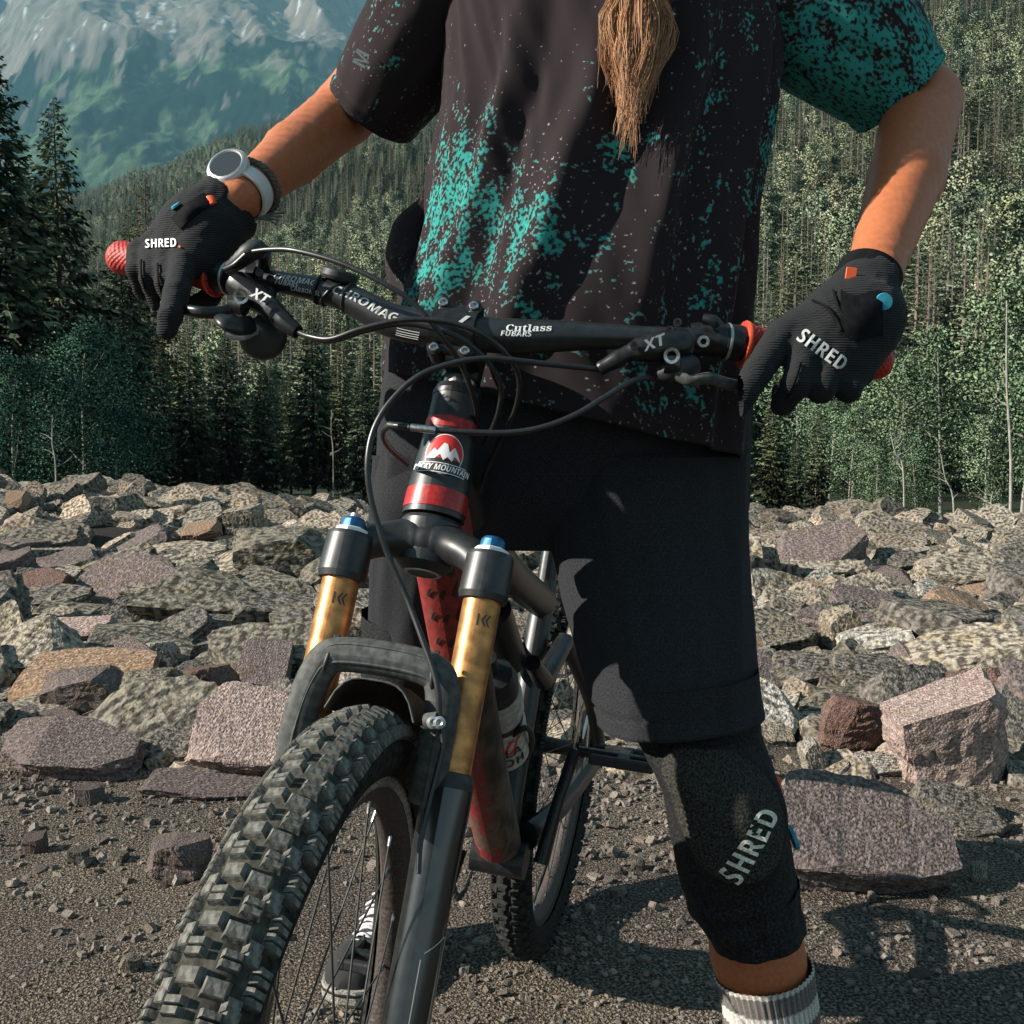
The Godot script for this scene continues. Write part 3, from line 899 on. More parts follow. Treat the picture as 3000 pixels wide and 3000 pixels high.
func make_rocks() -> void:
	rng.seed = 77
	N_rock.frequency = 0.01; N_rock.fractal_octaves = 3
	var big := []; var mid := []
	for k in 14: big.push_back(rock(300 + k, 3, [0.34, 0.46, 0.26, 0.72, 0.38, 0.22, 0.62][k % 7], [-0.12, 0.05, -0.2, 0.08][k % 4], 6 + k % 3))
	for k in 12: mid.push_back(rock(340 + k, 3, [0.24, 0.36, 0.18, 0.50][k % 4], [-0.1, 0.04, 0.10][k % 3], 6 + k % 3))
	var P := {"pink": dusty_rock_mat(lin(0.50, 0.375, 0.335)), "orange": dusty_rock_mat(lin(0.40, 0.27, 0.19)), "mauve": dusty_rock_mat(lin(0.23, 0.182, 0.170)), "beige": rock_mat(lin(0.38, 0.325, 0.26)),
		"grey": rock_mat(lin(0.205, 0.182, 0.158)), "lichen": rock_mat(lin(0.215, 0.192, 0.155)), "red": dusty_rock_mat(lin(0.24, 0.150, 0.128)), "pale": rock_mat(lin(0.48, 0.44, 0.385))}
	# boulders one can point to: left, right, top, bottom in the photograph; colour; shape; tilt; label
	var named := [
		[545, 890, 1985, 2275, "pink", 0, -14, "large pale pink boulder slab left of the fork, sunlit, largest on the left"],
		[0, 480, 1870, 2075, "orange", 2, 16, "long orange slab rising to the right at the left edge"],
		[100, 385, 1965, 2110, "mauve", 3, 5, "dark reddish block in front of the long orange slab"],
		[-40, 405, 2080, 2290, "mauve", 5, -4, "broad flat mauve slab lying at the gravel's edge on the left"],
		[395, 610, 2110, 2250, "grey", 1, -8, "dark brown wedge rock between mauve slab and pink boulder"],
		[540, 705, 1935, 2090, "red", 6, 20, "reddish upright chunk behind the pink boulder"],
		[375, 770, 2235, 2350, "mauve", 2, -4, "long low brown slab below the pink boulder"],
		[600, 960, 1770, 2010, "lichen", 1, 14, "large lichen grey slab behind the left fork tube"],
		[330, 560, 1960, 2140, "lichen", 3, 0, "lichen dark upright block left of the reddish chunk"],
		[0, 205, 1635, 1770, "red", 4, 12, "tilted dull red slab at the left edge, middle height"],
		[-20, 315, 1780, 1910, "pink", 2, 10, "pinkish flat topped slab above the long orange one"],
		[0, 275, 1695, 1790, "grey", 5, 10, "thin grey slab tilted under the dull red one"],
		[60, 395, 1745, 1830, "lichen", 2, -3, "long grey ledge slab above the pinkish slab"],
		[385, 735, 1630, 1840, "lichen", 0, -6, "largest lichen covered block in the left field"],
		[650, 990, 1550, 1730, "lichen", 3, -3, "square faced lichen block left of the fork cap"],
		[655, 765, 1475, 1570, "beige", 3, 2, "small pale square block near the far edge of the rocks, left"],
		[525, 640, 1505, 1590, "orange", 2, 24, "small orange slab beside the pale square block"],
		[400, 670, 1570, 1650, "beige", 5, 6, "pale lichen slab below the small orange one"],
		[0, 235, 1515, 1630, "lichen", 1, -5, "grey lichen boulder at the left edge, upper field"],
		[430, 525, 1865, 1965, "pale", 6, 15, "small whitish stone lying on the orange slab's end"],
		[0, 80, 1420, 1500, "orange", 4, 0, "pinkish orange rock at the top left of the field"],
		[360, 490, 1795, 1850, "pale", 2, -3, "thin pale grey stone on a ledge in the left field"],
		[2255, 2800, 2255, 2600, "mauve", 0, -12, "largest mauve brown slab right of the padded knee"],
		[2660, 3010, 2000, 2300, "pink", 3, 16, "large pink and lichen boulder with dark right face at the right edge"],
		[2720, 3030, 1940, 2115, "red", 4, 14, "dull red slab behind the large pink and lichen boulder"],
		[2400, 2610, 2035, 2210, "red", 6, -18, "dark reddish leaning boulder right of the rider's shorts"],
		[2365, 2435, 2150, 2260, "pale", 3, 24, "pale upright shard below the dark reddish boulder"],
		[2215, 2325, 2090, 2185, "beige", 1, 4, "beige wedge rock touching the rider's knee side"],
		[2715, 2980, 1595, 1735, "beige", 1, -6, "big sunlit tan boulder in the upper right field"],
		[2670, 2910, 2275, 2405, "grey", 2, -8, "grey flat slab above the largest mauve slab"],
		[2765, 2985, 2360, 2450, "grey", 5, 4, "low grey brown slab at the right, on the gravel's edge"],
		[2905, 3060, 1850, 2020, "orange", 1, 0, "orange tan rock cut by the right edge"],
		[2215, 2410, 1705, 1800, "beige", 2, -10, "sunlit tan slab just right of the rider's thigh"],
		[2445, 2630, 1690, 1780, "pale", 4, 14, "bright pale slab in the middle of the right field"],
		[2425, 2545, 1765, 1905, "beige", 3, 10, "upright brown tan rock in the right field"],
		[2225, 2390, 1800, 1905, "lichen", 0, 18, "lichen tan wedge leaning below the tan slab"],
		[2535, 2720, 1760, 1870, "lichen", 1, -12, "lichen brown boulder in the right middle field"],
		[2245, 2510, 1890, 2010, "grey", 2, 4, "dark grey slab right of the shorts hem"],
		[2440, 2720, 1895, 2020, "grey", 5, -6, "dark greenish slab beneath the lichen brown boulder"],
		[2330, 2650, 1990, 2110, "lichen", 0, 6, "broad dark lichen slab above the dark reddish boulder"],
		[2560, 2760, 2110, 2200, "beige", 5, -4, "yellowish pitted slab left of the large pink and lichen boulder"],
		[2485, 2690, 2190, 2270, "pale", 2, 3, "pale low slab behind the largest mauve slab"],
		[2700, 3010, 1735, 1830, "beige", 5, -4, "long sunlit tan slab at the right edge, upper field"],
		[2560, 2720, 1590, 1680, "grey", 2, 2, "flat grey slab left of the big sunlit tan boulder"],
		[2210, 2290, 1590, 1690, "beige", 6, 20, "small upright tan rock near the shorts, upper field"],
		[2440, 2520, 1480, 1530, "orange", 1, 0, "small pinkish rock perched on the far crest, right"],
		[2860, 2905, 1500, 1545, "pale", 3, 8, "tiny pale rock perched on the far crest near the right edge"]]
	var busy := []
	for k in named.size():
		var b: Array = named[k]
		var foot := on_ground((b[0] + b[1]) * 0.5, b[3])
		var depth := to_px(foot).z
		var w: float = (b[1] - b[0]) / FOCAL * depth; var hgt: float = (b[3] - b[2]) / FOCAL * depth
		var m: ArrayMesh = big[b[5] + (7 if k % 2 else 0)]
		var box := m.get_aabb()
		var upright: bool = b[5] in [3, 6]
		var pitch := 0.10 if upright else 0.52
		var tall := hgt * (1.0 if upright else 0.50)
		var deep := clampf(w * 0.7, hgt * 0.6, hgt * 1.3) if upright else hgt * 1.05
		var s := Vector3(w * 1.04 / box.size.x, tall / box.size.y, deep / box.size.z)
		var basis := Basis(Vector3.BACK, deg_to_rad(b[6] * 0.6)) * Basis(Vector3.RIGHT, pitch) * Basis.from_scale(s) * Basis(Vector3.UP, PI * (k % 2))
		var o := foot + Vector3(0, sin(pitch) * deep * 0.42 - 0.05 * hgt - 0.01, -cos(pitch) * deep * 0.42)
		var n := single("boulder", m, P[b[4]], Transform3D(basis, o))
		tag(n, b[7], "rock", "boulders of the talus field")
		busy.push_back([o, w * 0.42])
	# the field between them; each is told from the others by its tone, its size and the boulder it lies against
	var hues := ["lichen", "grey", "grey", "lichen", "beige", "grey", "mauve", "beige", "red", "pale"]
	var tone := {"lichen": "lichen spotted", "grey": "dull grey", "beige": "tan", "mauve": "mauve brown", "red": "reddish", "orange": "orange brown", "pale": "pale", "pink": "pinkish"}
	var refs := []
	for b in named:
		var ref: String = b[7]
		for stop in [",", " left of", " right of", " behind", " below", " at the", " in the", " with", " beside", " above", " between", " near", " lying", " under", " tilted", " just", " rising", " touching", " cut by", " perched", " leaning", " beneath", " in front", " on a", " on the"]:
			var k0 := ref.find(stop)
			if k0 > 8: ref = ref.substr(0, k0)
		refs.push_back(ref)
	var used := {}
	var count := 0
	var d := 3.25
	while d < 12.5 and count < 248:
		var size := lerpf(0.28, 0.46, clampf((d - 2.7) / 6.0, 0, 1))
		var x := -0.56 * d - 0.2
		while x < 0.56 * d + 0.2 and count < 248:
			var p := Vector3(x + rng.randf_range(-0.1, 0.1), 0, -d + rng.randf_range(-0.14, 0.14))
			x += size * rng.randf_range(0.55, 0.95)
			var clear := true
			for q in busy:
				if Vector2(p.x - q[0].x, p.z - q[0].z).length() < q[1] + size * 0.10: clear = false
			p.y = ground_y(p.x, p.z)
			var seen := to_px(p)
			if not clear or (seen.x > 1240 and seen.x < 2120 and d < 8.5) or (seen.y > 2180 and (seen.x < 960 or seen.x > 2200)): continue
			var w := size * rng.randf_range(0.60, 1.45)
			var basis := (Basis(Vector3.BACK, rng.randf_range(-0.32, 0.32)) * Basis(Vector3.RIGHT, rng.randf_range(-0.05, 0.70)) * Basis(Vector3.UP, rng.randf() * TAU)).scaled_local(Vector3(w, w * rng.randf_range(0.5, 1.0), w * rng.randf_range(0.7, 1.2)))
			var hue: String = hues[rng.randi() % 8] if p.x < 0.3 else ["beige", "beige", "pale", "grey", "lichen", "beige", "orange", "grey", "mauve", "pale"][rng.randi() % 10]  # paler, warmer mix on the right: sunlight put into the stone colours
			var n := single("boulder", mid[rng.randi() % 12], P[hue], Transform3D(basis, p - Vector3(0, 0.05 * w, 0)))
			var best := 0; var far := 1e9
			for k in busy.size():
				var dd: float = busy[k][0].distance_to(p)
				if dd < far: far = dd; best = k
			var o: Vector3 = busy[best][0]
			var place := ("left of" if p.x < o.x else "right of") if absf(p.x - o.x) > absf(p.z - o.z) else ("behind" if p.z < o.z else "in front of")
			var bulk := "small" if w < 0.34 else ("large" if w > 0.54 else "middling")
			var text := "%s %s rock %s the %s" % [bulk, tone[hue], place, refs[best]]
			used[text] = used.get(text, 0) + 1
			if used[text] > 1: text = "%s, %s from it" % [text, ["", "second", "third", "fourth", "fifth", "sixth", "seventh", "eighth", "ninth", "tenth"][mini(used[text] - 1, 9)]]
			tag(n, text, "rock", "loose rocks filling the talus field")
			count += 1
		d += size * 0.56
	# what is too small to pick apart: rubble in the gaps, and the gravel
	var rub := rock(390, 2, 0.36, 0.1, 9)
	var places := []; var tints := []
	for i in 3600:
		var dd := 2.9 + 9.6 * pow(rng.randf(), 1.2)
		var p2 := Vector3(rng.randf_range(-0.85, 0.85) * dd, 0, -dd); p2.y = ground_y(p2.x, p2.z) - 0.035
		var s2 := rng.randf_range(0.06, 0.24) * (0.45 + 0.14 * dd)
		places.push_back(Transform3D((Basis(Vector3.BACK, rng.randf_range(-0.5, 0.5)) * Basis(Vector3.RIGHT, rng.randf_range(-0.2, 0.8)) * Basis(Vector3.UP, rng.randf() * TAU)).scaled_local(Vector3(s2, s2 * rng.randf_range(0.6, 1.2), s2 * rng.randf_range(0.6, 1.0))), p2))
		tints.push_back(Color(0.21, 0.187, 0.158).lerp(Color(0.38, 0.30, 0.235), rng.randf() * rng.randf()) * rng.randf_range(0.6, 1.3))
	var loose := rock_mat(lin(1.25, 1.25, 1.25)); loose.heightmap_enabled = false
	tag(scatter("rubble", rub, loose, places, tints), "small broken stones lying in the gaps of the talus", "rubble")
	var peb := []
	for k in 3: peb.push_back(rock(395 + k, 1, 0.62, -0.3, 7))
	for k in 3:
		places = []; tints = []
		for i in 10000:
			var dist := 0.9 + 3.2 * pow(rng.randf(), 0.8)
			var p3 := Vector3(rng.randf_range(-0.78, 0.78) * dist, 0, -dist + rng.randf_range(-0.1, 0.1))
			var crowd := N_fine.get_noise_2d(p3.x * 70.0, p3.z * 70.0)
			if crowd < rng.randf_range(-0.5, 0.3) and dist < 2.3: continue
			p3.y = ground_y(p3.x, p3.z) + 0.02 * N_fine.get_noise_2d(p3.x * 70 + 50, p3.z * 70) + 0.012 * N_fine.get_noise_2d(p3.x * 260, p3.z * 260) - 0.002
			var s3 := 0.005 + 0.022 * pow(rng.randf(), 8.0) * smoothstep(1.3, 2.4, dist) + 0.007 * rng.randf()
			if rng.randf() < 0.02: s3 *= 1.9
			places.push_back(Transform3D(Basis.from_euler(Vector3(rng.randf() * 3, rng.randf() * TAU, rng.randf() * 3)).scaled_local(Vector3(s3, s3, s3)), p3))
			tints.push_back(Color(0.215, 0.172, 0.144).lerp(Color(0.24, 0.215, 0.185), rng.randf()) * rng.randf_range(0.6, 1.3))
		tag(scatter("pebbles", peb[k], loose, places, tints), ["fine brown gravel strewn over the ground", "greyish gravel strewn over the ground", "coarser crumbs of gravel strewn over the ground"][k], "gravel")
	# single stones on the gravel
	var stones := [[215, 300, 2305, 2370, "mauve", "round brownish stone on the gravel below the mauve slab"], [195, 255, 2480, 2535, "grey", "grey stone with a flat top, alone on the gravel at left"], [305, 370, 2500, 2535, "lichen", "pale grey flake lying flat on the gravel at left"],
		[340, 405, 2800, 2860, "beige", "tan stone casting a shadow, lower left, beside the front tyre"], [2670, 2735, 2845, 2895, "mauve", "reddish brown stone at the lower right corner"], [400, 600, 2470, 2580, "mauve", "half buried flat brown stone left of the front tyre"],
		[1845, 1890, 2510, 2550, "grey", "rounded grey stone right of the rear wheel"], [2845, 2900, 2525, 2580, "pale", "pale stone at the right beneath the grey slabs"], [60, 130, 2440, 2500, "mauve", "dull brown stone near the left edge"], [1790, 1830, 2540, 2575, "grey", "small rounded stone close to the rear tyre"]]
	for k in stones.size():
		var b2: Array = stones[k]
		var foot2 := on_ground((b2[0] + b2[1]) * 0.5, b2[3])
		var dp := to_px(foot2).z
		var w2: float = (b2[1] - b2[0]) / FOCAL * dp; var h2: float = (b2[3] - b2[2]) / FOCAL * dp
		var mm: ArrayMesh = mid[k]; var bx := mm.get_aabb()
		var s4 := Vector3(w2 / bx.size.x, h2 / bx.size.y, w2 * 0.8 / bx.size.z)
		tag(single("stone", mm, P[b2[4]], Transform3D(Basis.from_scale(s4), foot2 + Vector3(0, -0.006, -w2 * 0.35))), b2[5], "stone", "single stones on the gravel")

# ---------------------------------------------------------------- mountain bike
# bike axes: x forward, y up, z to the bike's right. fork axes: x forward of the steering axis, y up along it, z right.
const HUB_R := 0.3728
var bike: Node3D
var fork: Transform3D            # fork axes -> bike axes
var bike_at: Transform3D
var front_at: Transform3D        # fork axes -> world

func from_world(p: Vector3) -> Vector3:
	return bike_at.affine_inverse() * p

func fork_from_world(p: Vector3) -> Vector3:
	return front_at.affine_inverse() * p

func wpath(pts: Array, per := 8) -> Array:        # points given as (px, py, depth), smoothed, in bike axes
	var q := []
	for p in pts: q.push_back(from_world(at(p[0], p[1], p[2])))
	return spline(q, per)

func fpath(pts: Array, per := 8) -> Array:
	var q := []
	for p in pts: q.push_back(fork_from_world(at(p[0], p[1], p[2])))
	return spline(q, per)

func tube_mesh(pts: Array, rad, seg := 12, squash := 1.0, ref := Vector3.ZERO) -> ArrayMesh:
	var g := Geo.new(); g.tube(pts, rad, seg, true, squash, ref)
	return g.mesh()

func lathe_mesh(profile: Array, seg := 28, hard := true) -> ArrayMesh:
	var g := Geo.new(); g.lathe(profile, seg, hard)
	return g.mesh()

func box_mesh(size: Vector3, bevel := 0.002) -> ArrayMesh:
	var g := Geo.new(); g.box(size, bevel)
	return g.mesh(true)

func along(a: Vector3, b: Vector3, hint := Vector3.BACK) -> Transform3D:     # y axis from a to b
	var y := (b - a).normalized()
	var x := y.cross(hint).normalized()
	return Transform3D(Basis(x, y, x.cross(y)), a)

func knob(size: Vector3, sipe := false) -> ArrayMesh:      # a tread block that narrows upward; y is outward
	var g := Geo.new()
	var cuts := [[-0.5, 0.5]] if not sipe else [[-0.5, -0.06], [0.06, 0.5]]
	for c in cuts:
		var x0: float = c[0] * size.x; var x1: float = c[1] * size.x
		var rings := []
		for q in [[0.0, 1.12], [0.8, 0.97], [1.0, 0.84]]:
			var m := (x0 + x1) * 0.5; var h: float = (x1 - x0) * 0.5 * q[1]; var d: float = size.z * 0.5 * q[1]
			rings.push_back(PackedVector3Array([Vector3(m - h, q[0] * size.y, -d), Vector3(m - h, q[0] * size.y, d), Vector3(m + h, q[0] * size.y, d), Vector3(m + h, q[0] * size.y, -d)]))
		g.loft(rings, false, true)
	return g.mesh(true)

func wheel(called: String, parent: Node3D, hub: Transform3D, knobs_from: float, knobs_to: float, turn0: float, disc_side: float) -> MeshInstance3D:
	# tyre: the carcass turned about the z axis
	var carcass := Geo.new()
	var rim_r := 0.311; var wide := 0.0305
	var rings := []
	var prof := []
	for i in 25:
		var a := lerpf(-2.35, 2.35, i / 24.0)
		var rr := 0.0295
		prof.push_back(Vector2(HUB_R - 0.006 - rr + rr * cos(a) * (1.0 if cos(a) > 0 else 1.15), wide * sin(a)))
	for k in 120:
		var t := TAU * k / 120
		var ring := PackedVector3Array()
		for p in prof: ring.push_back(Vector3(cos(t) * p.x, sin(t) * p.x, p.y))
		rings.push_back(ring)
	rings.push_back(rings[0])
	carcass.loft(rings, false, false, false)
	carcass.colored = true
	for i in carcass.v.size():
		var th := absf(lerpf(-2.35, 2.35, float(i % 25) / 24.0))
		var worn := smoothstep(1.25, 0.85, th) * (1.0 if called == "front_wheel" else 0.25)
		carcass.c[i] = Color(0.040, 0.040, 0.038).lerp(Color(0.090, 0.086, 0.073), worn)
	var w := part(called, carcass.mesh(), M.sidewall, parent, hub)
	# tread blocks
	var block := [knob(Vector3(0.0108, 0.0064, 0.0150)), knob(Vector3(0.0112, 0.0064, 0.0128), true), knob(Vector3(0.0088, 0.0062, 0.0105)), knob(Vector3(0.0105, 0.0075, 0.0115), true)]
	var rows := 132
	var rest := Geo.new()
	for i in rows:
		for side in [-1.0, 1.0]:
			for kind in 4:
				var th := 0.0; var dt := 0.0; var bm := 0
				match kind:
					0: th = 0.27 if i % 2 == 0 else 0.36; bm = 0 if i % 2 == 0 else 1
					1:
						if i % 2 == 0: continue
						th = 0.70; bm = 2; dt = 0.3
					2: th = 1.02; bm = 3; dt = 0.15 if i % 2 == 0 else -0.1
					3:
						if i % 2 == 1: continue
						th = 0.66; bm = 2; dt = -0.35
				var ang := TAU * (i + dt + (0.25 if side > 0 else 0.0)) / rows + turn0
				var cr := HUB_R - 0.006 - 0.0295
				var pos := Vector3(cr + 0.0285 * cos(th), 0, side * wide * 0.985 * sin(th))
				var out := Vector3(cos(th), 0, side * sin(th)).normalized()
				var tang := Vector3(0, 1, 0)
				var b := Basis(tang, out, tang.cross(out))
				var t := Transform3D(Basis(Vector3.BACK, ang)) * Transform3D(b, pos)
				var deg := fposmod(rad_to_deg(ang), 360.0)
				if deg > knobs_from and deg < knobs_to: part("tread_knob", block[bm], M.rubber, w, t)
				else:
					var gm := Geo.new()
					var s: Array = block[bm].surface_get_arrays(0)
					for q in s[Mesh.ARRAY_VERTEX].size(): gm.add(s[Mesh.ARRAY_VERTEX][q]); gm.ix.push_back(q)
					rest.join(gm, t)
	var tr := part("tread", rest.mesh(true), M.rubber if called == "front_wheel" else M.rubber_dark, w)
	tr.set_meta("kind", "stuff")
	# rim
	var rim := Geo.new()
	rings = []
	var rp := [Vector2(0.317, -0.0165), Vector2(0.318, -0.0150), Vector2(0.306, -0.0135), Vector2(0.298, -0.006), Vector2(0.2955, 0.0), Vector2(0.298, 0.006), Vector2(0.306, 0.0135), Vector2(0.318, 0.0150), Vector2(0.317, 0.0165), Vector2(0.303, 0.0165), Vector2(0.291, 0.010), Vector2(0.288, 0.0), Vector2(0.291, -0.010), Vector2(0.303, -0.0165)]
	rp.reverse()
	for k in 97:
		var t2 := TAU * k / 96
		var ring2 := PackedVector3Array()
		for p in rp: ring2.push_back(Vector3(cos(t2) * p.x, sin(t2) * p.x, p.y))
		rings.push_back(ring2)
	rim.loft(rings, false, false)
	part("rim", rim.mesh(), M.rim_brown, w)
	var edge := Geo.new()
	for zs in [-1.0, 1.0]:
		rings = []
		for k in 97:
			var t3 := TAU * k / 96
			var ring3 := PackedVector3Array()
			for p in [Vector2(0.3195, 0.0168), Vector2(0.3165, 0.0184), Vector2(0.3040, 0.0172)]: ring3.push_back(Vector3(cos(t3) * p.x, sin(t3) * p.x, p.y * zs))
			rings.push_back(ring3)
		edge.loft(rings, false, false, false)
	part("rim_edge", edge.mesh(), M.rim_edge if called == "front_wheel" else M.rim_brown, w)
	# hub, spokes, nipples
	var hubm := Geo.new()
	hubm.lathe([Vector2(0.0, -0.052), Vector2(0.014, -0.052), Vector2(0.014, -0.036), Vector2(0.029, -0.034), Vector2(0.029, -0.030), Vector2(0.016, -0.026), Vector2(0.014, 0.0), Vector2(0.016, 0.026), Vector2(0.027, 0.030), Vector2(0.027, 0.034), Vector2(0.013, 0.036), Vector2(0.013, 0.052), Vector2(0.0, 0.052)], 24)
	part("hub", hubm.mesh(), M.black_anodised, w, Transform3D(Basis(Vector3.RIGHT, PI / 2), Vector3.ZERO))
	for k in 28:
		var a := TAU * k / 28
		var side := 1.0 if k % 2 == 0 else -1.0
		var lead := 0.52 * (1.0 if (k / 2) % 2 == 0 else -1.0)
		var p0 := Vector3(cos(a + lead) * 0.027, sin(a + lead) * 0.027, side * 0.032)
		var p1 := Vector3(cos(a) * 0.290, sin(a) * 0.290, side * 0.003)
		part("spoke", tube_mesh([p0, p1], 0.00105, 6), M.spoke, w)
		part("nipple", tube_mesh([p1.lerp(p0, 0.045), p1.lerp(p0, -0.01)], [0.0018, 0.0024], 6), M.steel, w)
	var rotor := Geo.new()
	var n := 60
	for k in n:
		var a0 := TAU * k / n; var a1 := TAU * (k + 1) / n
		for z in [-0.001, 0.001]:
			var wob := 0.003 * sin(k * 6.0 * TAU / n)
			var i0 := rotor.add(Vector3(cos(a0) * (0.076 + wob), sin(a0) * (0.076 + wob), z)); var i1 := rotor.add(Vector3(cos(a1) * (0.076 + wob), sin(a1) * (0.076 + wob), z))
			var i2 := rotor.add(Vector3(cos(a1) * (0.090 + wob), sin(a1) * (0.090 + wob), z)); var i3 := rotor.add(Vector3(cos(a0) * (0.090 + wob), sin(a0) * (0.090 + wob), z))
			rotor.quad(i0, i3, i2, i1)
	for k in 6: rotor.tube([Vector3(cos(k * TAU / 6) * 0.02, sin(k * TAU / 6) * 0.02, 0), Vector3(cos(k * TAU / 6 + 0.35) * 0.078, sin(k * TAU / 6 + 0.35) * 0.078, 0)], 0.003, 4)
	part("brake_rotor", rotor.mesh(true), M.steel, w, Transform3D(Basis(), Vector3(0, 0, disc_side * 0.042)))
	return w

func wrap_print(text: String, height: float, font: Font, mid: Vector3, axis: Vector3, up: Vector3, radius: float, width := 1.0, slant := 0.0) -> ArrayMesh:
	# letters laid round a tube: they run along "axis", their height curls about it; "up" is where the letters' tops lean, outwards = axis x up
	var out := axis.cross(up).normalized()
	return lettering(text, height, font, func(x: float, y: float) -> Vector3:
		var a := y / radius
		return mid + axis * x + out * (cos(a) * radius) + up * (sin(a) * radius), width, slant)

func make_bike() -> void:
	var yaw := deg_to_rad(13.393); var lean := deg_to_rad(-5.132); var steer := deg_to_rad(5.203)
	bike_at = Transform3D(Basis(Vector3.UP, -PI / 2 - yaw) * Basis(Vector3.RIGHT, lean), Vector3(0.0525, 0, -1.9931))
	bike = thing("mountain_bike", "black and red full suspension mountain bike with gold fork tubes, held upright by its rider", "mountain bike", bike_at)
	var ha := deg_to_rad(67.1924)
	var up := Vector3(-cos(ha), sin(ha), 0); var fw := Vector3(sin(ha), cos(ha), 0)
	var A := Vector3(1.1206, 0.3557, 0)
	fork = Transform3D(Basis(up, steer), A) * Transform3D(Basis(fw, up, Vector3.BACK), Vector3.ZERO)
	front_at = bike_at * fork
	var head := Transform3D(Basis(fw, up, Vector3.BACK), A)          # the head tube does not steer
	var sans := SystemFont.new(); sans.font_names = PackedStringArray(["Droid Sans"]); sans.font_weight = 700
	var serif := SystemFont.new(); serif.font_names = PackedStringArray(["Droid Serif"]); serif.font_weight = 700
	# --- frame
	var hb := 0.5630; var ht := 0.7112
	var ht_prof := func(t: float) -> float: return lerpf(0.0318, 0.0255, smoothstep(0.0, 1.0, t))
	var htp := []; var htr := []
	for i in 13:
		htp.push_back(head * Vector3(0, lerpf(hb + 0.006, ht - 0.012, i / 12.0), 0)); htr.push_back(ht_prof.call(i / 12.0))
	var htube := part("head_tube", tube_mesh(htp, htr, 40), M.black_paint, bike)
	for b in [[0.70, 0.79], [0.045, 0.20]]:
		var bp := []; var br := []
		for i in 5:
			var t: float = lerpf(b[0], b[1], i / 4.0)
			bp.push_back(head * Vector3(0, lerpf(hb + 0.006, ht - 0.012, t), 0)); br.push_back(ht_prof.call(t) + 0.0006)
		var g := Geo.new(); g.tube(bp, br, 40, false)
		part("red_band", g.mesh(), M.red_paint, htube)
	# head badge: disc with peaks, and its name plate
	var badge_mid := lerpf(hb, ht, 0.42)
	var on_head := func(x: float, y: float, lift: float) -> Vector3:
		var r: float = ht_prof.call((y + badge_mid - hb) / (ht - hb)) + lift
		var a := x / r + 0.245
		return head * Vector3(cos(a) * r, badge_mid + y, -sin(a) * r)
	var sheet := func(poly: PackedVector2Array, lift: float) -> ArrayMesh:
		var g := Geo.new()
		var tri := Geometry2D.triangulate_polygon(poly)
		var stack := []
		for k in range(0, tri.size(), 3): stack.push_back([poly[tri[k]], poly[tri[k + 1]], poly[tri[k + 2]], 0])
		while stack.size():
			var t: Array = stack.pop_back()
			var ab: Vector2 = (t[0] + t[1]) * 0.5; var bc: Vector2 = (t[1] + t[2]) * 0.5; var ca: Vector2 = (t[2] + t[0]) * 0.5
			if t[3] < 3:
				for q in [[t[0], ab, ca], [ab, t[1], bc], [ca, bc, t[2]], [ab, bc, ca]]: stack.push_back([q[0], q[1], q[2], t[3] + 1])
			else:
				var i := g.add(on_head.call(t[0].x, t[0].y, lift)); var j := g.add(on_head.call(t[1].x, t[1].y, lift)); var k2 := g.add(on_head.call(t[2].x, t[2].y, lift))
				g.tri(i, j, k2)
		return g.mesh()
	var disc := PackedVector2Array(); var half := PackedVector2Array(); var dark := PackedVector2Array()
	for i in 33:
		var a := TAU * i / 32
		if i < 32: disc.push_back(Vector2(cos(a) * 0.0205, sin(a) * 0.0215 + 0.004))
		if i < 32: dark.push_back(Vector2(cos(a) * 0.0195, sin(a) * 0.0205 + 0.004))
	for i in 17:
		var a2 := -0.25 + (PI + 0.5) * i / 16
		half.push_back(Vector2(cos(a2) * 0.0195, sin(a2) * 0.0205 + 0.004))
	var badge := part("head_badge", sheet.call(disc, 0.0008), M.print_white, bike)
	part("badge_ground", sheet.call(dark, 0.0011), M.print_black, badge)
	part("badge_sun", sheet.call(half, 0.0014), M.print_red, badge)
	part("badge_peaks", sheet.call(PackedVector2Array([Vector2(-0.0185, -0.002), Vector2(-0.011, 0.009), Vector2(-0.0075, 0.006), Vector2(-0.002, 0.0155), Vector2(0.002, 0.0145), Vector2(0.005, 0.006), Vector2(0.0095, 0.0125), Vector2(0.014, 0.006), Vector2(0.0185, -0.002), Vector2(0.011, 0.003), Vector2(0.009, -0.003), Vector2(0.004, 0.001), Vector2(0.0, -0.003), Vector2(-0.004, 0.003), Vector2(-0.009, -0.002)]), 0.0017), M.print_white, badge)
	part("badge_foot", sheet.call(PackedVector2Array([Vector2(-0.0185, -0.0025), Vector2(-0.004, -0.0045), Vector2(0.0185, -0.0025), Vector2(0.017, -0.012), Vector2(0.0, -0.0165), Vector2(-0.017, -0.012)]), 0.0017), M.print_black, badge)
	part("badge_plate", sheet.call(PackedVector2Array([Vector2(-0.0265, -0.0165), Vector2(0.0265, -0.0165), Vector2(0.0265, -0.0060), Vector2(-0.0265, -0.0060)]), 0.0019), M.print_white, badge)
	part("badge_plate_ground", sheet.call(PackedVector2Array([Vector2(-0.0257, -0.0157), Vector2(0.0257, -0.0157), Vector2(0.0257, -0.0068), Vector2(-0.0257, -0.0068)]), 0.0021), M.print_black, badge)
	part("lettering", lettering("ROCKY MOUNTAIN", 0.0062, sans, func(x: float, y: float) -> Vector3: return on_head.call(x, y - 0.0113, 0.0024), 0.86, 0.2), M.print_white, badge)
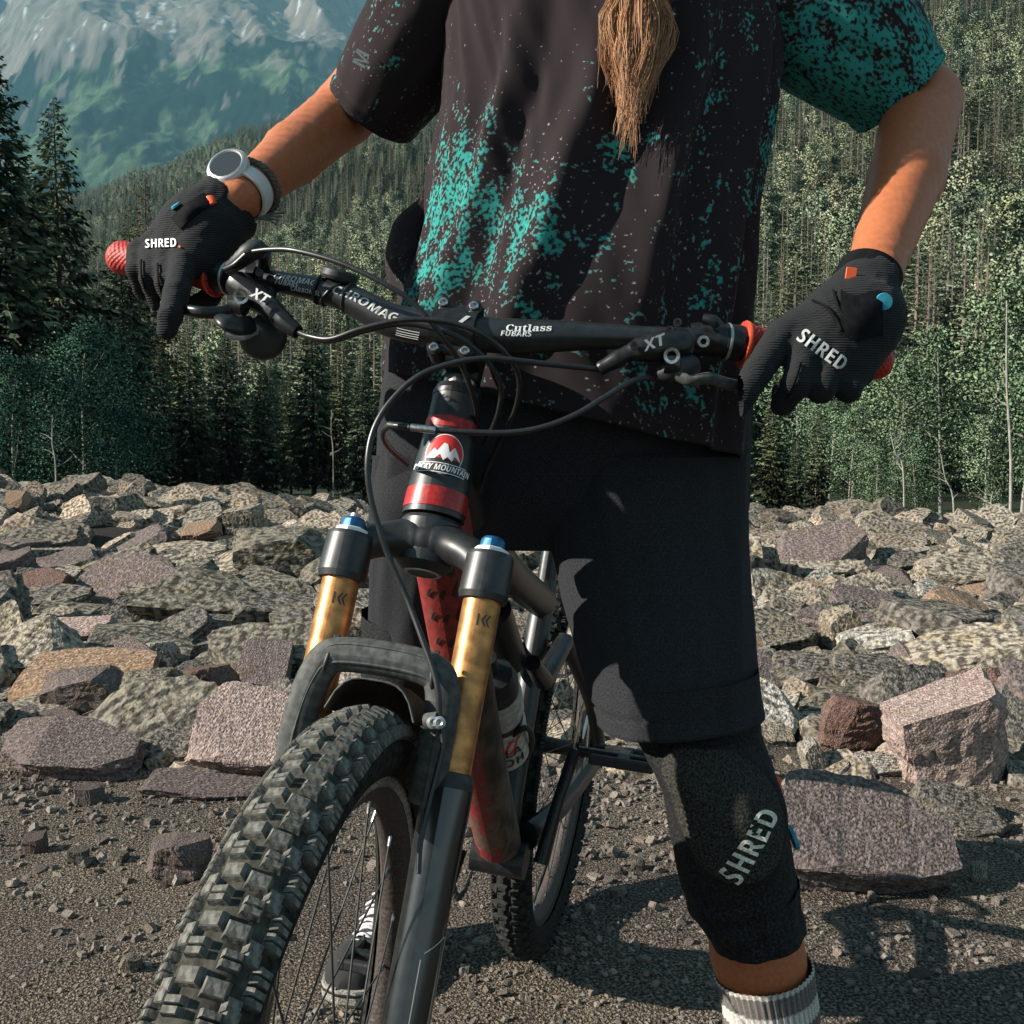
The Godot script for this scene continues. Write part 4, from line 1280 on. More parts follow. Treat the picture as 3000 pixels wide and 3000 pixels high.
	# headset, spacers
	part("headset_cup", lathe_mesh([Vector2(0.0, 0.0), Vector2(0.0262, 0.0), Vector2(0.0262, 0.005), Vector2(0.0235, 0.012), Vector2(0.019, 0.013), Vector2(0.0, 0.013)], 32), M.black_anodised, bike, head * Transform3D(Basis(), Vector3(0, ht - 0.012, 0)))
	part("headset_spacer", lathe_mesh([Vector2(0.0, 0.0), Vector2(0.0178, 0.0), Vector2(0.0178, 0.009), Vector2(0.0, 0.009)], 28), M.steel, bike, head * Transform3D(Basis(), Vector3(0, ht + 0.002, 0)))
	part("headset_spacer", lathe_mesh([Vector2(0.0, 0.0), Vector2(0.0180, 0.0), Vector2(0.0180, 0.008), Vector2(0.0, 0.008)], 28), M.black_anodised, bike, head * Transform3D(Basis(), Vector3(0, ht + 0.0115, 0)))
	# down tube, top tube, seat tube
	var bb := Vector3(0.43, 0.335, 0)
	var dt := [head * Vector3(-0.012, hb + 0.035, 0), head * Vector3(-0.05, hb - 0.005, 0), Vector3(0.66, 0.60, 0), bb + Vector3(0.02, 0.03, 0)]
	var down := part("down_tube", tube_mesh(spline(dt, 8), [0.026, 0.027, 0.028, 0.030, 0.031, 0.032, 0.032, 0.033, 0.033, 0.033, 0.033, 0.033, 0.033, 0.033, 0.033, 0.033, 0.033, 0.033, 0.033, 0.033, 0.033, 0.033, 0.033, 0.034, 0.034], 36), M.red_muddy, bike)
	var dg := Geo.new(); dg.colored = true
	dg.tube(spline(dt, 16), [0.0262, 0.0265, 0.0268, 0.027, 0.0275, 0.028, 0.0285, 0.029, 0.0295, 0.030, 0.0305, 0.031, 0.0315, 0.032, 0.0322, 0.0325] + range(33).map(func(i): return 0.033), 40)
	for i in dg.v.size():
		var p := dg.v[i]
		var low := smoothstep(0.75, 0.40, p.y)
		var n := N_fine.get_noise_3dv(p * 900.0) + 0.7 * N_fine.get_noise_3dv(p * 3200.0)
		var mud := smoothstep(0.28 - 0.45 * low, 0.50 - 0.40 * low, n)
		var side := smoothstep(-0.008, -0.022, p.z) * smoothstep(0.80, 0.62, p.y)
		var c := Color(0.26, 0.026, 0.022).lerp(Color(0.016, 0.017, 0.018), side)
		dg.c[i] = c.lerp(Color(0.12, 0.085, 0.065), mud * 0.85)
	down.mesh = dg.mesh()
	# dark arrow marks down the front of the tube
	var dts := spline(dt, 8)
	for i in 7:
		var c: Vector3 = dts[8 + i].lerp(dts[9 + i], 0.5)
		var al: Vector3 = (dts[9 + i] - dts[8 + i]).normalized()
		var o := al.cross(Vector3.BACK).normalized()
		if o.x < 0: o = -o
		for s in [-0.55, -0.15, 0.28]:
			var g2 := Geo.new()
			var fn := func(x: float, y: float) -> Vector3: return c + al * y + (o * cos(x / 0.0335) + Vector3.BACK * sin(x / 0.0335)) * 0.0341
			var q := [Vector2(-0.004 + s * 0.035, -0.006 - 6.0 * s * s * 0.01), Vector2(0.000 + s * 0.035, -0.008), Vector2(0.005 + s * 0.035, 0.003 + 0.006 * s), Vector2(0.001 + s * 0.035, 0.006)]
			var id := []
			for v2 in q: id.push_back(g2.add(fn.call(v2.x, v2.y)))
			g2.quad(id[0], id[1], id[2], id[3])
			part("dark_mark", g2.mesh(true), M.print_black, down)
	var seat_top := Vector3(0.265, 0.72, 0)
	part("top_tube", tube_mesh(spline([head * Vector3(-0.01, ht - 0.045, 0), head * Vector3(-0.07, ht - 0.06, 0), Vector3(0.60, 0.80, 0), seat_top + Vector3(0.01, -0.03, 0)], 8), 0.0215, 20, 1.2, Vector3.UP), M.black_paint, bike)
	part("gusset", tube_mesh([head * Vector3(-0.02, hb + 0.06, 0), head * Vector3(-0.085, hb + 0.03, 0)], [0.03, 0.012], 14, 0.55, Vector3.BACK), M.red_paint, bike)
	part("seat_tube", tube_mesh([bb, Vector3(0.40, 0.42, 0), seat_top], [0.026, 0.021, 0.0185], 20), M.black_paint, bike)
	part("seat_post", tube_mesh([seat_top, Vector3(0.215, 0.87, 0)], 0.0155, 16), M.black_anodised, bike)
	var sad := Geo.new()
	var srings := []
	for i in 13:
		var t := i / 12.0
		var w := lerpf(0.068, 0.020, smoothstep(0.1, 0.75, t)) * (0.55 if i == 0 or i == 12 else 1.0)
		var ring := PackedVector3Array()
		for j in 16:
			var a := TAU * j / 16
			ring.push_back(Vector3(lerpf(0.09, 0.35, t), 0.885 + 0.012 * cos(t * 5.0) + sin(a) * 0.018, cos(a) * w))
		srings.push_back(ring)
	sad.loft(srings)
	part("saddle", sad.mesh(), M.black_plastic, bike)
	part("bottom_bracket", lathe_mesh([Vector2(0.0, -0.04), Vector2(0.027, -0.04), Vector2(0.027, 0.04), Vector2(0.0, 0.04)], 24), M.black_paint, bike, Transform3D(Basis(Vector3.RIGHT, PI / 2), bb))
	# rear triangle
	for s in [-1.0, 1.0]:
		part("chain_stay", tube_mesh(spline([bb + Vector3(-0.02, 0.03, s * 0.035), Vector3(0.30, 0.375, s * 0.062), Vector3(0.12, 0.375, s * 0.075), Vector3(0.0, HUB_R, s * 0.078)], 6), [0.017, 0.017, 0.016, 0.015, 0.015, 0.014, 0.014, 0.013, 0.013, 0.013, 0.013, 0.013, 0.013, 0.013, 0.013, 0.013, 0.013, 0.014, 0.015], 12, 1.35, Vector3.UP), M.black_paint, bike)
		part("seat_stay", tube_mesh(spline([Vector3(0.0, HUB_R, s * 0.078), Vector3(0.12, 0.50, s * 0.070), Vector3(0.30, 0.64, s * 0.045)], 6), 0.0125, 12), M.black_paint, bike)
		part("rocker_link", tube_mesh([Vector3(0.30, 0.64, s * 0.045), Vector3(0.40, 0.60, s * 0.035), Vector3(0.47, 0.64, s * 0.030)], [0.014, 0.016, 0.012], 12), M.black_anodised, bike)
	part("rear_shock", tube_mesh([Vector3(0.47, 0.64, 0), Vector3(0.60, 0.735, 0)], 0.022, 18), M.black_anodised, bike)
	part("shock_shaft", tube_mesh([Vector3(0.595, 0.73, 0), Vector3(0.655, 0.775, 0)], 0.009, 14), M.gold, bike)
	wheel("rear_wheel", bike, Transform3D(Basis(), Vector3(0, HUB_R, 0)), 500.0, 501.0, 0.02, -1.0)
	# decal on the rear rim
	var rw := func(x: float, y: float) -> Vector3:
		var a := 5.55 - x / 0.301
		return Vector3(cos(a) * (0.3025 - y), HUB_R + sin(a) * (0.3025 - y), -0.0178)
	part("lettering", lettering("REIDS", 0.016, sans, rw, 1.6), M.print_grey, bike)
	# cranks and pedals
	for s in [-1.0, 1.0]:
		var dir := Vector3(-0.45 * -s, 0.89 * -s, 0).normalized()
		var end := bb + dir * 0.17 + Vector3(0, 0, s * 0.085)
		part("crank_arm", tube_mesh([bb + Vector3(0, 0, s * 0.062), bb + dir * 0.09 + Vector3(0, 0, s * 0.072), end], [0.017, 0.013, 0.014], 12, 0.7, Vector3.BACK), M.black_anodised, bike)
		var ped := part("pedal", box_mesh(Vector3(0.10, 0.016, 0.018), 0.003), M.black_plastic, bike, Transform3D(Basis(Vector3.BACK, 0.12), end + Vector3(0, 0, s * (0.075 if s < 0 else 0.062))))
		part("pedal_axle", tube_mesh([Vector3(0, 0, -s * 0.07), Vector3(0, 0, s * 0.045)], 0.008, 10), M.black_anodised, ped)
		for x in [-0.043, 0.043]: part("pedal_rail", box_mesh(Vector3(0.013, 0.015, 0.095), 0.003), M.black_plastic, ped, Transform3D(Basis(), Vector3(x, 0, 0)))
		part("pedal_rail", box_mesh(Vector3(0.10, 0.015, 0.013), 0.003), M.black_plastic, ped, Transform3D(Basis(), Vector3(0, 0, s * 0.042)))
		for x in [-0.043, 0.0, 0.043]: part("pedal_pin", tube_mesh([Vector3(x, 0.006, s * 0.042), Vector3(x, 0.012, s * 0.042)], 0.002, 6), M.steel, ped)
	var ring_g := Geo.new()
	for k in 32:
		var a := TAU * k / 32
		ring_g.box(Vector3(0.010, 0.0045, 0.004), 0.0008, Transform3D(Basis(Vector3.BACK, a + PI / 2), bb + Vector3(cos(a) * 0.064, sin(a) * 0.064, 0.05)))
		ring_g.box(Vector3(0.006, 0.008, 0.003), 0.0008, Transform3D(Basis(Vector3.BACK, a + PI / 2), bb + Vector3(cos(a) * 0.069, sin(a) * 0.069, 0.05)))
	part("chain_ring", ring_g.mesh(true), M.black_anodised, bike)
	# bottle in its cage, a thing of its own
	var b0 := Vector3(0.525, 0.525, -0.012); var b1 := Vector3(0.675, 0.70, -0.012)
	var bt := bike_at * along(b0, b1)
	var bottle := thing("water_bottle", "white translucent drinking bottle with a dark cap, in the frame behind the gold fork tube", "bottle", bt)
	part("bottle_body", lathe_mesh([Vector2(0.0, 0.0), Vector2(0.030, 0.0), Vector2(0.0365, 0.008), Vector2(0.0365, 0.075), Vector2(0.0335, 0.082), Vector2(0.0335, 0.096), Vector2(0.0365, 0.104), Vector2(0.0365, 0.140), Vector2(0.030, 0.150)], 32, false), M.bottle_clear, bottle)
	part("bottle_cap", lathe_mesh([Vector2(0.033, 0.142), Vector2(0.034, 0.165), Vector2(0.028, 0.182), Vector2(0.012, 0.190), Vector2(0.011, 0.215), Vector2(0.0, 0.218)], 28), M.black_plastic, bottle)
	part("bottle_band", lathe_mesh([Vector2(0.0341, 0.084), Vector2(0.0345, 0.089), Vector2(0.0341, 0.094)], 32, false), M.print_black, bottle)
	for e in [["LA", 0.048, 0.016], ["OH", 0.026, 0.017]]:
		part("lettering", lettering(e[0], e[2], sans, func(x: float, y: float) -> Vector3:
			var a: float = x / 0.037 + 0.75
			return Vector3(cos(a) * 0.0371, y + e[1], -sin(a) * 0.0371)), M.print_black, bottle)
	for k in 2:
		part("print_mark", lettering("/", 0.030, sans, func(x: float, y: float) -> Vector3:
			var a: float = (x - 0.008 + k * 0.012) / 0.037 + 0.75
			return Vector3(cos(a) * 0.0371, y + 0.060, -sin(a) * 0.0371), 1.6), M.print_red, bottle)
	part("bottle_cage", tube_mesh(spline([b0 + Vector3(-0.02, -0.01, -0.03), b0 + Vector3(0.02, 0.03, -0.042), b0 + Vector3(0.07, 0.06, -0.040), b0 + Vector3(0.05, 0.02, 0.0)], 6), 0.004, 8), M.black_plastic, bike)
	make_fork(sans)
	make_cockpit(sans, serif)
	make_hoses()

func make_fork(sans: Font) -> void:
	var sx := 0.044; var sz := 0.0712
	var drop_t := fork * Transform3D(Basis(), Vector3(0, -0.0095, 0))      # crown parts sit this much lower on the tubes
	# crown: a bridge with a steerer boss and two clamping sleeves
	var crown := part("fork_crown", tube_mesh(spline([Vector3(sx - 0.004, 0.522, sz), Vector3(0.026, 0.540, sz * 0.72), Vector3(0.010, 0.551, sz * 0.34), Vector3(0.006, 0.553, 0), Vector3(0.010, 0.551, -sz * 0.34), Vector3(0.026, 0.540, -sz * 0.72), Vector3(sx - 0.004, 0.522, -sz)], 6), [0.020, 0.020, 0.020, 0.020, 0.020, 0.020, 0.020, 0.020, 0.020, 0.021, 0.022, 0.023, 0.024, 0.025, 0.026, 0.026, 0.026, 0.027, 0.027, 0.027, 0.026, 0.026, 0.026, 0.025, 0.024, 0.023, 0.022, 0.021, 0.020, 0.020, 0.020, 0.020, 0.020, 0.020, 0.020, 0.020, 0.020], 20, 0.85, Vector3.UP), M.black_paint, bike, drop_t)
	part("crown_boss", lathe_mesh([Vector2(0.0, 0.522), Vector2(0.020, 0.522), Vector2(0.0285, 0.530), Vector2(0.0305, 0.556), Vector2(0.0310, 0.572), Vector2(0.029, 0.576), Vector2(0.0, 0.576)], 36, true), M.black_paint, crown)
	part("steerer_mouth", lathe_mesh([Vector2(0.0, 0.5215), Vector2(0.0150, 0.5215), Vector2(0.0150, 0.524)], 28), M.print_black, crown)
	part("steerer_lip", lathe_mesh([Vector2(0.0150, 0.5210), Vector2(0.0185, 0.5210), Vector2(0.0195, 0.524)], 28), M.grey_anodised, crown)
	for s in [1.0, -1.0]:
		sz = 0.0665 if s > 0 else 0.0712
		var o := Vector3(sx, 0, s * sz)
		part("crown_sleeve", lathe_mesh([Vector2(0.0178, 0.494), Vector2(0.0222, 0.494), Vector2(0.0238, 0.500), Vector2(0.0228, 0.536), Vector2(0.0218, 0.5395), Vector2(0.0, 0.5395)], 36, true), M.black_paint, crown, Transform3D(Basis(), o))
		part("cap_ring", lathe_mesh([Vector2(0.0178, 0.5390), Vector2(0.0170, 0.5440), Vector2(0.0140, 0.5455), Vector2(0.0, 0.5455)], 8), M.print_white, crown, Transform3D(Basis(), o))
		part("cap_knob", lathe_mesh([Vector2(0.0125, 0.545), Vector2(0.0118, 0.5530), Vector2(0.0095, 0.5560), Vector2(0.0, 0.5560)], 12), M.blue_anodised, crown, Transform3D(Basis(), o))
		if s > 0: part("cap_tip", lathe_mesh([Vector2(0.006, 0.555), Vector2(0.005, 0.5605), Vector2(0.0, 0.5610)], 12), M.grey_anodised, crown, Transform3D(Basis(), o))
		var tube := part("stanchion", lathe_mesh([Vector2(0.0180, 0.30), Vector2(0.0180, 0.500)], 48, false), M.gold, bike, fork * Transform3D(Basis(), o))
		# small dark mark near the top: an upright and two arrowheads
		var mark := func(x: float, y: float) -> Vector3:
			var a := x / 0.018 + (0.42 if s > 0 else 0.42)
			return Vector3(cos(a) * 0.01825, 0.4640 + y, -sin(a) * 0.01825)
		var g := Geo.new()
		for e in [[-0.0065, 0.0], [-0.0025, 1.0], [0.0015, 1.0]]:
			for q in [-1.0, 1.0]:
				var pts := []
				if e[1] == 0.0:
					if q < 0: continue
					pts = [Vector2(e[0], -0.0055), Vector2(e[0] + 0.0016, -0.0055), Vector2(e[0] + 0.0016, 0.0055), Vector2(e[0], 0.0055)]
				else: pts = [Vector2(e[0], 0.0), Vector2(e[0] + 0.0016, 0.0), Vector2(e[0] + 0.0050, q * 0.0055), Vector2(e[0] + 0.0034, q * 0.0055)]
				var id := []
				for p in pts: id.push_back(g.add(mark.call(p.x, p.y)))
				g.quad(id[0], id[1], id[2], id[3])
		part("printed_mark", g.mesh(), M.print_black, tube)
		# lower leg
		var lp := []; var lr := []
		for i in 15:
			var t := i / 14.0
			lp.push_back(Vector3(sx - 0.016 * pow(t, 3.0), lerpf(0.312, -0.03, t), s * sz)); lr.push_back(lerpf(0.0232, 0.0208, smoothstep(0.0, 0.3, t)) if t < 0.93 else 0.019)
		var leg := part("lower_leg", tube_mesh(lp, lr, 32), M.leg_paint, bike, fork)
		part("dust_seal", lathe_mesh([Vector2(0.0182, 0.326), Vector2(0.0205, 0.325), Vector2(0.0226, 0.318), Vector2(0.0226, 0.308), Vector2(0.0, 0.308)], 36), M.black_plastic, leg, Transform3D(Basis(), Vector3(sx, 0, s * sz)))
		if s < 0:
			# thin outlined panel printed on the leg
			var pan := func(x: float, y: float) -> Vector3:
				var a := x / 0.0215 + 0.95
				return Vector3(sx - 0.002 + cos(a) * 0.0222, y, s * sz - sin(a) * 0.0222)
			var lines := [[Vector2(-0.014, 0.17), Vector2(-0.014, 0.06)], [Vector2(0.008, 0.19), Vector2(0.008, 0.05)], [Vector2(-0.012, 0.175), Vector2(0.006, 0.19)], [Vector2(-0.014, 0.06), Vector2(0.012, 0.056)], [Vector2(-0.016, 0.09), Vector2(0.012, 0.085)]]
			for l in lines:
				var pts2 := []
				for k in 6:
					var q2: Vector2 = l[0].lerp(l[1], k / 5.0)
					pts2.push_back(pan.call(q2.x, q2.y))
				part("printed_line", tube_mesh(pts2, 0.0005, 4), M.grey_anodised, leg)
			var rg := Geo.new(); var rid := []
			for q3 in [Vector2(0.010, 0.098), Vector2(0.020, 0.098), Vector2(0.020, 0.112), Vector2(0.010, 0.112)]: rid.push_back(rg.add(pan.call(q3.x, q3.y)))
			rg.quad(rid[0], rid[1], rid[2], rid[3]); part("printed_square", rg.mesh(), M.print_red, leg)
	sz = 0.0712
	# brace arch in front of the tyre, ribbed
	var arch_pts := [Vector3(0.052, 0.296, sz + 0.000), Vector3(0.072, 0.345, sz - 0.003), Vector3(0.085, 0.392, sz - 0.014), Vector3(0.089, 0.409, sz - 0.034), Vector3(0.089, 0.409, -sz + 0.034), Vector3(0.085, 0.392, -sz + 0.014), Vector3(0.070, 0.347, -sz + 0.014), Vector3(0.052, 0.296, -sz + 0.017)]
	var arch := part("fork_arch", tube_mesh(spline(arch_pts, 6), 0.0158, 18, 0.70, Vector3(1, 0.2, 0)), M.dusty_black, bike, fork)
	for k in 2:
		var rib := []
		for p in arch_pts: rib.push_back(p + Vector3(0.009 - k * 0.002, 0.008 - k * 0.016, 0))
		part("arch_rib", tube_mesh(spline(rib, 6), 0.0024, 8), M.dusty_black, arch)
	# mudguard: a thin sheet over the tyre, tied on
	var g3 := Geo.new(); var rings := []
	for i in 15:
		var t2 := i / 14.0
		var a := lerpf(1.42, 2.3, t2)
		var ring := PackedVector3Array()
		for j in 13:
			var u := j / 12.0 * 2 - 1
			var rr := HUB_R + 0.021 - 0.030 * u * u * u * u
			ring.push_back(Vector3(0.044 + cos(a) * rr, sin(a) * rr, u * lerpf(0.040, 0.046, sin(t2 * PI))))
		rings.push_back(ring)
	for i in range(14, -1, -1):
		var ring2 := PackedVector3Array()
		for p in rings[i]: ring2.push_back(p - Vector3(p.x - 0.044, p.y, 0).normalized() * 0.0022)
		rings.push_back(ring2)
	g3.loft(rings, false, false, false)
	part("mudguard", g3.mesh(), M.rim_brown, bike, fork)
	var lip := []
	for p in rings[0]: lip.push_back(p)
	part("mudguard_edge", tube_mesh(lip, 0.0013, 6), M.dusty_black, bike, fork)
	for s in [1.0, -1.0]:
		var zt := part("zip_tie", tube_mesh(spline([Vector3(0.070, 0.382, s * 0.052), Vector3(0.096, 0.394, s * 0.049), Vector3(0.094, 0.416, s * 0.046), Vector3(0.072, 0.420, s * 0.046)], 5), 0.0022, 6), M.black_plastic, arch)
		part("tie_head", box_mesh(Vector3(0.007, 0.007, 0.006), 0.001), M.black_plastic, arch, Transform3D(Basis(Vector3.BACK, 0.4), Vector3(0.086, 0.422, s * 0.046)))
	wheel("front_wheel", bike, fork * Transform3D(Basis(), Vector3(0.044, 0, 0)), -1.0, 112.0, 0.0, -1.0)

func make_cockpit(sans: Font, serif: Font) -> void:
	# handlebar centre line in fork axes, measured
	var c := [Vector3(0.0123, 0.8126, 0.4047), Vector3(0.0479, 0.7862, 0.2669), Vector3(0.0568, 0.7830, 0.2254), Vector3(0.0658, 0.7712, 0.1289), Vector3(0.0661, 0.7489, 0.0661), Vector3(0.0680, 0.7442, 0.0053), Vector3(0.0642, 0.7482, -0.0558), Vector3(0.0577, 0.7603, -0.1257), Vector3(0.0460, 0.7771, -0.2413), Vector3(0.0413, 0.7799, -0.2799), Vector3(0.0044, 0.7961, -0.4236)]
	var line := spline(c, 6)
	var rad := []
	for p in line: rad.push_back(lerpf(0.0175, 0.0111, smoothstep(0.045, 0.20, absf(p.z))))
	var bar := part("handlebar", tube_mesh(line, rad, 28), M.carbon_bar, bike, fork)
	var on_bar := func(z: float) -> Vector3:
		for i in line.size() - 1:
			if (line[i].z - z) * (line[i + 1].z - z) <= 0 and line[i].z != line[i + 1].z:
				return line[i].lerp(line[i + 1], (z - line[i].z) / (line[i + 1].z - line[i].z))
		return line[0]
	var bar_r := func(z: float) -> float: return lerpf(0.0175, 0.0111, smoothstep(0.045, 0.20, absf(z)))
	var eye := fork_from_world(EYE)
	var bar_text := func(text: String, z: float, height: float, rise: float, w: float, m: Material, f: Font) -> void:
		part("lettering", lettering(text, height, f, func(x: float, y: float) -> Vector3:
			var zz := z - x
			var p: Vector3 = on_bar.call(zz); var ax: Vector3 = (on_bar.call(zz - 0.004) - on_bar.call(zz + 0.004)).normalized()
			var out := (eye - p).normalized(); out = (out - ax * out.dot(ax)).normalized()
			var u := out.cross(ax).normalized()
			var r: float = bar_r.call(zz) + 0.0006
			var a := (y + rise) / r
			return p + out * cos(a) * r + u * sin(a) * r, w, 0.18), m, bar)
	bar_text.call("CHROMAG", 0.092, 0.0088, 0.004, 1.2, M.print_grey, sans)
	bar_text.call("CHROMAG", 0.172, 0.0066, 0.006, 1.05, M.print_grey, sans)
	bar_text.call("FUBARS", 0.180, 0.0052, 0.0005, 1.0, M.print_grey, sans)
	bar_text.call("CARBON SL", 0.158, 0.0034, -0.004, 1.0, M.print_grey, sans)
	bar_text.call("Cutlass", -0.072, 0.0070, 0.0085, 1.25, M.print_white, serif)
	bar_text.call("FUBARS", -0.060, 0.0050, 0.0025, 1.15, M.print_white, sans)
	for k in 4:
		var zb := 0.036
		var pts := []
		for q in 5:
			var zz := zb + q * 0.006
			var p: Vector3 = on_bar.call(zz); var out := (eye - p).normalized()
			var a := -0.35 - k * 0.17
			pts.push_back(p + (out * cos(a) + Vector3.UP * sin(a)) * 0.0178)
		part("clamp_guide_line", tube_mesh(pts, 0.0005, 4), M.print_grey, bar)
	# stem and face plate
	var mid := Vector3(0.0680, 0.7442, 0.0)
	var stem := part("stem", box_mesh(Vector3(0.060, 0.040, 0.040), 0.006), M.black_anodised, bike, fork * Transform3D(Basis(), Vector3(0.030, 0.744, 0)))
	part("steerer_clamp", lathe_mesh([Vector2(0.0, -0.024), Vector2(0.021, -0.024), Vector2(0.022, 0.0), Vector2(0.021, 0.022), Vector2(0.016, 0.026), Vector2(0.0, 0.026)], 28), M.black_anodised, stem, Transform3D(Basis(), Vector3(-0.030, 0.0, 0)))
	var fp := Geo.new(); var rings := []
	for i in 17:
		var a := lerpf(-1.45, 1.45, i / 16.0)
		var r0 := 0.0178; var r1 := 0.0226 + (0.004 if absf(a) > 1.1 else 0.0)
		var wz := 0.0255 - 0.004 * cos(a)
		rings.push_back(PackedVector3Array([Vector3(cos(a) * r0, sin(a) * r0, -wz), Vector3(cos(a) * r1, sin(a) * r1, -wz), Vector3(cos(a) * r1, sin(a) * r1, wz), Vector3(cos(a) * r0, sin(a) * r0, wz)]))
	fp.loft(rings)
	var face := part("face_plate", fp.mesh(true), M.black_anodised, bike, fork * Transform3D(Basis(), mid))
	for e in [[1, 1], [1, -1], [-1, 1], [-1, -1]]:
		var o := Vector3(0.006, e[0] * 0.0245, e[1] * 0.0155)
		part("bolt_lug", lathe_mesh([Vector2(0.0, -0.02), Vector2(0.0075, -0.02), Vector2(0.0075, 0.003), Vector2(0.0066, 0.004), Vector2(0.0, 0.004)], 18), M.black_anodised, face, Transform3D(Basis(Vector3.BACK, -PI / 2), o))
		part("bolt", lathe_mesh([Vector2(0.0048, 0.003), Vector2(0.0048, 0.0068), Vector2(0.0040, 0.0076), Vector2(0.0026, 0.0076), Vector2(0.0026, 0.0050), Vector2(0.0, 0.0050)], 18), M.steel, face, Transform3D(Basis(Vector3.BACK, -PI / 2), o))
	part("lettering", lettering("/", 0.010, sans, func(x: float, y: float) -> Vector3: return Vector3(0.0232, y + 0.002, -x - 0.010), 2.4), M.print_grey, face)
	# grips with locking collars
	for s in [1.0, -1.0]:
		var run := [c[0], c[1]] if s > 0 else [c[10], c[9]]
		var a: Vector3 = run[0]; var b: Vector3 = run[1]
		var t := along(a, b)
		var L := a.distance_to(b)
		var grip := part("grip", lathe_mesh([Vector2(0.0, -0.004), Vector2(0.0140, -0.004), Vector2(0.0180, 0.002), Vector2(0.0190, 0.010), Vector2(0.0165, 0.020), Vector2(0.0160, L * 0.6), Vector2(0.0165, L - 0.030), Vector2(0.0190, L - 0.012), Vector2(0.0225, L - 0.004), Vector2(0.0225, L), Vector2(0.0, L)], 32, false), M.red_grip, bike, fork * t)
		part("grip_lip", lathe_mesh([Vector2(0.0226, L - 0.0035), Vector2(0.0231, L - 0.0015), Vector2(0.0226, L + 0.0003)], 32, false), M.print_orange, grip)
		part("lock_collar", lathe_mesh([Vector2(0.0, L), Vector2(0.0172, L), Vector2(0.0178, L + 0.003), Vector2(0.0178, L + 0.016), Vector2(0.0170, L + 0.019), Vector2(0.0, L + 0.019)], 32), M.black_anodised, grip)
		part("collar_ring", lathe_mesh([Vector2(0.0180, L + 0.0145), Vector2(0.0186, L + 0.016), Vector2(0.0180, L + 0.0175)], 32, false), M.grey_anodised, grip)
	# computer mount held by rubber straps
	var mp: Vector3 = on_bar.call(0.132); var ax: Vector3 = (on_bar.call(0.12) - on_bar.call(0.14)).normalized()
	var outw := (Vector3.UP * 0.9 + Vector3.RIGHT * 0.35).normalized(); outw = (outw - ax * outw.dot(ax)).normalized()
	var mount_t := Transform3D(Basis(ax.cross(outw), outw, ax).orthonormalized() if false else Basis(outw.cross(ax), outw, ax), mp)
	var mount := part("computer_mount", lathe_mesh([Vector2(0.0, 0.012), Vector2(0.017, 0.013), Vector2(0.0185, 0.016), Vector2(0.0185, 0.022), Vector2(0.015, 0.0245), Vector2(0.0, 0.0245)], 24), M.black_plastic, bike, fork * mount_t)
	for k in 3:
		var pts3 := []
		for q in 13:
			var an := TAU * q / 12.0
			var rr: float = 0.0152
			pts3.push_back(Vector3(cos(an) * rr, sin(an) * rr, [-0.016, 0.0, 0.017][k] + 0.010 * (sin(an) if k == 1 else 0.0)))
		part("rubber_strap", tube_mesh(pts3, 0.0017, 6), M.hose, mount)
	# brake levers, shifter, dropper remote
	var clampz := [0.2254, -0.2555]
	for s in [1.0, -1.0]:
		var cz: float = clampz[0] if s > 0 else clampz[1]
		var cp: Vector3 = on_bar.call(cz); var cx: Vector3 = (on_bar.call(cz - 0.01) - on_bar.call(cz + 0.01)).normalized()
		var ct := Transform3D(Basis(cx.cross(Vector3.UP).normalized(), cx, Vector3.UP).orthonormalized(), cp)
		var lever := part("brake_lever", lathe_mesh([Vector2(0.0115, -0.009), Vector2(0.0165, -0.009), Vector2(0.0170, 0.0), Vector2(0.0165, 0.009), Vector2(0.0115, 0.009)], 24), M.black_anodised, bike, fork * ct)
		var inv := ct.affine_inverse()
		var w := func(p: Array) -> Vector3: return inv * fork_from_world(at(p[0], p[1], p[2]))
		var body := []; var blade := []; var br := []
		if s > 0:
			body = [[690, 828, 1.108], [735, 862, 1.100], [790, 905, 1.090], [838, 948, 1.080], [872, 972, 1.075]]
			blade = [[705, 900, 1.085], [640, 915, 1.075], [585, 915, 1.070], [530, 905, 1.085], [480, 895, 1.105]]
		else:
			body = [[2005, 1005, 1.055], [1960, 1012, 1.045], [1900, 1020, 1.040], [1848, 1032, 1.040], [1795, 1060, 1.042], [1755, 1082, 1.045]]
			blade = [[1960, 1085, 1.040], [2020, 1115, 1.030], [2075, 1108, 1.030], [2120, 1122, 1.035], [2165, 1130, 1.045], [2230, 1128, 1.06]]
		for p in body: br.push_back(w.call(p))
		part("master_cylinder", tube_mesh(spline(br, 5), ([0.013, 0.0135, 0.014, 0.014, 0.014, 0.0135, 0.0135, 0.013, 0.0125, 0.012, 0.012, 0.012, 0.011, 0.0105, 0.010, 0.010, 0.009, 0.0085, 0.008, 0.0075, 0.007] if s > 0 else [0.014, 0.0145, 0.015, 0.015, 0.015, 0.015, 0.015, 0.015, 0.0145, 0.014, 0.013, 0.013, 0.012, 0.012, 0.010, 0.0085, 0.008, 0.008, 0.0085, 0.0085, 0.008, 0.0075, 0.007, 0.007, 0.007, 0.006]), 14), M.black_anodised, lever)
		var bl := []
		for p in blade: bl.push_back(w.call(p))
		part("lever_blade", tube_mesh(spline(bl, 5), 0.0062, 10, 0.7, Vector3.UP), M.black_anodised if s > 0 else M.dusty_black, lever)
		part("lever_pivot", lathe_mesh([Vector2(0.0, -0.007), Vector2(0.0095, -0.007), Vector2(0.0095, 0.007), Vector2(0.006, 0.008), Vector2(0.0, 0.008)], 18), M.black_anodised, lever, Transform3D(Basis(), w.call([700, 895, 1.082] if s > 0 else [1968, 1068, 1.036])))
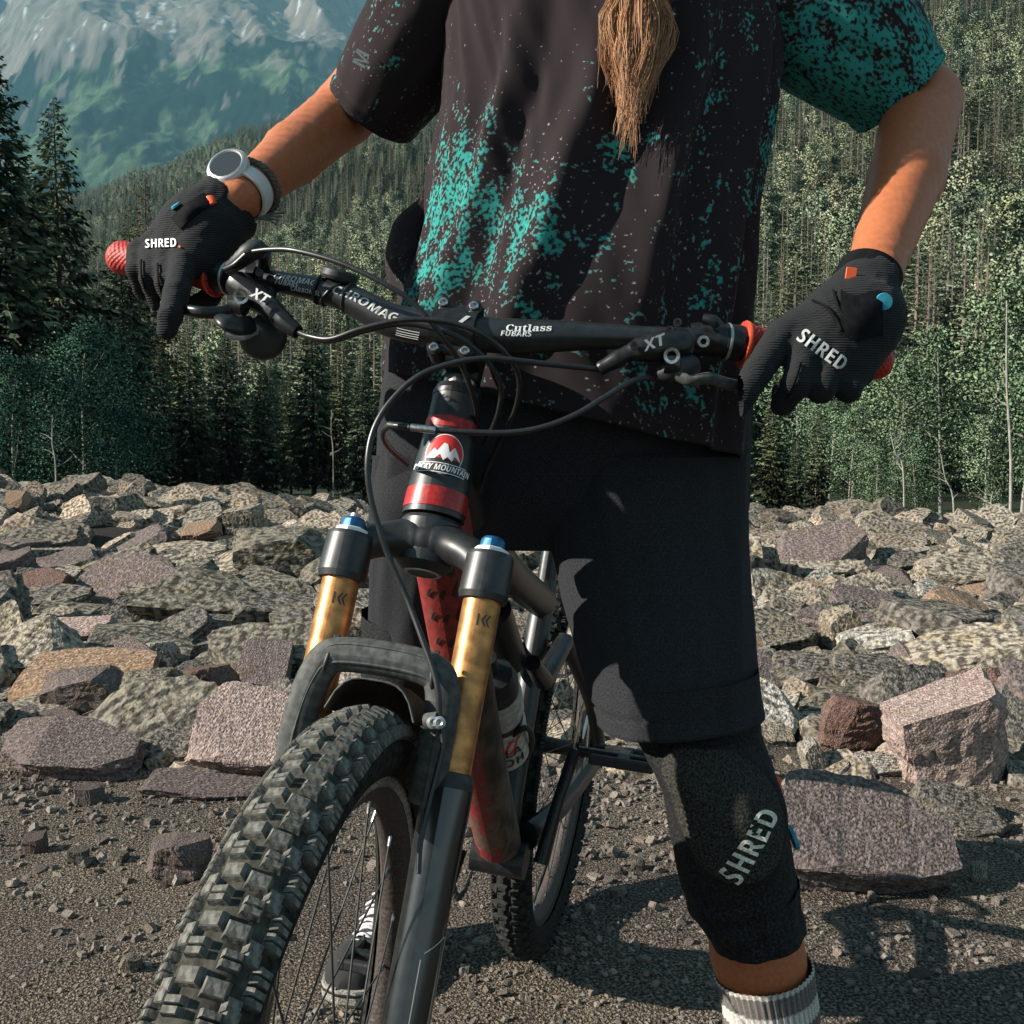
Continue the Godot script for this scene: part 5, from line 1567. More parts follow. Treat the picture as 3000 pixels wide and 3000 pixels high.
		part("pivot_ring", lathe_mesh([Vector2(0.0045, 0.0082), Vector2(0.0075, 0.0086), Vector2(0.0075, 0.0070)], 18), M.steel, lever, along(w.call([705, 868, 1.076] if s > 0 else [1968, 1042, 1.028]), w.call([705, 868, 1.0] if s > 0 else [1968, 1042, 0.95])))
		for e in ([[760, 800, 1.118], [735, 838, 1.095]] if s > 0 else [[1985, 945, 1.060], [1962, 968, 1.045], [1858, 1012, 1.022]]):
			var p0: Vector3 = w.call(e); var p1: Vector3 = w.call([e[0], e[1] - 8, e[2] - 0.02])
			part("bolt", lathe_mesh([Vector2(0.0, -0.004), Vector2(0.0042, -0.004), Vector2(0.0042, 0.003), Vector2(0.0024, 0.003), Vector2(0.0024, 0.001), Vector2(0.0, 0.001)], 14), M.black_anodised, lever, along(p0, p1))
		var t0: Vector3 = w.call([762, 868, 1.078] if s > 0 else [1918, 1003, 1.0215])
		var rx: Vector3 = (w.call([800, 890, 1.072] if s > 0 else [1990, 977, 1.0225]) - t0).normalized()
		var toward: Vector3 = inv * fork_from_world(EYE) - t0
		var uy: Vector3 = (toward.cross(rx)).normalized()
		part("lettering", lettering("XT", 0.0100, sans, func(x: float, y: float) -> Vector3: return t0 + rx * x + uy * y + toward.normalized() * 0.0035, 1.3, 0.25), M.print_grey, lever)
	# shifter pod below the left lever (photo left) with its paddles
	var pod := part("shifter", lathe_mesh([Vector2(0.0, -0.018), Vector2(0.018, -0.017), Vector2(0.024, -0.010), Vector2(0.024, 0.010), Vector2(0.018, 0.017), Vector2(0.0, 0.018)], 22, false), M.black_plastic, bike, fork * along(fork_from_world(at(770, 985, 1.115)), fork_from_world(at(778, 960, 1.02))))
	var loc := (fork * along(fork_from_world(at(770, 985, 1.115)), fork_from_world(at(778, 960, 1.02)))).affine_inverse()
	var pl := func(arr: Array) -> Array:
		var q := []
		for p in arr: q.push_back(loc * from_world(at(p[0], p[1], p[2])))
		return q
	part("shift_paddle", tube_mesh(spline(pl.call([[740, 950, 1.085], [700, 955, 1.065], [660, 940, 1.060], [636, 925, 1.068]]), 5), [0.009, 0.009, 0.010, 0.010, 0.010, 0.010, 0.010, 0.010, 0.010, 0.010, 0.009, 0.008, 0.007, 0.006, 0.005, 0.004], 10, 0.4, Vector3.UP), M.black_anodised, pod)
	part("shift_paddle", tube_mesh(spline(pl.call([[745, 960, 1.09], [705, 975, 1.07], [665, 968, 1.066]]), 5), 0.008, 10, 0.45, Vector3.UP), M.grey_anodised, pod)
	part("shifter_clamp", tube_mesh(pl.call([[765, 945, 1.10], [790, 855, 1.128]]), 0.008, 10), M.black_plastic, pod)
	# dropper remote on top of the bar, photo left
	var rem := part("dropper_remote", tube_mesh(fpath([[668, 792, 1.12], [700, 765, 1.105], [738, 735, 1.10], [775, 725, 1.105]], 5), [0.005, 0.006, 0.007, 0.007, 0.008, 0.008, 0.009, 0.009, 0.010, 0.010, 0.010, 0.010, 0.010, 0.009, 0.008, 0.006], 12), M.black_plastic, bike, fork)
	part("remote_clamp", tube_mesh(fpath([[770, 735, 1.10], [772, 770, 1.125], [765, 800, 1.14]], 4), 0.008, 10), M.black_anodised, rem)
	part("remote_lever", tube_mesh(fpath([[660, 790, 1.10], [690, 775, 1.09], [722, 745, 1.085]], 4), 0.0035, 8), M.black_anodised, rem)
	# second clamp by the right lever, photo right
	var c2: Vector3 = on_bar.call(-0.222); var c2x: Vector3 = (on_bar.call(-0.23) - on_bar.call(-0.21)).normalized()
	var cl := part("remote_clamp", lathe_mesh([Vector2(0.0115, -0.011), Vector2(0.0160, -0.011), Vector2(0.0165, 0.0), Vector2(0.0160, 0.011), Vector2(0.0115, 0.011)], 24), M.black_anodised, bike, fork * along(on_bar.call(-0.2400), on_bar.call(-0.26)))
	part("clamp_hinge", tube_mesh(fpath([[2062, 935, 1.065], [2088, 938, 1.062], [2102, 952, 1.064]], 3), 0.0055, 10), M.black_anodised, bike, fork)
	part("clamp_bolt", lathe_mesh([Vector2(0.0030, -0.002), Vector2(0.0058, -0.002), Vector2(0.0058, 0.002), Vector2(0.0030, 0.002)], 16), M.steel, bike, fork * along(fork_from_world(at(2061, 1000, 1.062)), fork_from_world(at(2061, 1000, 0.9))))
	part("cable_pod", tube_mesh(fpath([[1925, 1098, 1.045], [1975, 1085, 1.045], [2030, 1070, 1.060]], 4), [0.006, 0.008, 0.011, 0.013, 0.014, 0.014, 0.013, 0.012, 0.010], 14), M.black_plastic, bike, fork)

func make_hoses() -> void:
	var runs := [
		["cable", 0.0026, [[722, 740, 1.098], [792, 731, 1.08], [869, 735, 1.06], [999, 771, 1.04], [1128, 833, 1.03], [1211, 887, 1.03], [1285, 972, 1.035], [1354, 1075, 1.06], [1392, 1180, 1.10], [1398, 1245, 1.13]], "M.hose"],
		["brake_hose", 0.0027, [[868, 970, 1.076], [905, 985, 1.06], [968, 993, 1.045], [1050, 966, 1.035], [1154, 941, 1.03], [1240, 936, 1.03], [1326, 946, 1.03], [1419, 984, 1.035], [1494, 1051, 1.05], [1522, 1120, 1.07], [1508, 1205, 1.10], [1472, 1280, 1.13], [1430, 1365, 1.16], [1405, 1440, 1.19]], ""],
		["cable", 0.0026, [[872, 976, 1.078], [960, 1000, 1.055], [1060, 972, 1.045], [1160, 950, 1.04], [1250, 958, 1.04], [1350, 992, 1.04], [1430, 1062, 1.05], [1467, 1130, 1.065], [1462, 1200, 1.085], [1440, 1262, 1.11], [1418, 1300, 1.13]], ""],
		["brake_hose", 0.0028, [[1755, 1082, 1.045], [1700, 1076, 1.035], [1600, 1066, 1.025], [1500, 1055, 1.015], [1419, 1050, 1.01], [1326, 1064, 1.005], [1224, 1103, 1.0], [1140, 1182, 0.995], [1093, 1266, 0.99], [1077, 1359, 0.985], [1085, 1452, 0.985], [1110, 1545, 0.985], [1142, 1640, 0.985], [1193, 1755, 0.98], [1240, 1880, 0.965], [1271, 1968, 0.955], [1284, 2030, 0.95], [1287, 2105, 0.948]], ""],
		["cable", 0.0029, [[1915, 1102, 1.045], [1850, 1118, 1.03], [1770, 1165, 1.015], [1690, 1213, 1.005], [1600, 1249, 0.998], [1512, 1266, 0.995], [1419, 1268, 0.993], [1303, 1262, 0.992], [1200, 1252, 0.998], [1154, 1247, 1.005], [1128, 1256, 1.02], [1124, 1284, 1.04], [1150, 1322, 1.07], [1195, 1360, 1.095]], ""]]
	for r in runs: part(r[0], tube_mesh(wpath(r[2], 8), r[1], 10), M.hose, bike)
	part("cable_ferrule", tube_mesh(wpath([[1205, 1252, 0.997], [1240, 1256, 0.994], [1278, 1260, 0.992]], 4), 0.0036, 12), M.steel, bike)
	part("hose_sleeve", tube_mesh(wpath([[1140, 1245, 1.009], [1155, 1247, 1.005], [1202, 1252, 0.998]], 4), 0.0034, 12), M.black_plastic, bike)
	part("hose_guide", tube_mesh(wpath([[1250, 2118, 0.952], [1287, 2112, 0.948]], 2), 0.0085, 12), M.dusty_black, bike)
	for x in [1268, 1287]:
		part("guide_bolt", lathe_mesh([Vector2(0.0, 0.0), Vector2(0.0055, 0.0), Vector2(0.0055, 0.006), Vector2(0.003, 0.007), Vector2(0.0, 0.005)], 14), M.grey_anodised, bike, along(from_world(at(x, 2117, 0.944)), from_world(at(x, 2117, 0.90))))
	part("brake_hose", tube_mesh(wpath([[1292, 2125, 0.948], [1298, 2180, 0.944], [1280, 2260, 0.936], [1255, 2360, 0.925], [1232, 2470, 0.915], [1226, 2560, 0.905]], 6), 0.0025, 8), M.hose, bike)

# ---------------------------------------------------------------- the rider
# Rings measured across the figure: each row is (left px, right px, row px, depth, half depth), taken at a level.
func ring(l: float, r: float, y: float, depth: float, half: float, n: int, power := 2.3, slope := 0.0) -> PackedVector3Array:
	var a := at(l, y, depth); var b := at(r, y, depth)
	var c := (a + b) * 0.5; var w := (b - a) * 0.5
	var out := PackedVector3Array()
	for i in n:
		var t := TAU * i / n
		var cx := signf(cos(t)) * pow(absf(cos(t)), 2.0 / power); var sz := signf(sin(t)) * pow(absf(sin(t)), 2.0 / power)
		out.push_back(c + w * cx + Vector3(0, slope * cx, 0) + Vector3(0, 0, -half * sz))
	return out

func rows_at(rows: Array, y: float) -> Array:       # smooth interpolation of measured rows
	var k := 0
	while k < rows.size() - 2 and rows[k + 1][2] < y: k += 1
	var a: Array = rows[maxi(k - 1, 0)]; var b: Array = rows[k]; var c: Array = rows[k + 1]; var d: Array = rows[mini(k + 2, rows.size() - 1)]
	var t: float = clampf((y - b[2]) / (c[2] - b[2]), 0, 1)
	var out := []
	for i in b.size():
		out.push_back(cubic_interpolate(b[i], c[i], a[i], d[i], t) if i != 2 else y)
	return out

# a garment along measured rows: cloth(u, v) pushes it in or out; the edge is turned in so that it has thickness
func garment(rows: Array, n: int, m: int, cloth: Callable, hem := 0.0, power := 2.3, hem_slope := 0.0, turn_in := true) -> Geo:
	var rings := []
	var y0: float = rows[0][2]; var y1: float = rows[-1][2]
	for j in m + 1:
		var v := float(j) / m
		var q := rows_at(rows, lerpf(y0, y1, v))
		var rg := ring(q[0], q[1], q[2], q[3], q[4], n, power, hem_slope * v * v * v)
		var c := Vector3.ZERO
		for p in rg: c += p
		c /= n
		for i in n:
			var o := ((rg[i] - c) * Vector3(1, 0, 1)).normalized()
			rg[i] += o * cloth.call(float(i) / n, v)
		rings.push_back(rg)
	if turn_in:
		for k in [0.004, 0.0085]:
			var last: PackedVector3Array = rings[m]
			var c2 := Vector3.ZERO
			for p in last: c2 += p
			c2 /= n
			var inner := PackedVector3Array()
			for i in n: inner.push_back(last[i] + ((c2 - last[i]) * Vector3(1, 0, 1)).normalized() * k + Vector3(0, 0.0 if k < 0.005 else 0.05, 0))
			rings.push_back(inner)
	var g := Geo.new()
	g.loft(rings, false, false)
	return g

# a sleeve or trouser leg along a line, each station (centre, radius across, radius in depth)
func limb(stations: Array, n: int, per: int, cloth: Callable, caps := false, turn := true) -> Geo:
	var pts := []; var rx := []; var rz := []
	for s in stations: pts.push_back(s[0])
	var line := spline(pts, per)
	for i in line.size():
		var f := float(i) / per; var k := mini(int(f), stations.size() - 2); var t := f - k
		var e := t * t * (3 - 2 * t)
		rx.push_back(lerpf(stations[k][1], stations[k + 1][1], e)); rz.push_back(lerpf(stations[k][2], stations[k + 1][2], e))
	var rings := []
	for i in line.size():
		var d: Vector3 = (line[mini(i + 1, line.size() - 1)] - line[maxi(i - 1, 0)]).normalized()
		var x := d.cross(Vector3.BACK).normalized(); var z := x.cross(d).normalized()
		var rg := PackedVector3Array()
		for j in n:
			var a := -TAU * j / n
			var push: float = cloth.call(float(j) / n, float(i) / (line.size() - 1))
			rg.push_back(line[i] + x * cos(a) * (rx[i] + push) + z * sin(a) * (rz[i] + push))
		rings.push_back(rg)
	if turn:
		var c: Vector3 = line[-1]; var d2: Vector3 = (line[-1] - line[-2]).normalized()
		for k in [[0.90, 0.001], [0.86, -0.03]]:
			var rg2 := PackedVector3Array()
			for p in rings[line.size() - 1]: rg2.push_back(c + (p - c) * k[0] + d2 * k[1])
			rings.push_back(rg2)
	var g := Geo.new()
	g.loft(rings, caps, caps and not turn)
	return g

var NC := FastNoiseLite.new()

func wrinkle(u: float, v: float, fu: float, fv: float, amp: float, shift := 0.0) -> float:
	var a := u * TAU
	var n := NC.get_noise_3d(cos(a) * fu * 10.0 + shift, sin(a) * fu * 10.0, v * fv * 10.0)
	return amp * (1.0 - 2.2 * absf(n)) - amp * 0.35

func make_print() -> Array:                # the jersey's dark cloth with splashes, unwrapped round the chest; and the same for sleeves
	var n1 := FastNoiseLite.new(); n1.seed = 5; n1.frequency = 0.030; n1.fractal_octaves = 6; n1.fractal_gain = 0.72
	var n2 := FastNoiseLite.new(); n2.seed = 8; n2.frequency = 0.009; n2.fractal_octaves = 3
	var n3 := FastNoiseLite.new(); n3.seed = 15; n3.frequency = 0.16; n3.fractal_octaves = 2
	var W := 1280; var H := 720
	var out := []
	for piece in 3:
		var w := W if piece == 0 else 512
		var h := H if piece == 0 else 384
		var data := PackedByteArray(); data.resize(w * h * 3)
		for y in h:
			var v := float(y) / h
			for x in w:
				var u := float(x) / w
				var big := n2.get_noise_2d(x * 1.0 + piece * 3000, y * 0.62)
				var fine := n1.get_noise_2d(x + piece * 700, y * 0.55)
				var dot := n3.get_noise_2d(x + piece * 900, y * 0.7)
				var cover := -0.52 + 0.40 * big
				if piece == 0:
					# u 0.5 is the photograph's left side, 0.75 the middle of the front, 1.0 the right side
					var fx := (u - 0.5) * 2.0
					var e := Vector2((fx - 0.21) / 0.19, (v - 0.68) / 0.26)
					cover += 0.60 * exp(-e.length_squared() * 1.1)
					e = Vector2((fx - 0.33) / 0.11, (v - 0.74) / 0.18); cover += 0.28 * exp(-e.length_squared())
					e = Vector2((fx - 0.62) / 0.16, (v - 0.62) / 0.45); cover += 0.30 * exp(-e.length_squared())
					e = Vector2((fx - 0.86) / 0.10, (v - 0.35) / 0.5); cover += 0.32 * exp(-e.length_squared())
					e = Vector2((fx - 0.30) / 0.30, (v - 0.20) / 0.25); cover -= 0.30 * exp(-e.length_squared())
				else:
					cover += (-0.10 + 0.30 * smoothstep(0.15, 0.9, v)) if piece == 1 else (0.05 + 0.78 * smoothstep(0.1, 0.85, v))
				var c := Color(0.026, 0.0195, 0.0215)
				var s := fine * 0.9 + cover + 0.24 * dot
				if s > 0.10: c = Color(0.022, 0.150, 0.135).lerp(Color(0.040, 0.265, 0.235), clampf((s - 0.10) * 4.0 + dot * 0.5, 0, 1))
				elif s > 0.0 and dot > 0.05: c = Color(0.10, 0.20, 0.185)
				if dot + 0.30 * cover > 0.56 and c.g < 0.1: c = Color(0.30, 0.27, 0.28)
				if s > 0.12 and dot < -0.30: c = Color(0.02, 0.018, 0.02)
				c = c.linear_to_srgb()
				var at0 := (y * w + x) * 3
				data[at0] = int(c.r * 255); data[at0 + 1] = int(c.g * 255); data[at0 + 2] = int(c.b * 255)
		out.push_back(ImageTexture.create_from_image(Image.create_from_data(w, h, false, Image.FORMAT_RGB8, data)))
	return out

func cloth_mat(t: Texture2D) -> StandardMaterial3D:
	var m := mat(Color.WHITE, 0.95, 0.0, 0.15)
	m.albedo_texture = t; m.rim_enabled = true; m.rim = 0.08
	return m

func make_body(person: Node3D) -> void:
	var J := {"rs": at(1330, -60, 1.30), "re": at(1010, 330, 1.41), "rm": at(860, 450, 1.31), "rw": at(700, 582, 1.187), "rh": at(560, 680, 1.17), "ls": at(2255, -60, 1.30), "le": at(2705, 300, 1.33), "lm": at(2655, 520, 1.24), "lw": at(2560, 800, 1.135), "lh": at(2480, 960, 1.115),
		"neck": at(1760, -260, 1.30), "chin": at(1750, -420, 1.24), "top": at(1750, -760, 1.28), "chest": at(1790, 180, 1.30), "belly": at(1700, 800, 1.30), "hip": at(1660, 1200, 1.34),
		"rhip": at(1400, 1330, 1.38), "rk": at(1215, 1990, 1.50), "ra": at(1172, 2575, 1.965), "lhip": at(1900, 1330, 1.33), "lk": at(2120, 2330, 1.20), "lc": at(2222, 2800, 1.20), "la": at(2330, 3380, 1.23)}
	var bones := [["rs", "re", 0.050, 0.040], ["re", "rm", 0.0410, 0.0360], ["rm", "rw", 0.0360, 0.0238], ["rw", "rh", 0.0238, 0.021], ["ls", "le", 0.050, 0.042], ["le", "lm", 0.0455, 0.0420], ["lm", "lw", 0.0420, 0.0285], ["lw", "lh", 0.0285, 0.024],
		["neck", "chest", 0.055, 0.10], ["chest", "belly", 0.115, 0.095], ["belly", "hip", 0.095, 0.12], ["rs", "ls", 0.055, 0.055], ["hip", "rhip", 0.10, 0.085], ["hip", "lhip", 0.10, 0.085],
		["rhip", "rk", 0.075, 0.050], ["rk", "ra", 0.050, 0.033], ["lhip", "lk", 0.078, 0.052], ["lk", "lc", 0.050, 0.0500], ["lc", "la", 0.0500, 0.034], ["neck", "chin", 0.052, 0.05], ["chin", "top", 0.066, 0.082]]
	var seg := []
	for k in bones.size():
		var b: Array = bones[k]
		seg.push_back([J[b[0]], J[b[1]], b[2], b[3], 0.008 if k in [1, 2, 3, 5, 6, 7, 17, 18] else 0.03])
	var face := at(1750, -560, 1.165)
	var field := func(p: Vector3) -> float:
		var d := 1e9
		for s in seg: d = smin(d, capsule(p, s[0], s[1], s[2], s[3]), s[4])
		return d
	# the long body is meshed limb by limb on one shared grid, so it stays one surface
	var g := nets(Vector3(-0.46, -0.02, -1.95), Vector3(0.60, 1.86, -1.02), 0.0115, field)
	var eye_l := face + Vector3(-0.032, 0.01, 0); var eye_r := face + Vector3(0.032, 0.01, 0)
	for i in g.v.size():        # a nose, brows and mouth pressed into the front of the head
		var p := g.v[i]
		if p.y > 1.55 and p.z > face.z - 0.10:
			p.z += 0.022 * exp(-((p - face + Vector3(0, 0.012, 0)) * Vector3(70, 45, 0)).length_squared())
			p.z -= 0.010 * exp(-((p - eye_l) * Vector3(55, 70, 0)).length_squared()) + 0.010 * exp(-((p - eye_r) * Vector3(55, 70, 0)).length_squared())
			g.v[i] = p
	part("body", g.mesh(), M.skin, person)

func glove(called: String, person: Node3D, bones: Array, lo: Vector3, hi: Vector3, cuts: Array, creases: Callable) -> MeshInstance3D:
	var field := func(p: Vector3) -> float:
		var d := 1e9
		for b in bones: d = smin(d, capsule(p, b[0], b[1], b[2], b[3]), b[4])
		for c in cuts: d = maxf(d, (p - c[0]).dot(c[1]))
		return d + creases.call(p)
	var g := nets(lo, hi, 0.0034, field)
	return part(called, g.mesh(), M.glove, person)

func surface_print(called: String, text: String, height: float, font: Font, mid: Vector3, x: Vector3, y: Vector3, depth_at: Callable, m: Material, parent: Node3D, width := 1.0, slant := 0.0) -> void:
	part(called, lettering(text, height, font, func(a: float, b: float) -> Vector3: return depth_at.call(mid + x * a + y * b), width, slant), m, parent)

func drop(field_bones: Array, dir: Vector3) -> Callable:         # follows "dir" from outside until it meets the glove
	return func(p: Vector3) -> Vector3:
		var q := p - dir * 0.06
		for k in 24:
			var d := 1e9
			for b in field_bones: d = smin(d, capsule(q, b[0], b[1], b[2], b[3]), b[4])
			if d < 0.0012: break
			q += dir * maxf(d * 0.8, 0.0004)
		return q - dir * 0.0006

func make_person() -> void:
	NC.seed = 12; NC.frequency = 0.05; NC.fractal_octaves = 2
	var sans := SystemFont.new(); sans.font_names = PackedStringArray(["Droid Sans"]); sans.font_weight = 800
	var person := thing("person", "person in teal splashed dark jersey and black shorts, both gloved hands on the handlebar", "person")
	make_body(person)
	var prints := make_print()
	M.jersey = cloth_mat(prints[0]); M.jersey_back = cloth_mat(prints[1]); M.sleeve_cloth = cloth_mat(prints[1]); M.sleeve_teal = cloth_mat(prints[2])
	# jersey
	var torso := [[1330, 2250, -330, 1.30, 0.085], [1300, 2290, -120, 1.30, 0.105], [1303, 2292, 60, 1.295, 0.115], [1302, 2283, 186, 1.29, 0.118], [1302, 2270, 310, 1.285, 0.118], [1268, 2244, 470, 1.285, 0.120], [1254, 2224, 600, 1.285, 0.124], [1236, 2212, 720, 1.285, 0.128], [1200, 2206, 850, 1.285, 0.128], [1160, 2204, 980, 1.29, 0.124], [1132, 2200, 1090, 1.30, 0.120], [1128, 2190, 1215, 1.305, 0.122]]
	var folds := func(u: float, v: float) -> float:
		var k := smoothstep(0.05, 0.75, v)
		var s := 0.013 * k * wrinkle(u, v, 1.7, 0.30, 1.0)
		s += 0.006 * wrinkle(u + 0.09 * v, v, 3.4, 0.55, 1.0, 30.0) * (0.25 + 0.75 * k)
		s += 0.003 * wrinkle(u - 0.15 * v, v, 6.0, 1.6, 1.0, 60.0)
		# a deep tuck at the waist on the photograph's left, and slanting pulls from the chest
		var tuck := Vector2((u - 0.525 - 0.05 * (v - 0.7)) / 0.022, (v - 0.80) / 0.14)
		s -= 0.030 * exp(-tuck.length_squared())
		var fx := (u - 0.5) * 2.0
		for q in [[0.30, 0.55, 0.16], [0.46, 0.62, 0.14], [0.60, 0.55, 0.10], [0.76, 0.6, 0.12]]:
			var line: float = fx - q[0] + q[2] * (v - 0.5)
			s += 0.016 * (exp(-pow(line / 0.030, 2.0)) - 0.6 * exp(-pow((line - 0.055) / 0.03, 2.0))) * exp(-pow((v - q[1]) / 0.30, 2.0))
		return s
	var tg := garment(torso, 220, 170, folds, 0.0, 2.35, -0.052)
	var jersey := part("jersey", tg.mesh(), M.jersey, person)
	var flap := limb([[at(1262, 590, 1.335), 0.012, 0.030], [at(1222, 690, 1.345), 0.030, 0.055], [at(1215, 790, 1.345), 0.034, 0.06], [at(1262, 890, 1.33), 0.024, 0.05], [at(1310, 930, 1.32), 0.008, 0.03]], 40, 10, func(u: float, v: float) -> float: return 0.003 * wrinkle(u, v, 1.5, 1.0, 1.0, 77.0), true, false)
	part("jersey_fold", flap.mesh(), M.jersey_back, jersey)
	# sleeves
	var sl := func(sd: float) -> Callable: return func(u: float, v: float) -> float: return (0.006 * wrinkle(u + 0.2 * v, v, 1.6, 0.5, 1.0, sd) + 0.003 * wrinkle(u, v, 3.5, 1.2, 1.0, sd + 9.0)) * (1.0 - 0.75 * smoothstep(0.6, 0.95, v)) - (0.0018 if absf(v - 0.93) < 0.012 else 0.0)
	var rsl := limb([[at(1420, -260, 1.30), 0.072, 0.085], [at(1338, -90, 1.31), 0.080, 0.082], [at(1222, 120, 1.345), 0.072, 0.074], [at(1094, 322, 1.40), 0.0615, 0.066]], 72, 22, sl.call(100.0), true)
	part("sleeve", rsl.mesh(), M.sleeve_cloth, jersey)
	var lsl := limb([[at(2160, -240, 1.30), 0.085, 0.085], [at(2265, -100, 1.30), 0.110, 0.090], [at(2440, 60, 1.31), 0.092, 0.084], [at(2636, 272, 1.335), 0.0625, 0.070]], 72, 22, sl.call(140.0), true)
	part("sleeve", lsl.mesh(), M.sleeve_teal, jersey)
	part("lettering", lettering("M", 0.016, sans, func(x: float, y: float) -> Vector3:
		var c := at(1058, 172, 1.29); return c + Vector3(0.36, 0.86, 0.2).normalized() * x + Vector3(-0.86, 0.36, 0.3).normalized() * y), M.print_white, jersey)
	# shorts: hips and two legs
	var plain := func(sd: float, amp: float) -> Callable: return func(u: float, v: float) -> float: return amp * wrinkle(u + 0.1 * v, v, 1.5, 0.5, 1.0, sd) + amp * 0.5 * wrinkle(u, v, 3.2, 1.4, 1.0, sd + 20.0)
	var hips := [[1140, 2150, 1020, 1.325, 0.105], [1118, 2172, 1180, 1.335, 0.118], [1108, 2180, 1330, 1.345, 0.120], [1102, 2184, 1470, 1.35, 0.112], [1120, 2170, 1590, 1.36, 0.085]]
	var hg := garment(hips, 96, 40, plain.call(200.0, 0.005), 0.0, 2.3, 0.0, false)
	var shorts := part("shorts", hg.mesh(), M.shorts, person)
	var left_leg := [[1560, 2182, 1330, 1.335, 0.115], [1590, 2184, 1500, 1.32, 0.118], [1642, 2192, 1737, 1.29, 0.118], [1690, 2206, 1900, 1.265, 0.116], [1722, 2216, 2010, 1.25, 0.114], [1744, 2224, 2062, 1.243, 0.112], [1748, 2228, 2086, 1.24, 0.111]]
	var seam := func(u: float, v: float) -> float: return plain.call(230.0, 0.0055).call(u, v) - (0.0025 if absf(v - 0.925) < 0.006 else 0.0)
	var llg := garment(left_leg, 96, 70, seam, 0.0, 2.25, 0.010)
	part("shorts_leg", llg.mesh(), M.shorts, shorts)
	var right_leg := [[1100, 1520, 1330, 1.36, 0.110], [1094, 1480, 1500, 1.40, 0.110], [1090, 1420, 1700, 1.45, 0.105], [1092, 1385, 1880, 1.49, 0.100]]
	part("shorts_leg", garment(right_leg, 80, 50, plain.call(260.0, 0.005), 0.0, 2.25, -0.01).mesh(), M.shorts, shorts)
	# knee pads
	var pad_rows := [[1838, 2222, 2070, 1.222, 0.072], [1856, 2222, 2135, 1.22, 0.074], [1904, 2258, 2236, 1.205, 0.078], [1942, 2280, 2310, 1.198, 0.080], [1964, 2300, 2422, 1.192, 0.076], [1988, 2318, 2546, 1.19, 0.070], [2028, 2334, 2660, 1.19, 0.066], [2078, 2350, 2716, 1.19, 0.064], [2086, 2353, 2732, 1.19, 0.063]]
	var puck := func(u: float, v: float) -> float:
		var fx := (u - 0.5) * 2.0
		var s := 0.0025 * wrinkle(u, v, 2.4, 2.2, 1.0, 300.0)
		if u > 0.5:
			var e := Vector2((fx - 0.50) / 0.34, (v - 0.36) / 0.30)
			s += 0.007 * smoothstep(1.15, 0.85, e.length())
			# creases behind and below the cup
			s += 0.003 * sin(v * 60.0 + fx * 9.0) * exp(-pow((v - 0.86) / 0.10, 2.0)) * exp(-pow((fx - 0.3) / 0.3, 2.0))
			s -= 0.003 * exp(-pow((fx - 0.16 - 0.10 * v) / 0.018, 2.0))
		return s
	var pg := garment(pad_rows, 110, 110, puck, 0.0, 2.15, 0.012)
	var pad := part("knee_pad", pg.mesh(), M.pad, person)
	# worn cup on the front of the pad
	var cup := Geo.new(); var crings := []
	for j in 41:
		var v := lerpf(0.09, 0.64, j / 40.0)
		var q := rows_at(pad_rows, lerpf(2070.0, 2732.0, v))
		var rg := ring(q[0], q[1], q[2], q[3], q[4], 110, 2.15, 0.012 * v * v * v)
		var cc := (rg[0] + rg[55]) * 0.5
		var row := PackedVector3Array()
		var half := sqrt(maxf(0.0, 1.0 - pow((v - 0.36) / 0.285, 2.0)))
		for i in 25:
			var fx := 0.47 + (i / 24.0 * 2 - 1) * 0.285 * half
			var f := (0.5 + fx * 0.5) * 110.0
			var i0 := int(f); var p := rg[i0 % 110].lerp(rg[(i0 + 1) % 110], f - i0)
			var o := ((p - cc) * Vector3(1, 0, 1)).normalized()
			row.push_back(p + o * (puck.call(0.5 + fx * 0.5, v) + 0.0022 + 0.0008 * sin(v * 220.0)))
		crings.push_back(row)
	cup.loft(crings, false, false, false)
	part("pad_cup", cup.mesh(), M.pad_dusty, pad)
	var on_pad := func(px: float, py: float, lift: float) -> Vector3:
		var q := rows_at(pad_rows, py)
		var fx: float = clampf((px - q[0]) / (q[1] - q[0]), 0.01, 0.99)
		var cx := fx * 2 - 1
		var sn := pow(maxf(0.0, 1.0 - pow(absf(cx), 2.15)), 1.0 / 2.15)
		var v: float = (py - 2070.0) / 662.0
		var p := at(px, py, q[3]); 
		var o := Vector3(cx, 0, sn).normalized()
		return p + Vector3(0, 0.012 * v * v * v * cx, q[4] * sn) + o * (lift + maxf(0.0, puck.call(0.5 + fx * 0.5, v)))
	# lettering runs up the shin from lower left to upper right
	part("lettering", lettering("SHRED", 0.0235, sans, func(x: float, y: float) -> Vector3:
		var s: float = x * 2700.0; var t: float = y * 2700.0
		return on_pad.call(2146 + s * 0.44 - t * 0.80, 2392 - s * 0.87 - t * 0.46, 0.0040), 0.80), M.pad_print, pad)
	part("badge", lathe_mesh([Vector2(0.0, -0.003), Vector2(0.017, -0.003), Vector2(0.017, 0.001), Vector2(0.0, 0.003)], 22), M.teal_badge, pad, Transform3D(Basis(Vector3.BACK, -1.25) * Basis.from_scale(Vector3(0.75, 1, 1)), at(2326, 2452, 1.185)))
	part("tab", box_mesh(Vector3(0.006, 0.016, 0.010), 0.001), M.print_orange, pad, Transform3D(Basis(Vector3.BACK, 0.15), at(2279, 2298, 1.18)))
	var rpad := limb([[at(1225, 1800, 1.47), 0.074, 0.078], [at(1215, 1990, 1.495), 0.070, 0.074], [at(1204, 2220, 1.68), 0.060, 0.062], [at(1191, 2400, 1.82), 0.054, 0.056]], 60, 16, plain.call(320.0, 0.004))
	part("knee_pad", rpad.mesh(), M.pad, person)
	# socks with stripes
	var bands := []
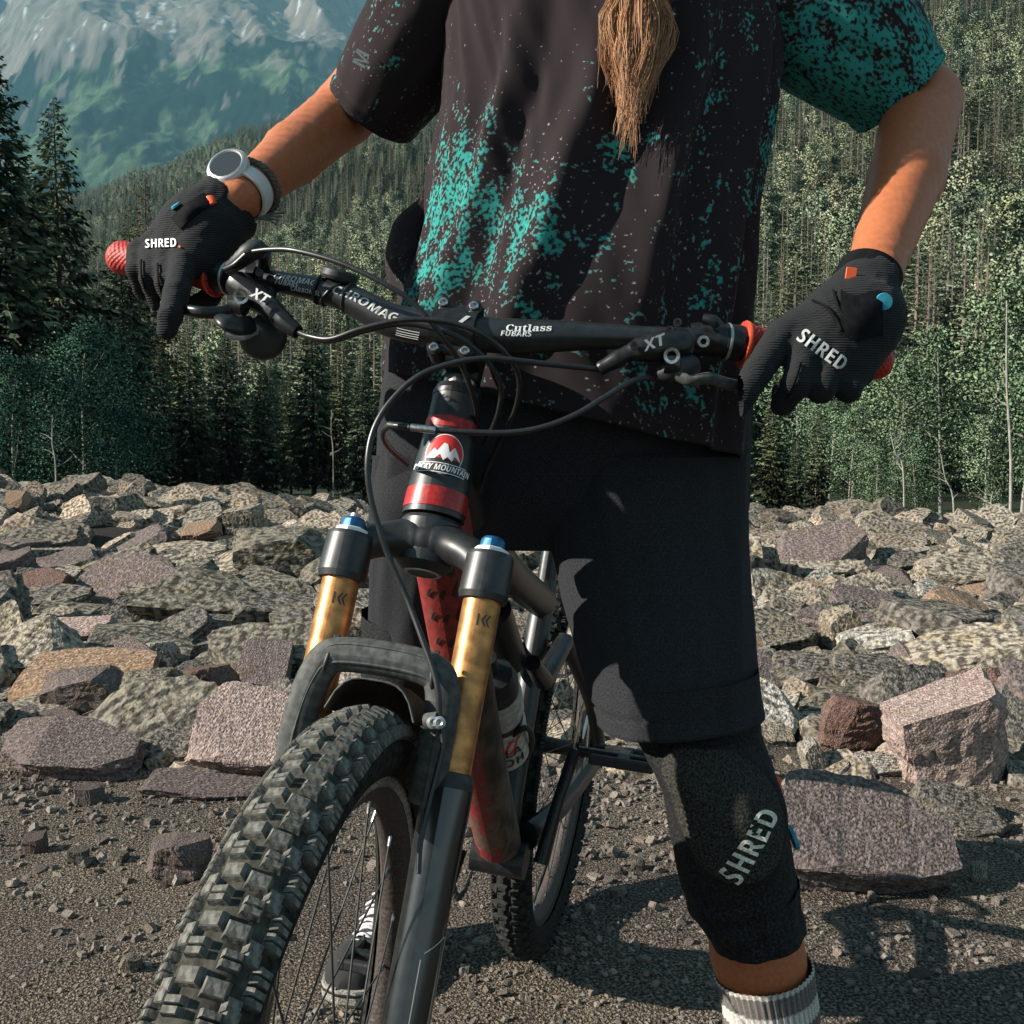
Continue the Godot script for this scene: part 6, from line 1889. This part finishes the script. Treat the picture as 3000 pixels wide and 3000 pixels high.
	for c in [Color(0.28, 0.26, 0.24), Color(0.60, 0.57, 0.53), Color(0.26, 0.235, 0.22)]: bands.push_back(c)
	var sock := func(st: Array) -> ArrayMesh:
		var line := []; for s in st: line.push_back(s[0])
		var g := limb(st, 144, 30, func(u: float, v: float) -> float: return 0.0013 * sin(u * TAU * 48.0) + 0.0008 * wrinkle(u, v, 2.0, 3.0, 1.0, 5.0), false, false)
		g.colored = true
		var L: float = st[0][0].distance_to(st[-1][0])
		for i in g.v.size():
			var along: float = (g.v[i] - st[0][0]).dot((st[-1][0] - st[0][0]).normalized())
			var c := Color(0.21, 0.19, 0.178)
			if along < 0.004: c = Color(0.62, 0.60, 0.56)
			elif along > 0.026 and along < 0.044: c = Color(0.68, 0.65, 0.61)
			elif along >= 0.044 and along < 0.060: c = Color(0.20, 0.175, 0.16)
			elif along >= 0.060: c = Color(0.64, 0.61, 0.57)
			var rib := sin(g.uv[i].x * TAU * 48.0)
			g.c[i] = c * (1.0 if rib > -0.3 else 0.55)
		return g.mesh()
	M.sock = grain(mat(Color.WHITE, 0.95, 0.0, 0.2), T.dust, 60.0); M.sock.vertex_color_use_as_albedo = true
	part("sock", sock.call([[at(2236, 2838, 1.198), 0.0530, 0.0545], [at(2258, 2960, 1.202), 0.0510, 0.0525], [at(2290, 3200, 1.212), 0.042, 0.044], [at(2325, 3400, 1.225), 0.037, 0.040]]), M.sock, person)
	part("sock", sock.call([[at(1190, 2390, 1.815), 0.052, 0.054], [at(1180, 2500, 1.90), 0.046, 0.048], [at(1172, 2600, 1.965), 0.038, 0.042]]), M.sock, person)
	make_shoe(person, Vector3(-0.215, 0, -1.919), 0.42)
	make_shoe(person, Vector3(0.372, 0, -1.20), -0.25)
	make_gloves(person, sans)
	make_hair(person)

func make_shoe(person: Node3D, o: Vector3, turn: float) -> void:      # o: under the heel-side middle; the toe points towards +z turned by "turn"
	var t := Transform3D(Basis(Vector3.UP, -turn).scaled(Vector3.ONE * 1.10), o)
	var outline := func(s: float, side: float) -> float:     # half width at s (0 heel .. 1 toe)
		var w := lerpf(0.032, 0.0485, smoothstep(0.15, 0.72, s)) * (1.0 + 0.05 * side * smoothstep(0.5, 0.8, s))
		if s < 0.12: w *= sqrt(maxf(0.0, 1.0 - pow((0.12 - s) / 0.12, 2.0)) * 0.98 + 0.02)
		if s > 0.80: w *= sqrt(maxf(0.0, 1.0 - pow((s - 0.80) / 0.20, 2.2)))
		return w
	var L := 0.268
	var loop := func(grow: float) -> Array:
		var pts := []
		for i in 40: pts.push_back(Vector2(outline.call(i / 39.0, 1.0) + grow, lerpf(-0.10 - grow, L - 0.10 + grow, i / 39.0)))
		for i in range(39, -1, -1): pts.push_back(Vector2(-outline.call(i / 39.0, -1.0) - grow, lerpf(-0.10 - grow, L - 0.10 + grow, i / 39.0)))
		return pts
	var sole := Geo.new(); var rings := []
	for q in [[0.001, 0.0], [0.0035, 0.006], [0.0035, 0.022], [0.0025, 0.026], [-0.006, 0.026]]:
		var rg := PackedVector3Array()
		for p in loop.call(q[0]): rg.push_back(Vector3(p.x, q[1], p.y))
		rg.reverse()
		rings.push_back(rg)
	sole.loft(rings, true, true)
	var shoe := part("shoe", sole.mesh(true), M.sole, person, t)
	var line := Geo.new(); rings = []
	for q in [[0.0042, 0.0175], [0.0046, 0.019], [0.0046, 0.0205], [0.0042, 0.022]]:
		var rg2 := PackedVector3Array()
		for p in loop.call(q[0]): rg2.push_back(Vector3(p.x, q[1], p.y))
		rg2.reverse()
		rings.push_back(rg2)
	line.loft(rings, false, false)
	part("foxing_stripe", line.mesh(), M.print_black, shoe)
	# upper: arches across the foot from heel to toe
	var upper := Geo.new(); rings = []
	for i in 33:
		var s := i / 32.0
		var z := lerpf(-0.10, L - 0.10, s) * 0.985
		var w: float = outline.call(s, 0.0) * 0.985
		var high := lerpf(0.092, 0.052, smoothstep(0.30, 0.78, s))
		if s > 0.80: high *= sqrt(maxf(0.02, 1.0 - pow((s - 0.80) / 0.205, 2.0)))
		if s < 0.08: high *= 0.85 + s
		var rg3 := PackedVector3Array()
		for j in 21:
			var a := PI * j / 20.0
			var e := 2.0 / 2.5
			rg3.push_back(Vector3(signf(cos(a)) * pow(absf(cos(a)), e) * w, 0.022 + high * pow(sin(a), e) * 0.93, z))
		rings.push_back(rg3)
	upper.loft(rings, false, false, false)
	part("shoe_upper", upper.mesh(), M.canvas_black, shoe)
	var tongue := Geo.new(); rings = []
	for i in 14:
		var s2 := i / 13.0
		var c := Vector3(0, lerpf(0.066, 0.122, s2), lerpf(0.085, -0.012, s2))
		var rg4 := PackedVector3Array()
		for j in 12:
			var a2 := TAU * j / 12
			rg4.push_back(c + Vector3(cos(a2) * lerpf(0.020, 0.033, s2), sin(a2) * 0.006 * 0.7 - absf(cos(a2)) * 0.010 * s2, sin(a2) * 0.006))
		rings.push_back(rg4)
	tongue.loft(rings)
	part("tongue", tongue.mesh(), M.canvas_white, shoe)
	for k in 7:
		var s3 := k / 6.0
		var c2 := Vector3(0, lerpf(0.070, 0.108, s3), lerpf(0.090, 0.012, s3))
		var h := lerpf(0.022, 0.034, s3)
		var pts := []
		for q2 in 7:
			var u := q2 / 6.0 * 2 - 1
			pts.push_back(c2 + Vector3(u * h, 0.009 - 0.014 * u * u, 0.006 * u * (1 if k % 2 == 0 else -1)))
		part("lace", tube_mesh(pts, 0.0048, 6, 0.5, Vector3.UP), M.canvas_white, shoe)
	for sd in [-1.0, 1.0]:
		for k in 7:
			var s4 := k / 6.0
			part("eyelet", lathe_mesh([Vector2(0.0018, 0.0), Vector2(0.0036, 0.0), Vector2(0.0036, 0.001), Vector2(0.0018, 0.001)], 10), M.steel, shoe, along(Vector3(sd * lerpf(0.025, 0.037, s4), lerpf(0.066, 0.098, s4), lerpf(0.088, 0.010, s4)), Vector3(sd * 0.2, 0.3, 0.12)))
	var stitch := []
	for q3 in 11:
		var u2 := q3 / 10.0 * 2 - 1
		stitch.push_back(Vector3(u2 * 0.034, 0.0735 - 0.028 * u2 * u2 * u2 * u2 - 0.006 * u2 * u2, 0.100 - 0.012 * u2 * u2))
	part("toe_seam", tube_mesh(stitch, 0.0011, 5), M.print_grey, shoe)

func make_gloves(person: Node3D, sans: Font) -> void:
	var no_crease := func(p: Vector3) -> float:
		return 0.0016 * absf(NC.get_noise_3dv(p * 1100.0)) + 0.0010 * NC.get_noise_3dv(p * 2600.0)
	# photo left hand: palm on top of the grip, three fingers wrapped round it, the index reaching down to the lever
	var R := [
		[at(655, 590, 1.190), at(560, 660, 1.175), 0.031, 0.030, 0.016], [at(690, 640, 1.195), at(620, 700, 1.175), 0.026, 0.026, 0.016],
		[at(560, 640, 1.175), at(425, 745, 1.180), 0.024, 0.0160, 0.018], [at(570, 660, 1.17), at(475, 758, 1.155), 0.024, 0.0165, 0.014], [at(600, 670, 1.165), at(540, 765, 1.140), 0.026, 0.0165, 0.014], [at(640, 680, 1.17), at(590, 770, 1.145), 0.026, 0.017, 0.014],
		# little, ring, middle: two bends each, the last joint under the grip
		[at(405, 735, 1.175), at(400, 790, 1.160), 0.0125, 0.0112, 0.005], [at(400, 790, 1.160), at(418, 852, 1.180), 0.0112, 0.0100, 0.003], [at(418, 852, 1.180), at(445, 850, 1.215), 0.0100, 0.0090, 0.003],
		[at(445, 740, 1.160), at(440, 815, 1.140), 0.0132, 0.0118, 0.004], [at(440, 815, 1.140), at(462, 882, 1.160), 0.0118, 0.0105, 0.003], [at(462, 882, 1.160), at(490, 870, 1.200), 0.0105, 0.0095, 0.003],
		[at(490, 748, 1.148), at(487, 830, 1.126), 0.0135, 0.0120, 0.004], [at(487, 830, 1.126), at(512, 900, 1.145), 0.0120, 0.0108, 0.003], [at(512, 900, 1.145), at(545, 885, 1.185), 0.0108, 0.0096, 0.003],
		[at(540, 760, 1.138), at(517, 860, 1.090), 0.0145, 0.0132, 0.004], [at(517, 860, 1.090), at(500, 925, 1.072), 0.0132, 0.0122, 0.003], [at(500, 925, 1.072), at(488, 968, 1.072), 0.0122, 0.0105, 0.003],
		# thumb, leaving the side of the palm and closing under the bar
		[at(640, 720, 1.19), at(650, 800, 1.195), 0.0165, 0.0135, 0.010], [at(650, 800, 1.195), at(615, 870, 1.180), 0.0135, 0.0115, 0.004], [at(615, 870, 1.180), at(570, 890, 1.165), 0.0115, 0.0095, 0.003]]
	var cut := (at(690, 560, 1.19) - at(560, 680, 1.17)).normalized()
	var rg := glove("glove", person, R, at(360, 1000, 1.30) - Vector3(0.03, 0.02, 0.02), at(760, 520, 1.04) + Vector3(0.03, 0.03, 0.04), [[at(688, 592, 1.187), cut]], no_crease)
	var look := (at(450, 720, 1.16) - EYE).normalized()
	var tx := (at(522, 708, 1.16) - at(420, 712, 1.185)).normalized()
	var ty := look.cross(tx) * -1.0
	if ty.y < 0: ty = -ty
	surface_print("lettering", "SHRED", 0.0125, sans, at(470, 712, 1.16), tx, ty, drop(R, look), M.print_white, rg, 0.85, 0.1)
	surface_print("printed_dot", ".", 0.012, sans, at(521, 713, 1.16), tx, ty, drop(R, look), M.print_orange, rg, 1.2)
	var fr := drop(R, look)
	var pad_g := Geo.new(); var prow := []
	for j in 9:
		var row := PackedVector3Array()
		for i in 13:
			var u := i / 12.0; var v := j / 8.0
			row.push_back(fr.call(at(500 + 95 * u + 24 * v - 40 * sin(u * PI) * 0.2, 640 - 75 * u + 34 * v, 1.17)) - look * (0.0028 * sin(u * PI) * sin(v * PI) + 0.0005))
		prow.push_back(row)
	pad_g.loft(prow, false, false, false)
	part("knuckle_guard", pad_g.mesh(), M.glove_patch, rg)
	part("pull_tab", tube_mesh([fr.call(at(606, 580, 1.18)), fr.call(at(616, 602, 1.18))], 0.0055, 4, 0.35, look), M.print_orange, rg)
	part("badge", lathe_mesh([Vector2(0.0, -0.001), Vector2(0.0055, -0.001), Vector2(0.0050, 0.001), Vector2(0.0, 0.0014)], 18), M.teal_badge, rg, along(fr.call(at(512, 606, 1.18)), fr.call(at(512, 606, 1.18)) + Vector3(-0.5, 0.8, 0.4)))
	# finger seams
	for e in [[[413, 760], [414, 800], [424, 846]], [[461, 770], [463, 820], [477, 872]]]:
		var pts := []
		for q in e: pts.push_back(fr.call(at(q[0], q[1], 1.15)) - look * 0.0004)
		part("finger_seam", tube_mesh(spline(pts, 5), 0.0012, 5), M.glove_patch, rg)
	# watch and braided bracelet on the photo left wrist
	var wr := at(700, 582, 1.187); var el := at(1010, 330, 1.41)
	var wa := (wr - el).normalized()
	var wc := wr.lerp(el, 0.045)
	var dorsal := Vector3(-0.42, 0.86, 0.30); dorsal = (dorsal - wa * dorsal.dot(wa)).normalized()
	var wt := Transform3D(Basis(dorsal, wa, dorsal.cross(wa)), wc)
	var watch := part("watch", lathe_mesh([Vector2(0.0262, -0.0100), Vector2(0.0292, -0.0100), Vector2(0.0298, 0.0), Vector2(0.0292, 0.0100), Vector2(0.0262, 0.0100)], 40), M.watch_white, person, wt)
	var look_up := (dorsal * 0.85 + (EYE - wc).normalized() * 0.62).normalized()
	var ft := along(wc + dorsal * 0.0325, wc + dorsal * 0.0325 + look_up)
	var winv := wt.affine_inverse()
	part("watch_case", lathe_mesh([Vector2(0.0, -0.008), Vector2(0.0215, -0.008), Vector2(0.0235, -0.004), Vector2(0.0235, 0.002), Vector2(0.0215, 0.0045), Vector2(0.0185, 0.0055), Vector2(0.0175, 0.0040), Vector2(0.0, 0.0040)], 40), M.watch_white, watch, winv * ft)
	part("watch_bezel", lathe_mesh([Vector2(0.0172, 0.0042), Vector2(0.0190, 0.0058), Vector2(0.0208, 0.0050), Vector2(0.0214, 0.0046)], 40), M.grey_anodised, watch, winv * ft)
	part("watch_glass", lathe_mesh([Vector2(0.0, 0.0048), Vector2(0.0172, 0.0048)], 36), M.glass_dark, watch, winv * ft)
	for k in 4: part("strap_hole", box_mesh(Vector3(0.0035, 0.0012, 0.0012), 0.0003), M.print_black, watch, winv * Transform3D(Basis(Vector3.BACK, -0.3), at(706 + 4 * k, 598 + 12 * k, 1.172 + k * 0.001)))
	var bd := Geo.new()
	for k in 3:
		var pts2 := []
		for q in 49:
			var a := TAU * q / 48.0
			var r := 0.0308 + 0.0022 * sin(a * 12.0 + k * TAU / 3)
			pts2.push_back(Vector3(cos(a) * r, -0.018 + 0.0030 * cos(a * 12.0 + k * TAU / 3), sin(a) * r))
		bd.tube(pts2, 0.0023, 6, false)
	var braid := part("bracelet", bd.mesh(), M.braid, person, wt)
	for k in 4:
		var a0 := wt.affine_inverse() * at(752, 640, 1.19)
		part("bracelet_tail", tube_mesh(spline([a0, wt.affine_inverse() * at(790, 628 + k * 6, 1.185), wt.affine_inverse() * at(835 - k * 9, 622 + k * 12, 1.18)], 5), 0.0012, 5), M.braid, braid)
	# photo right hand: the back of the hand towards us, index on the lever, the rest folded round the grip
	var Lh := [
		[at(2545, 820, 1.125), at(2440, 930, 1.085), 0.030, 0.030, 0.016], [at(2590, 830, 1.130), at(2540, 960, 1.085), 0.026, 0.030, 0.016],
		[at(2500, 900, 1.09), at(2300, 985, 1.065), 0.028, 0.018, 0.016], [at(2520, 920, 1.085), at(2360, 1035, 1.050), 0.028, 0.019, 0.014], [at(2545, 930, 1.085), at(2430, 1075, 1.050), 0.028, 0.019, 0.014], [at(2570, 930, 1.090), at(2510, 1085, 1.060), 0.027, 0.018, 0.014],
		[at(2290, 985, 1.062), at(2218, 1090, 1.030), 0.0165, 0.0145, 0.005], [at(2218, 1090, 1.030), at(2180, 1155, 1.020), 0.0145, 0.0130, 0.003], [at(2180, 1155, 1.020), at(2166, 1188, 1.020), 0.0130, 0.0110, 0.003],
		[at(2355, 1045, 1.048), at(2330, 1130, 1.030), 0.0165, 0.0140, 0.004], [at(2330, 1130, 1.030), at(2290, 1185, 1.045), 0.0140, 0.0115, 0.003], [at(2300, 1180, 1.045), at(2288, 1150, 1.075), 0.0115, 0.010, 0.003],
		[at(2425, 1085, 1.046), at(2405, 1140, 1.036), 0.0160, 0.0140, 0.004], [at(2405, 1140, 1.036), at(2385, 1135, 1.080), 0.0138, 0.0115, 0.003],
		[at(2500, 1095, 1.055), at(2485, 1140, 1.045), 0.0150, 0.0130, 0.004], [at(2485, 1140, 1.045), at(2470, 1130, 1.085), 0.0130, 0.0110, 0.003],
		[at(2330, 960, 1.080), at(2240, 1010, 1.115), 0.0165, 0.0135, 0.010], [at(2240, 1010, 1.115), at(2215, 1060, 1.120), 0.0135, 0.011, 0.004]]
	var lcut := (at(2585, 760, 1.15) - at(2480, 940, 1.09)).normalized()
	var lg := glove("glove", person, Lh, at(2120, 1235, 1.20) - Vector3(0.02, 0.02, 0.02), at(2650, 760, 0.98) + Vector3(0.03, 0.03, 0.03), [[at(2540, 815, 1.13) + lcut * 0.002, lcut]], no_crease)
	look = (at(2430, 1000, 1.05) - EYE).normalized()
	var fl := drop(Lh, look)
	tx = (at(2480, 1075, 1.05) - at(2340, 975, 1.06)).normalized(); ty = look.cross(tx) * -1.0
	if ty.y < 0: ty = -ty
	surface_print("lettering", "SHRED", 0.0132, sans, at(2410, 1024, 1.05), tx, ty, fl, M.print_grey, lg, 0.92, 0.0)
	surface_print("printed_dot", ".", 0.013, sans, at(2462, 1062, 1.05), tx, ty, fl, M.print_orange, lg, 1.0)
	var kg := Geo.new(); prow = []
	for j in 9:
		var row2 := PackedVector3Array()
		for i in 11:
			var u := i / 10.0; var v := j / 8.0
			row2.push_back(fl.call(at(2462 + 120 * u, 850 + 16 * u + 130 * v + 12 * sin(u * 5.0), 1.08)) - look * (0.0035 * sin(u * PI) * sin(v * PI) + 0.0006))
		prow.push_back(row2)
	kg.loft(prow, false, false, false)
	part("knuckle_guard", kg.mesh(), M.glove_patch, lg)
	part("badge", lathe_mesh([Vector2(0.0, -0.001), Vector2(0.0085, -0.001), Vector2(0.0080, 0.0012), Vector2(0.0, 0.0016)], 20), M.teal_badge, lg, along(fl.call(at(2584, 888, 1.09)), fl.call(at(2584, 888, 1.09)) - look + Vector3(0.25, 0, 0)))
	part("cuff_band", limb([[at(2550, 800, 1.134), 0.0335, 0.0325], [at(2527, 858, 1.120), 0.0350, 0.0335]], 40, 6, func(u: float, v: float) -> float: return 0.0).mesh(), M.glove_patch, lg)
	part("pull_tab", box_mesh(Vector3(0.0105, 0.0115, 0.0012), 0.0004), M.print_orange, lg, Transform3D(Basis(Vector3.BACK, -0.12), fl.call(at(2492, 806, 1.10)) - look * 0.0022))
	for e in [[[2380, 880], [2420, 900], [2450, 940], [2462, 970]], [[2440, 850], [2455, 900], [2470, 930]], [[2350, 1060], [2335, 1110], [2310, 1160]]]:
		var pts3 := []
		for q in e: pts3.push_back(fl.call(at(q[0], q[1], 1.07)) - look * 0.0004)
		part("finger_seam", tube_mesh(spline(pts3, 5), 0.0013, 5), M.glove_patch, lg)

func make_hair(person: Node3D) -> void:
	var r := RandomNumberGenerator.new(); r.seed = 5
	var kinds := [Geo.new(), Geo.new()]
	for l in 64:
		# a lock: its own wandering path, its strands twisting loosely round it
		var a := l * 2.399; var rr := sqrt((l + 0.5) / 64.0)
		var x0 := cos(a) * 88 * rr; var z0 := sin(a) * 0.024 * rr
		var stray := l % 9 == 0
		var end_y := 250.0 + r.randf_range(0, 190) * (1.25 - absf(x0) / 95.0)
		if l % 11 == 3: end_y += 70
		var drift := r.randf_range(-30, 18) + x0 * 0.22 + (r.randf_range(-60, 60) if stray else 0.0)
		var p1 := r.randf() * TAU; var p2 := r.randf() * TAU
		var a1 := r.randf_range(4, 12); var a2 := r.randf_range(3, 7)
		var spine := []; var fat := []
		for k in 15:
			var t := k / 14.0
			var y := lerpf(-400, end_y, t)
			var gather := 1.0 - 0.30 * exp(-pow((y + 40.0) / 60.0, 2.0)) + 0.22 * exp(-pow((y - 120.0) / 90.0, 2.0))
			spine.push_back(Vector3(1872 - 70 * smoothstep(-120.0, -400.0, y) + x0 * gather * (1.0 - 0.62 * smoothstep(0.62, 1.0, t)) - 26.0 * smoothstep(0.6, 1.0, t) + drift * t * t + a1 * sin(t * 7.0 + p1) * (0.35 + 0.65 * t) + a2 * sin(t * 26.0 + p2), y, 1.148 + 0.055 * smoothstep(-60.0, -400.0, y) + z0 * gather + 0.008 * sin(t * 6.0 + p2) * t))
			fat.push_back((21.0 if not stray else 7.0) * (1.0 - 0.62 * t))
		for q in (22 if not stray else 5):
			var b := r.randf() * TAU; var br := sqrt(r.randf()); var tw := r.randf_range(-2.5, 3.0); var fly := r.randf_range(-1, 1) * (26.0 if r.randf() < 0.15 else 6.0)
			var stop := r.randf_range(0.82, 1.0) if r.randf() < 0.8 else r.randf_range(0.55, 0.85)
			var pts := []; var rad := []
			var w := r.randf_range(0.00030, 0.00062); var wv := r.randf_range(1.0, 5.5)
			for k in 29:
				var t := k / 28.0 * stop
				var f := t * 14.0; var k0 := mini(int(f), 13)
				var c: Vector3 = spine[k0].lerp(spine[k0 + 1], f - k0)
				var ft: float = lerpf(fat[k0], fat[k0 + 1], f - k0) * br
				pts.push_back(at(c.x + cos(b + tw * t) * ft + fly * t * t * sin(t * 5.0 + b) + wv * sin(t * 30.0 + b * 2.0) * smoothstep(0.35, 0.8, t), c.y + r.randf_range(-1.5, 1.5), c.z + sin(b + tw * t) * ft * 0.00035))
				rad.push_back(w * (1.0 - 0.7 * t))
			kinds[0 if r.randf() < 0.62 else 1].tube(pts, rad, 4, false)
	var hair := part("hair", kinds[0].mesh(), M.hair, person)
	part("hair_strands", kinds[1].mesh(), M.hair_light, hair)
	var crown := Geo.new(); var rings := []
	var mid := at(1750, -620, 1.285)
	for j in 17:
		var e := lerpf(-0.25, PI / 2, j / 16.0)
		var ring := PackedVector3Array()
		for i in 40:
			var a := -TAU * i / 40
			ring.push_back(mid + Vector3(cos(a) * 0.088 * cos(e), sin(e) * 0.108, sin(a) * (0.092 if sin(a) < 0.2 else 0.078) * cos(e) - 0.014))
		rings.push_back(ring)
	crown.loft(rings, false, true)
	part("hair_crown", crown.mesh(), M.hair, hair)

const WITH_LAND := true

func _ready() -> void:
	make_view()
	make_materials()
	make_ground()
	if WITH_LAND:
		make_hill()
		make_peaks()
		make_rocks()
		make_forest()
		make_trees()
	make_bike()
	make_person()
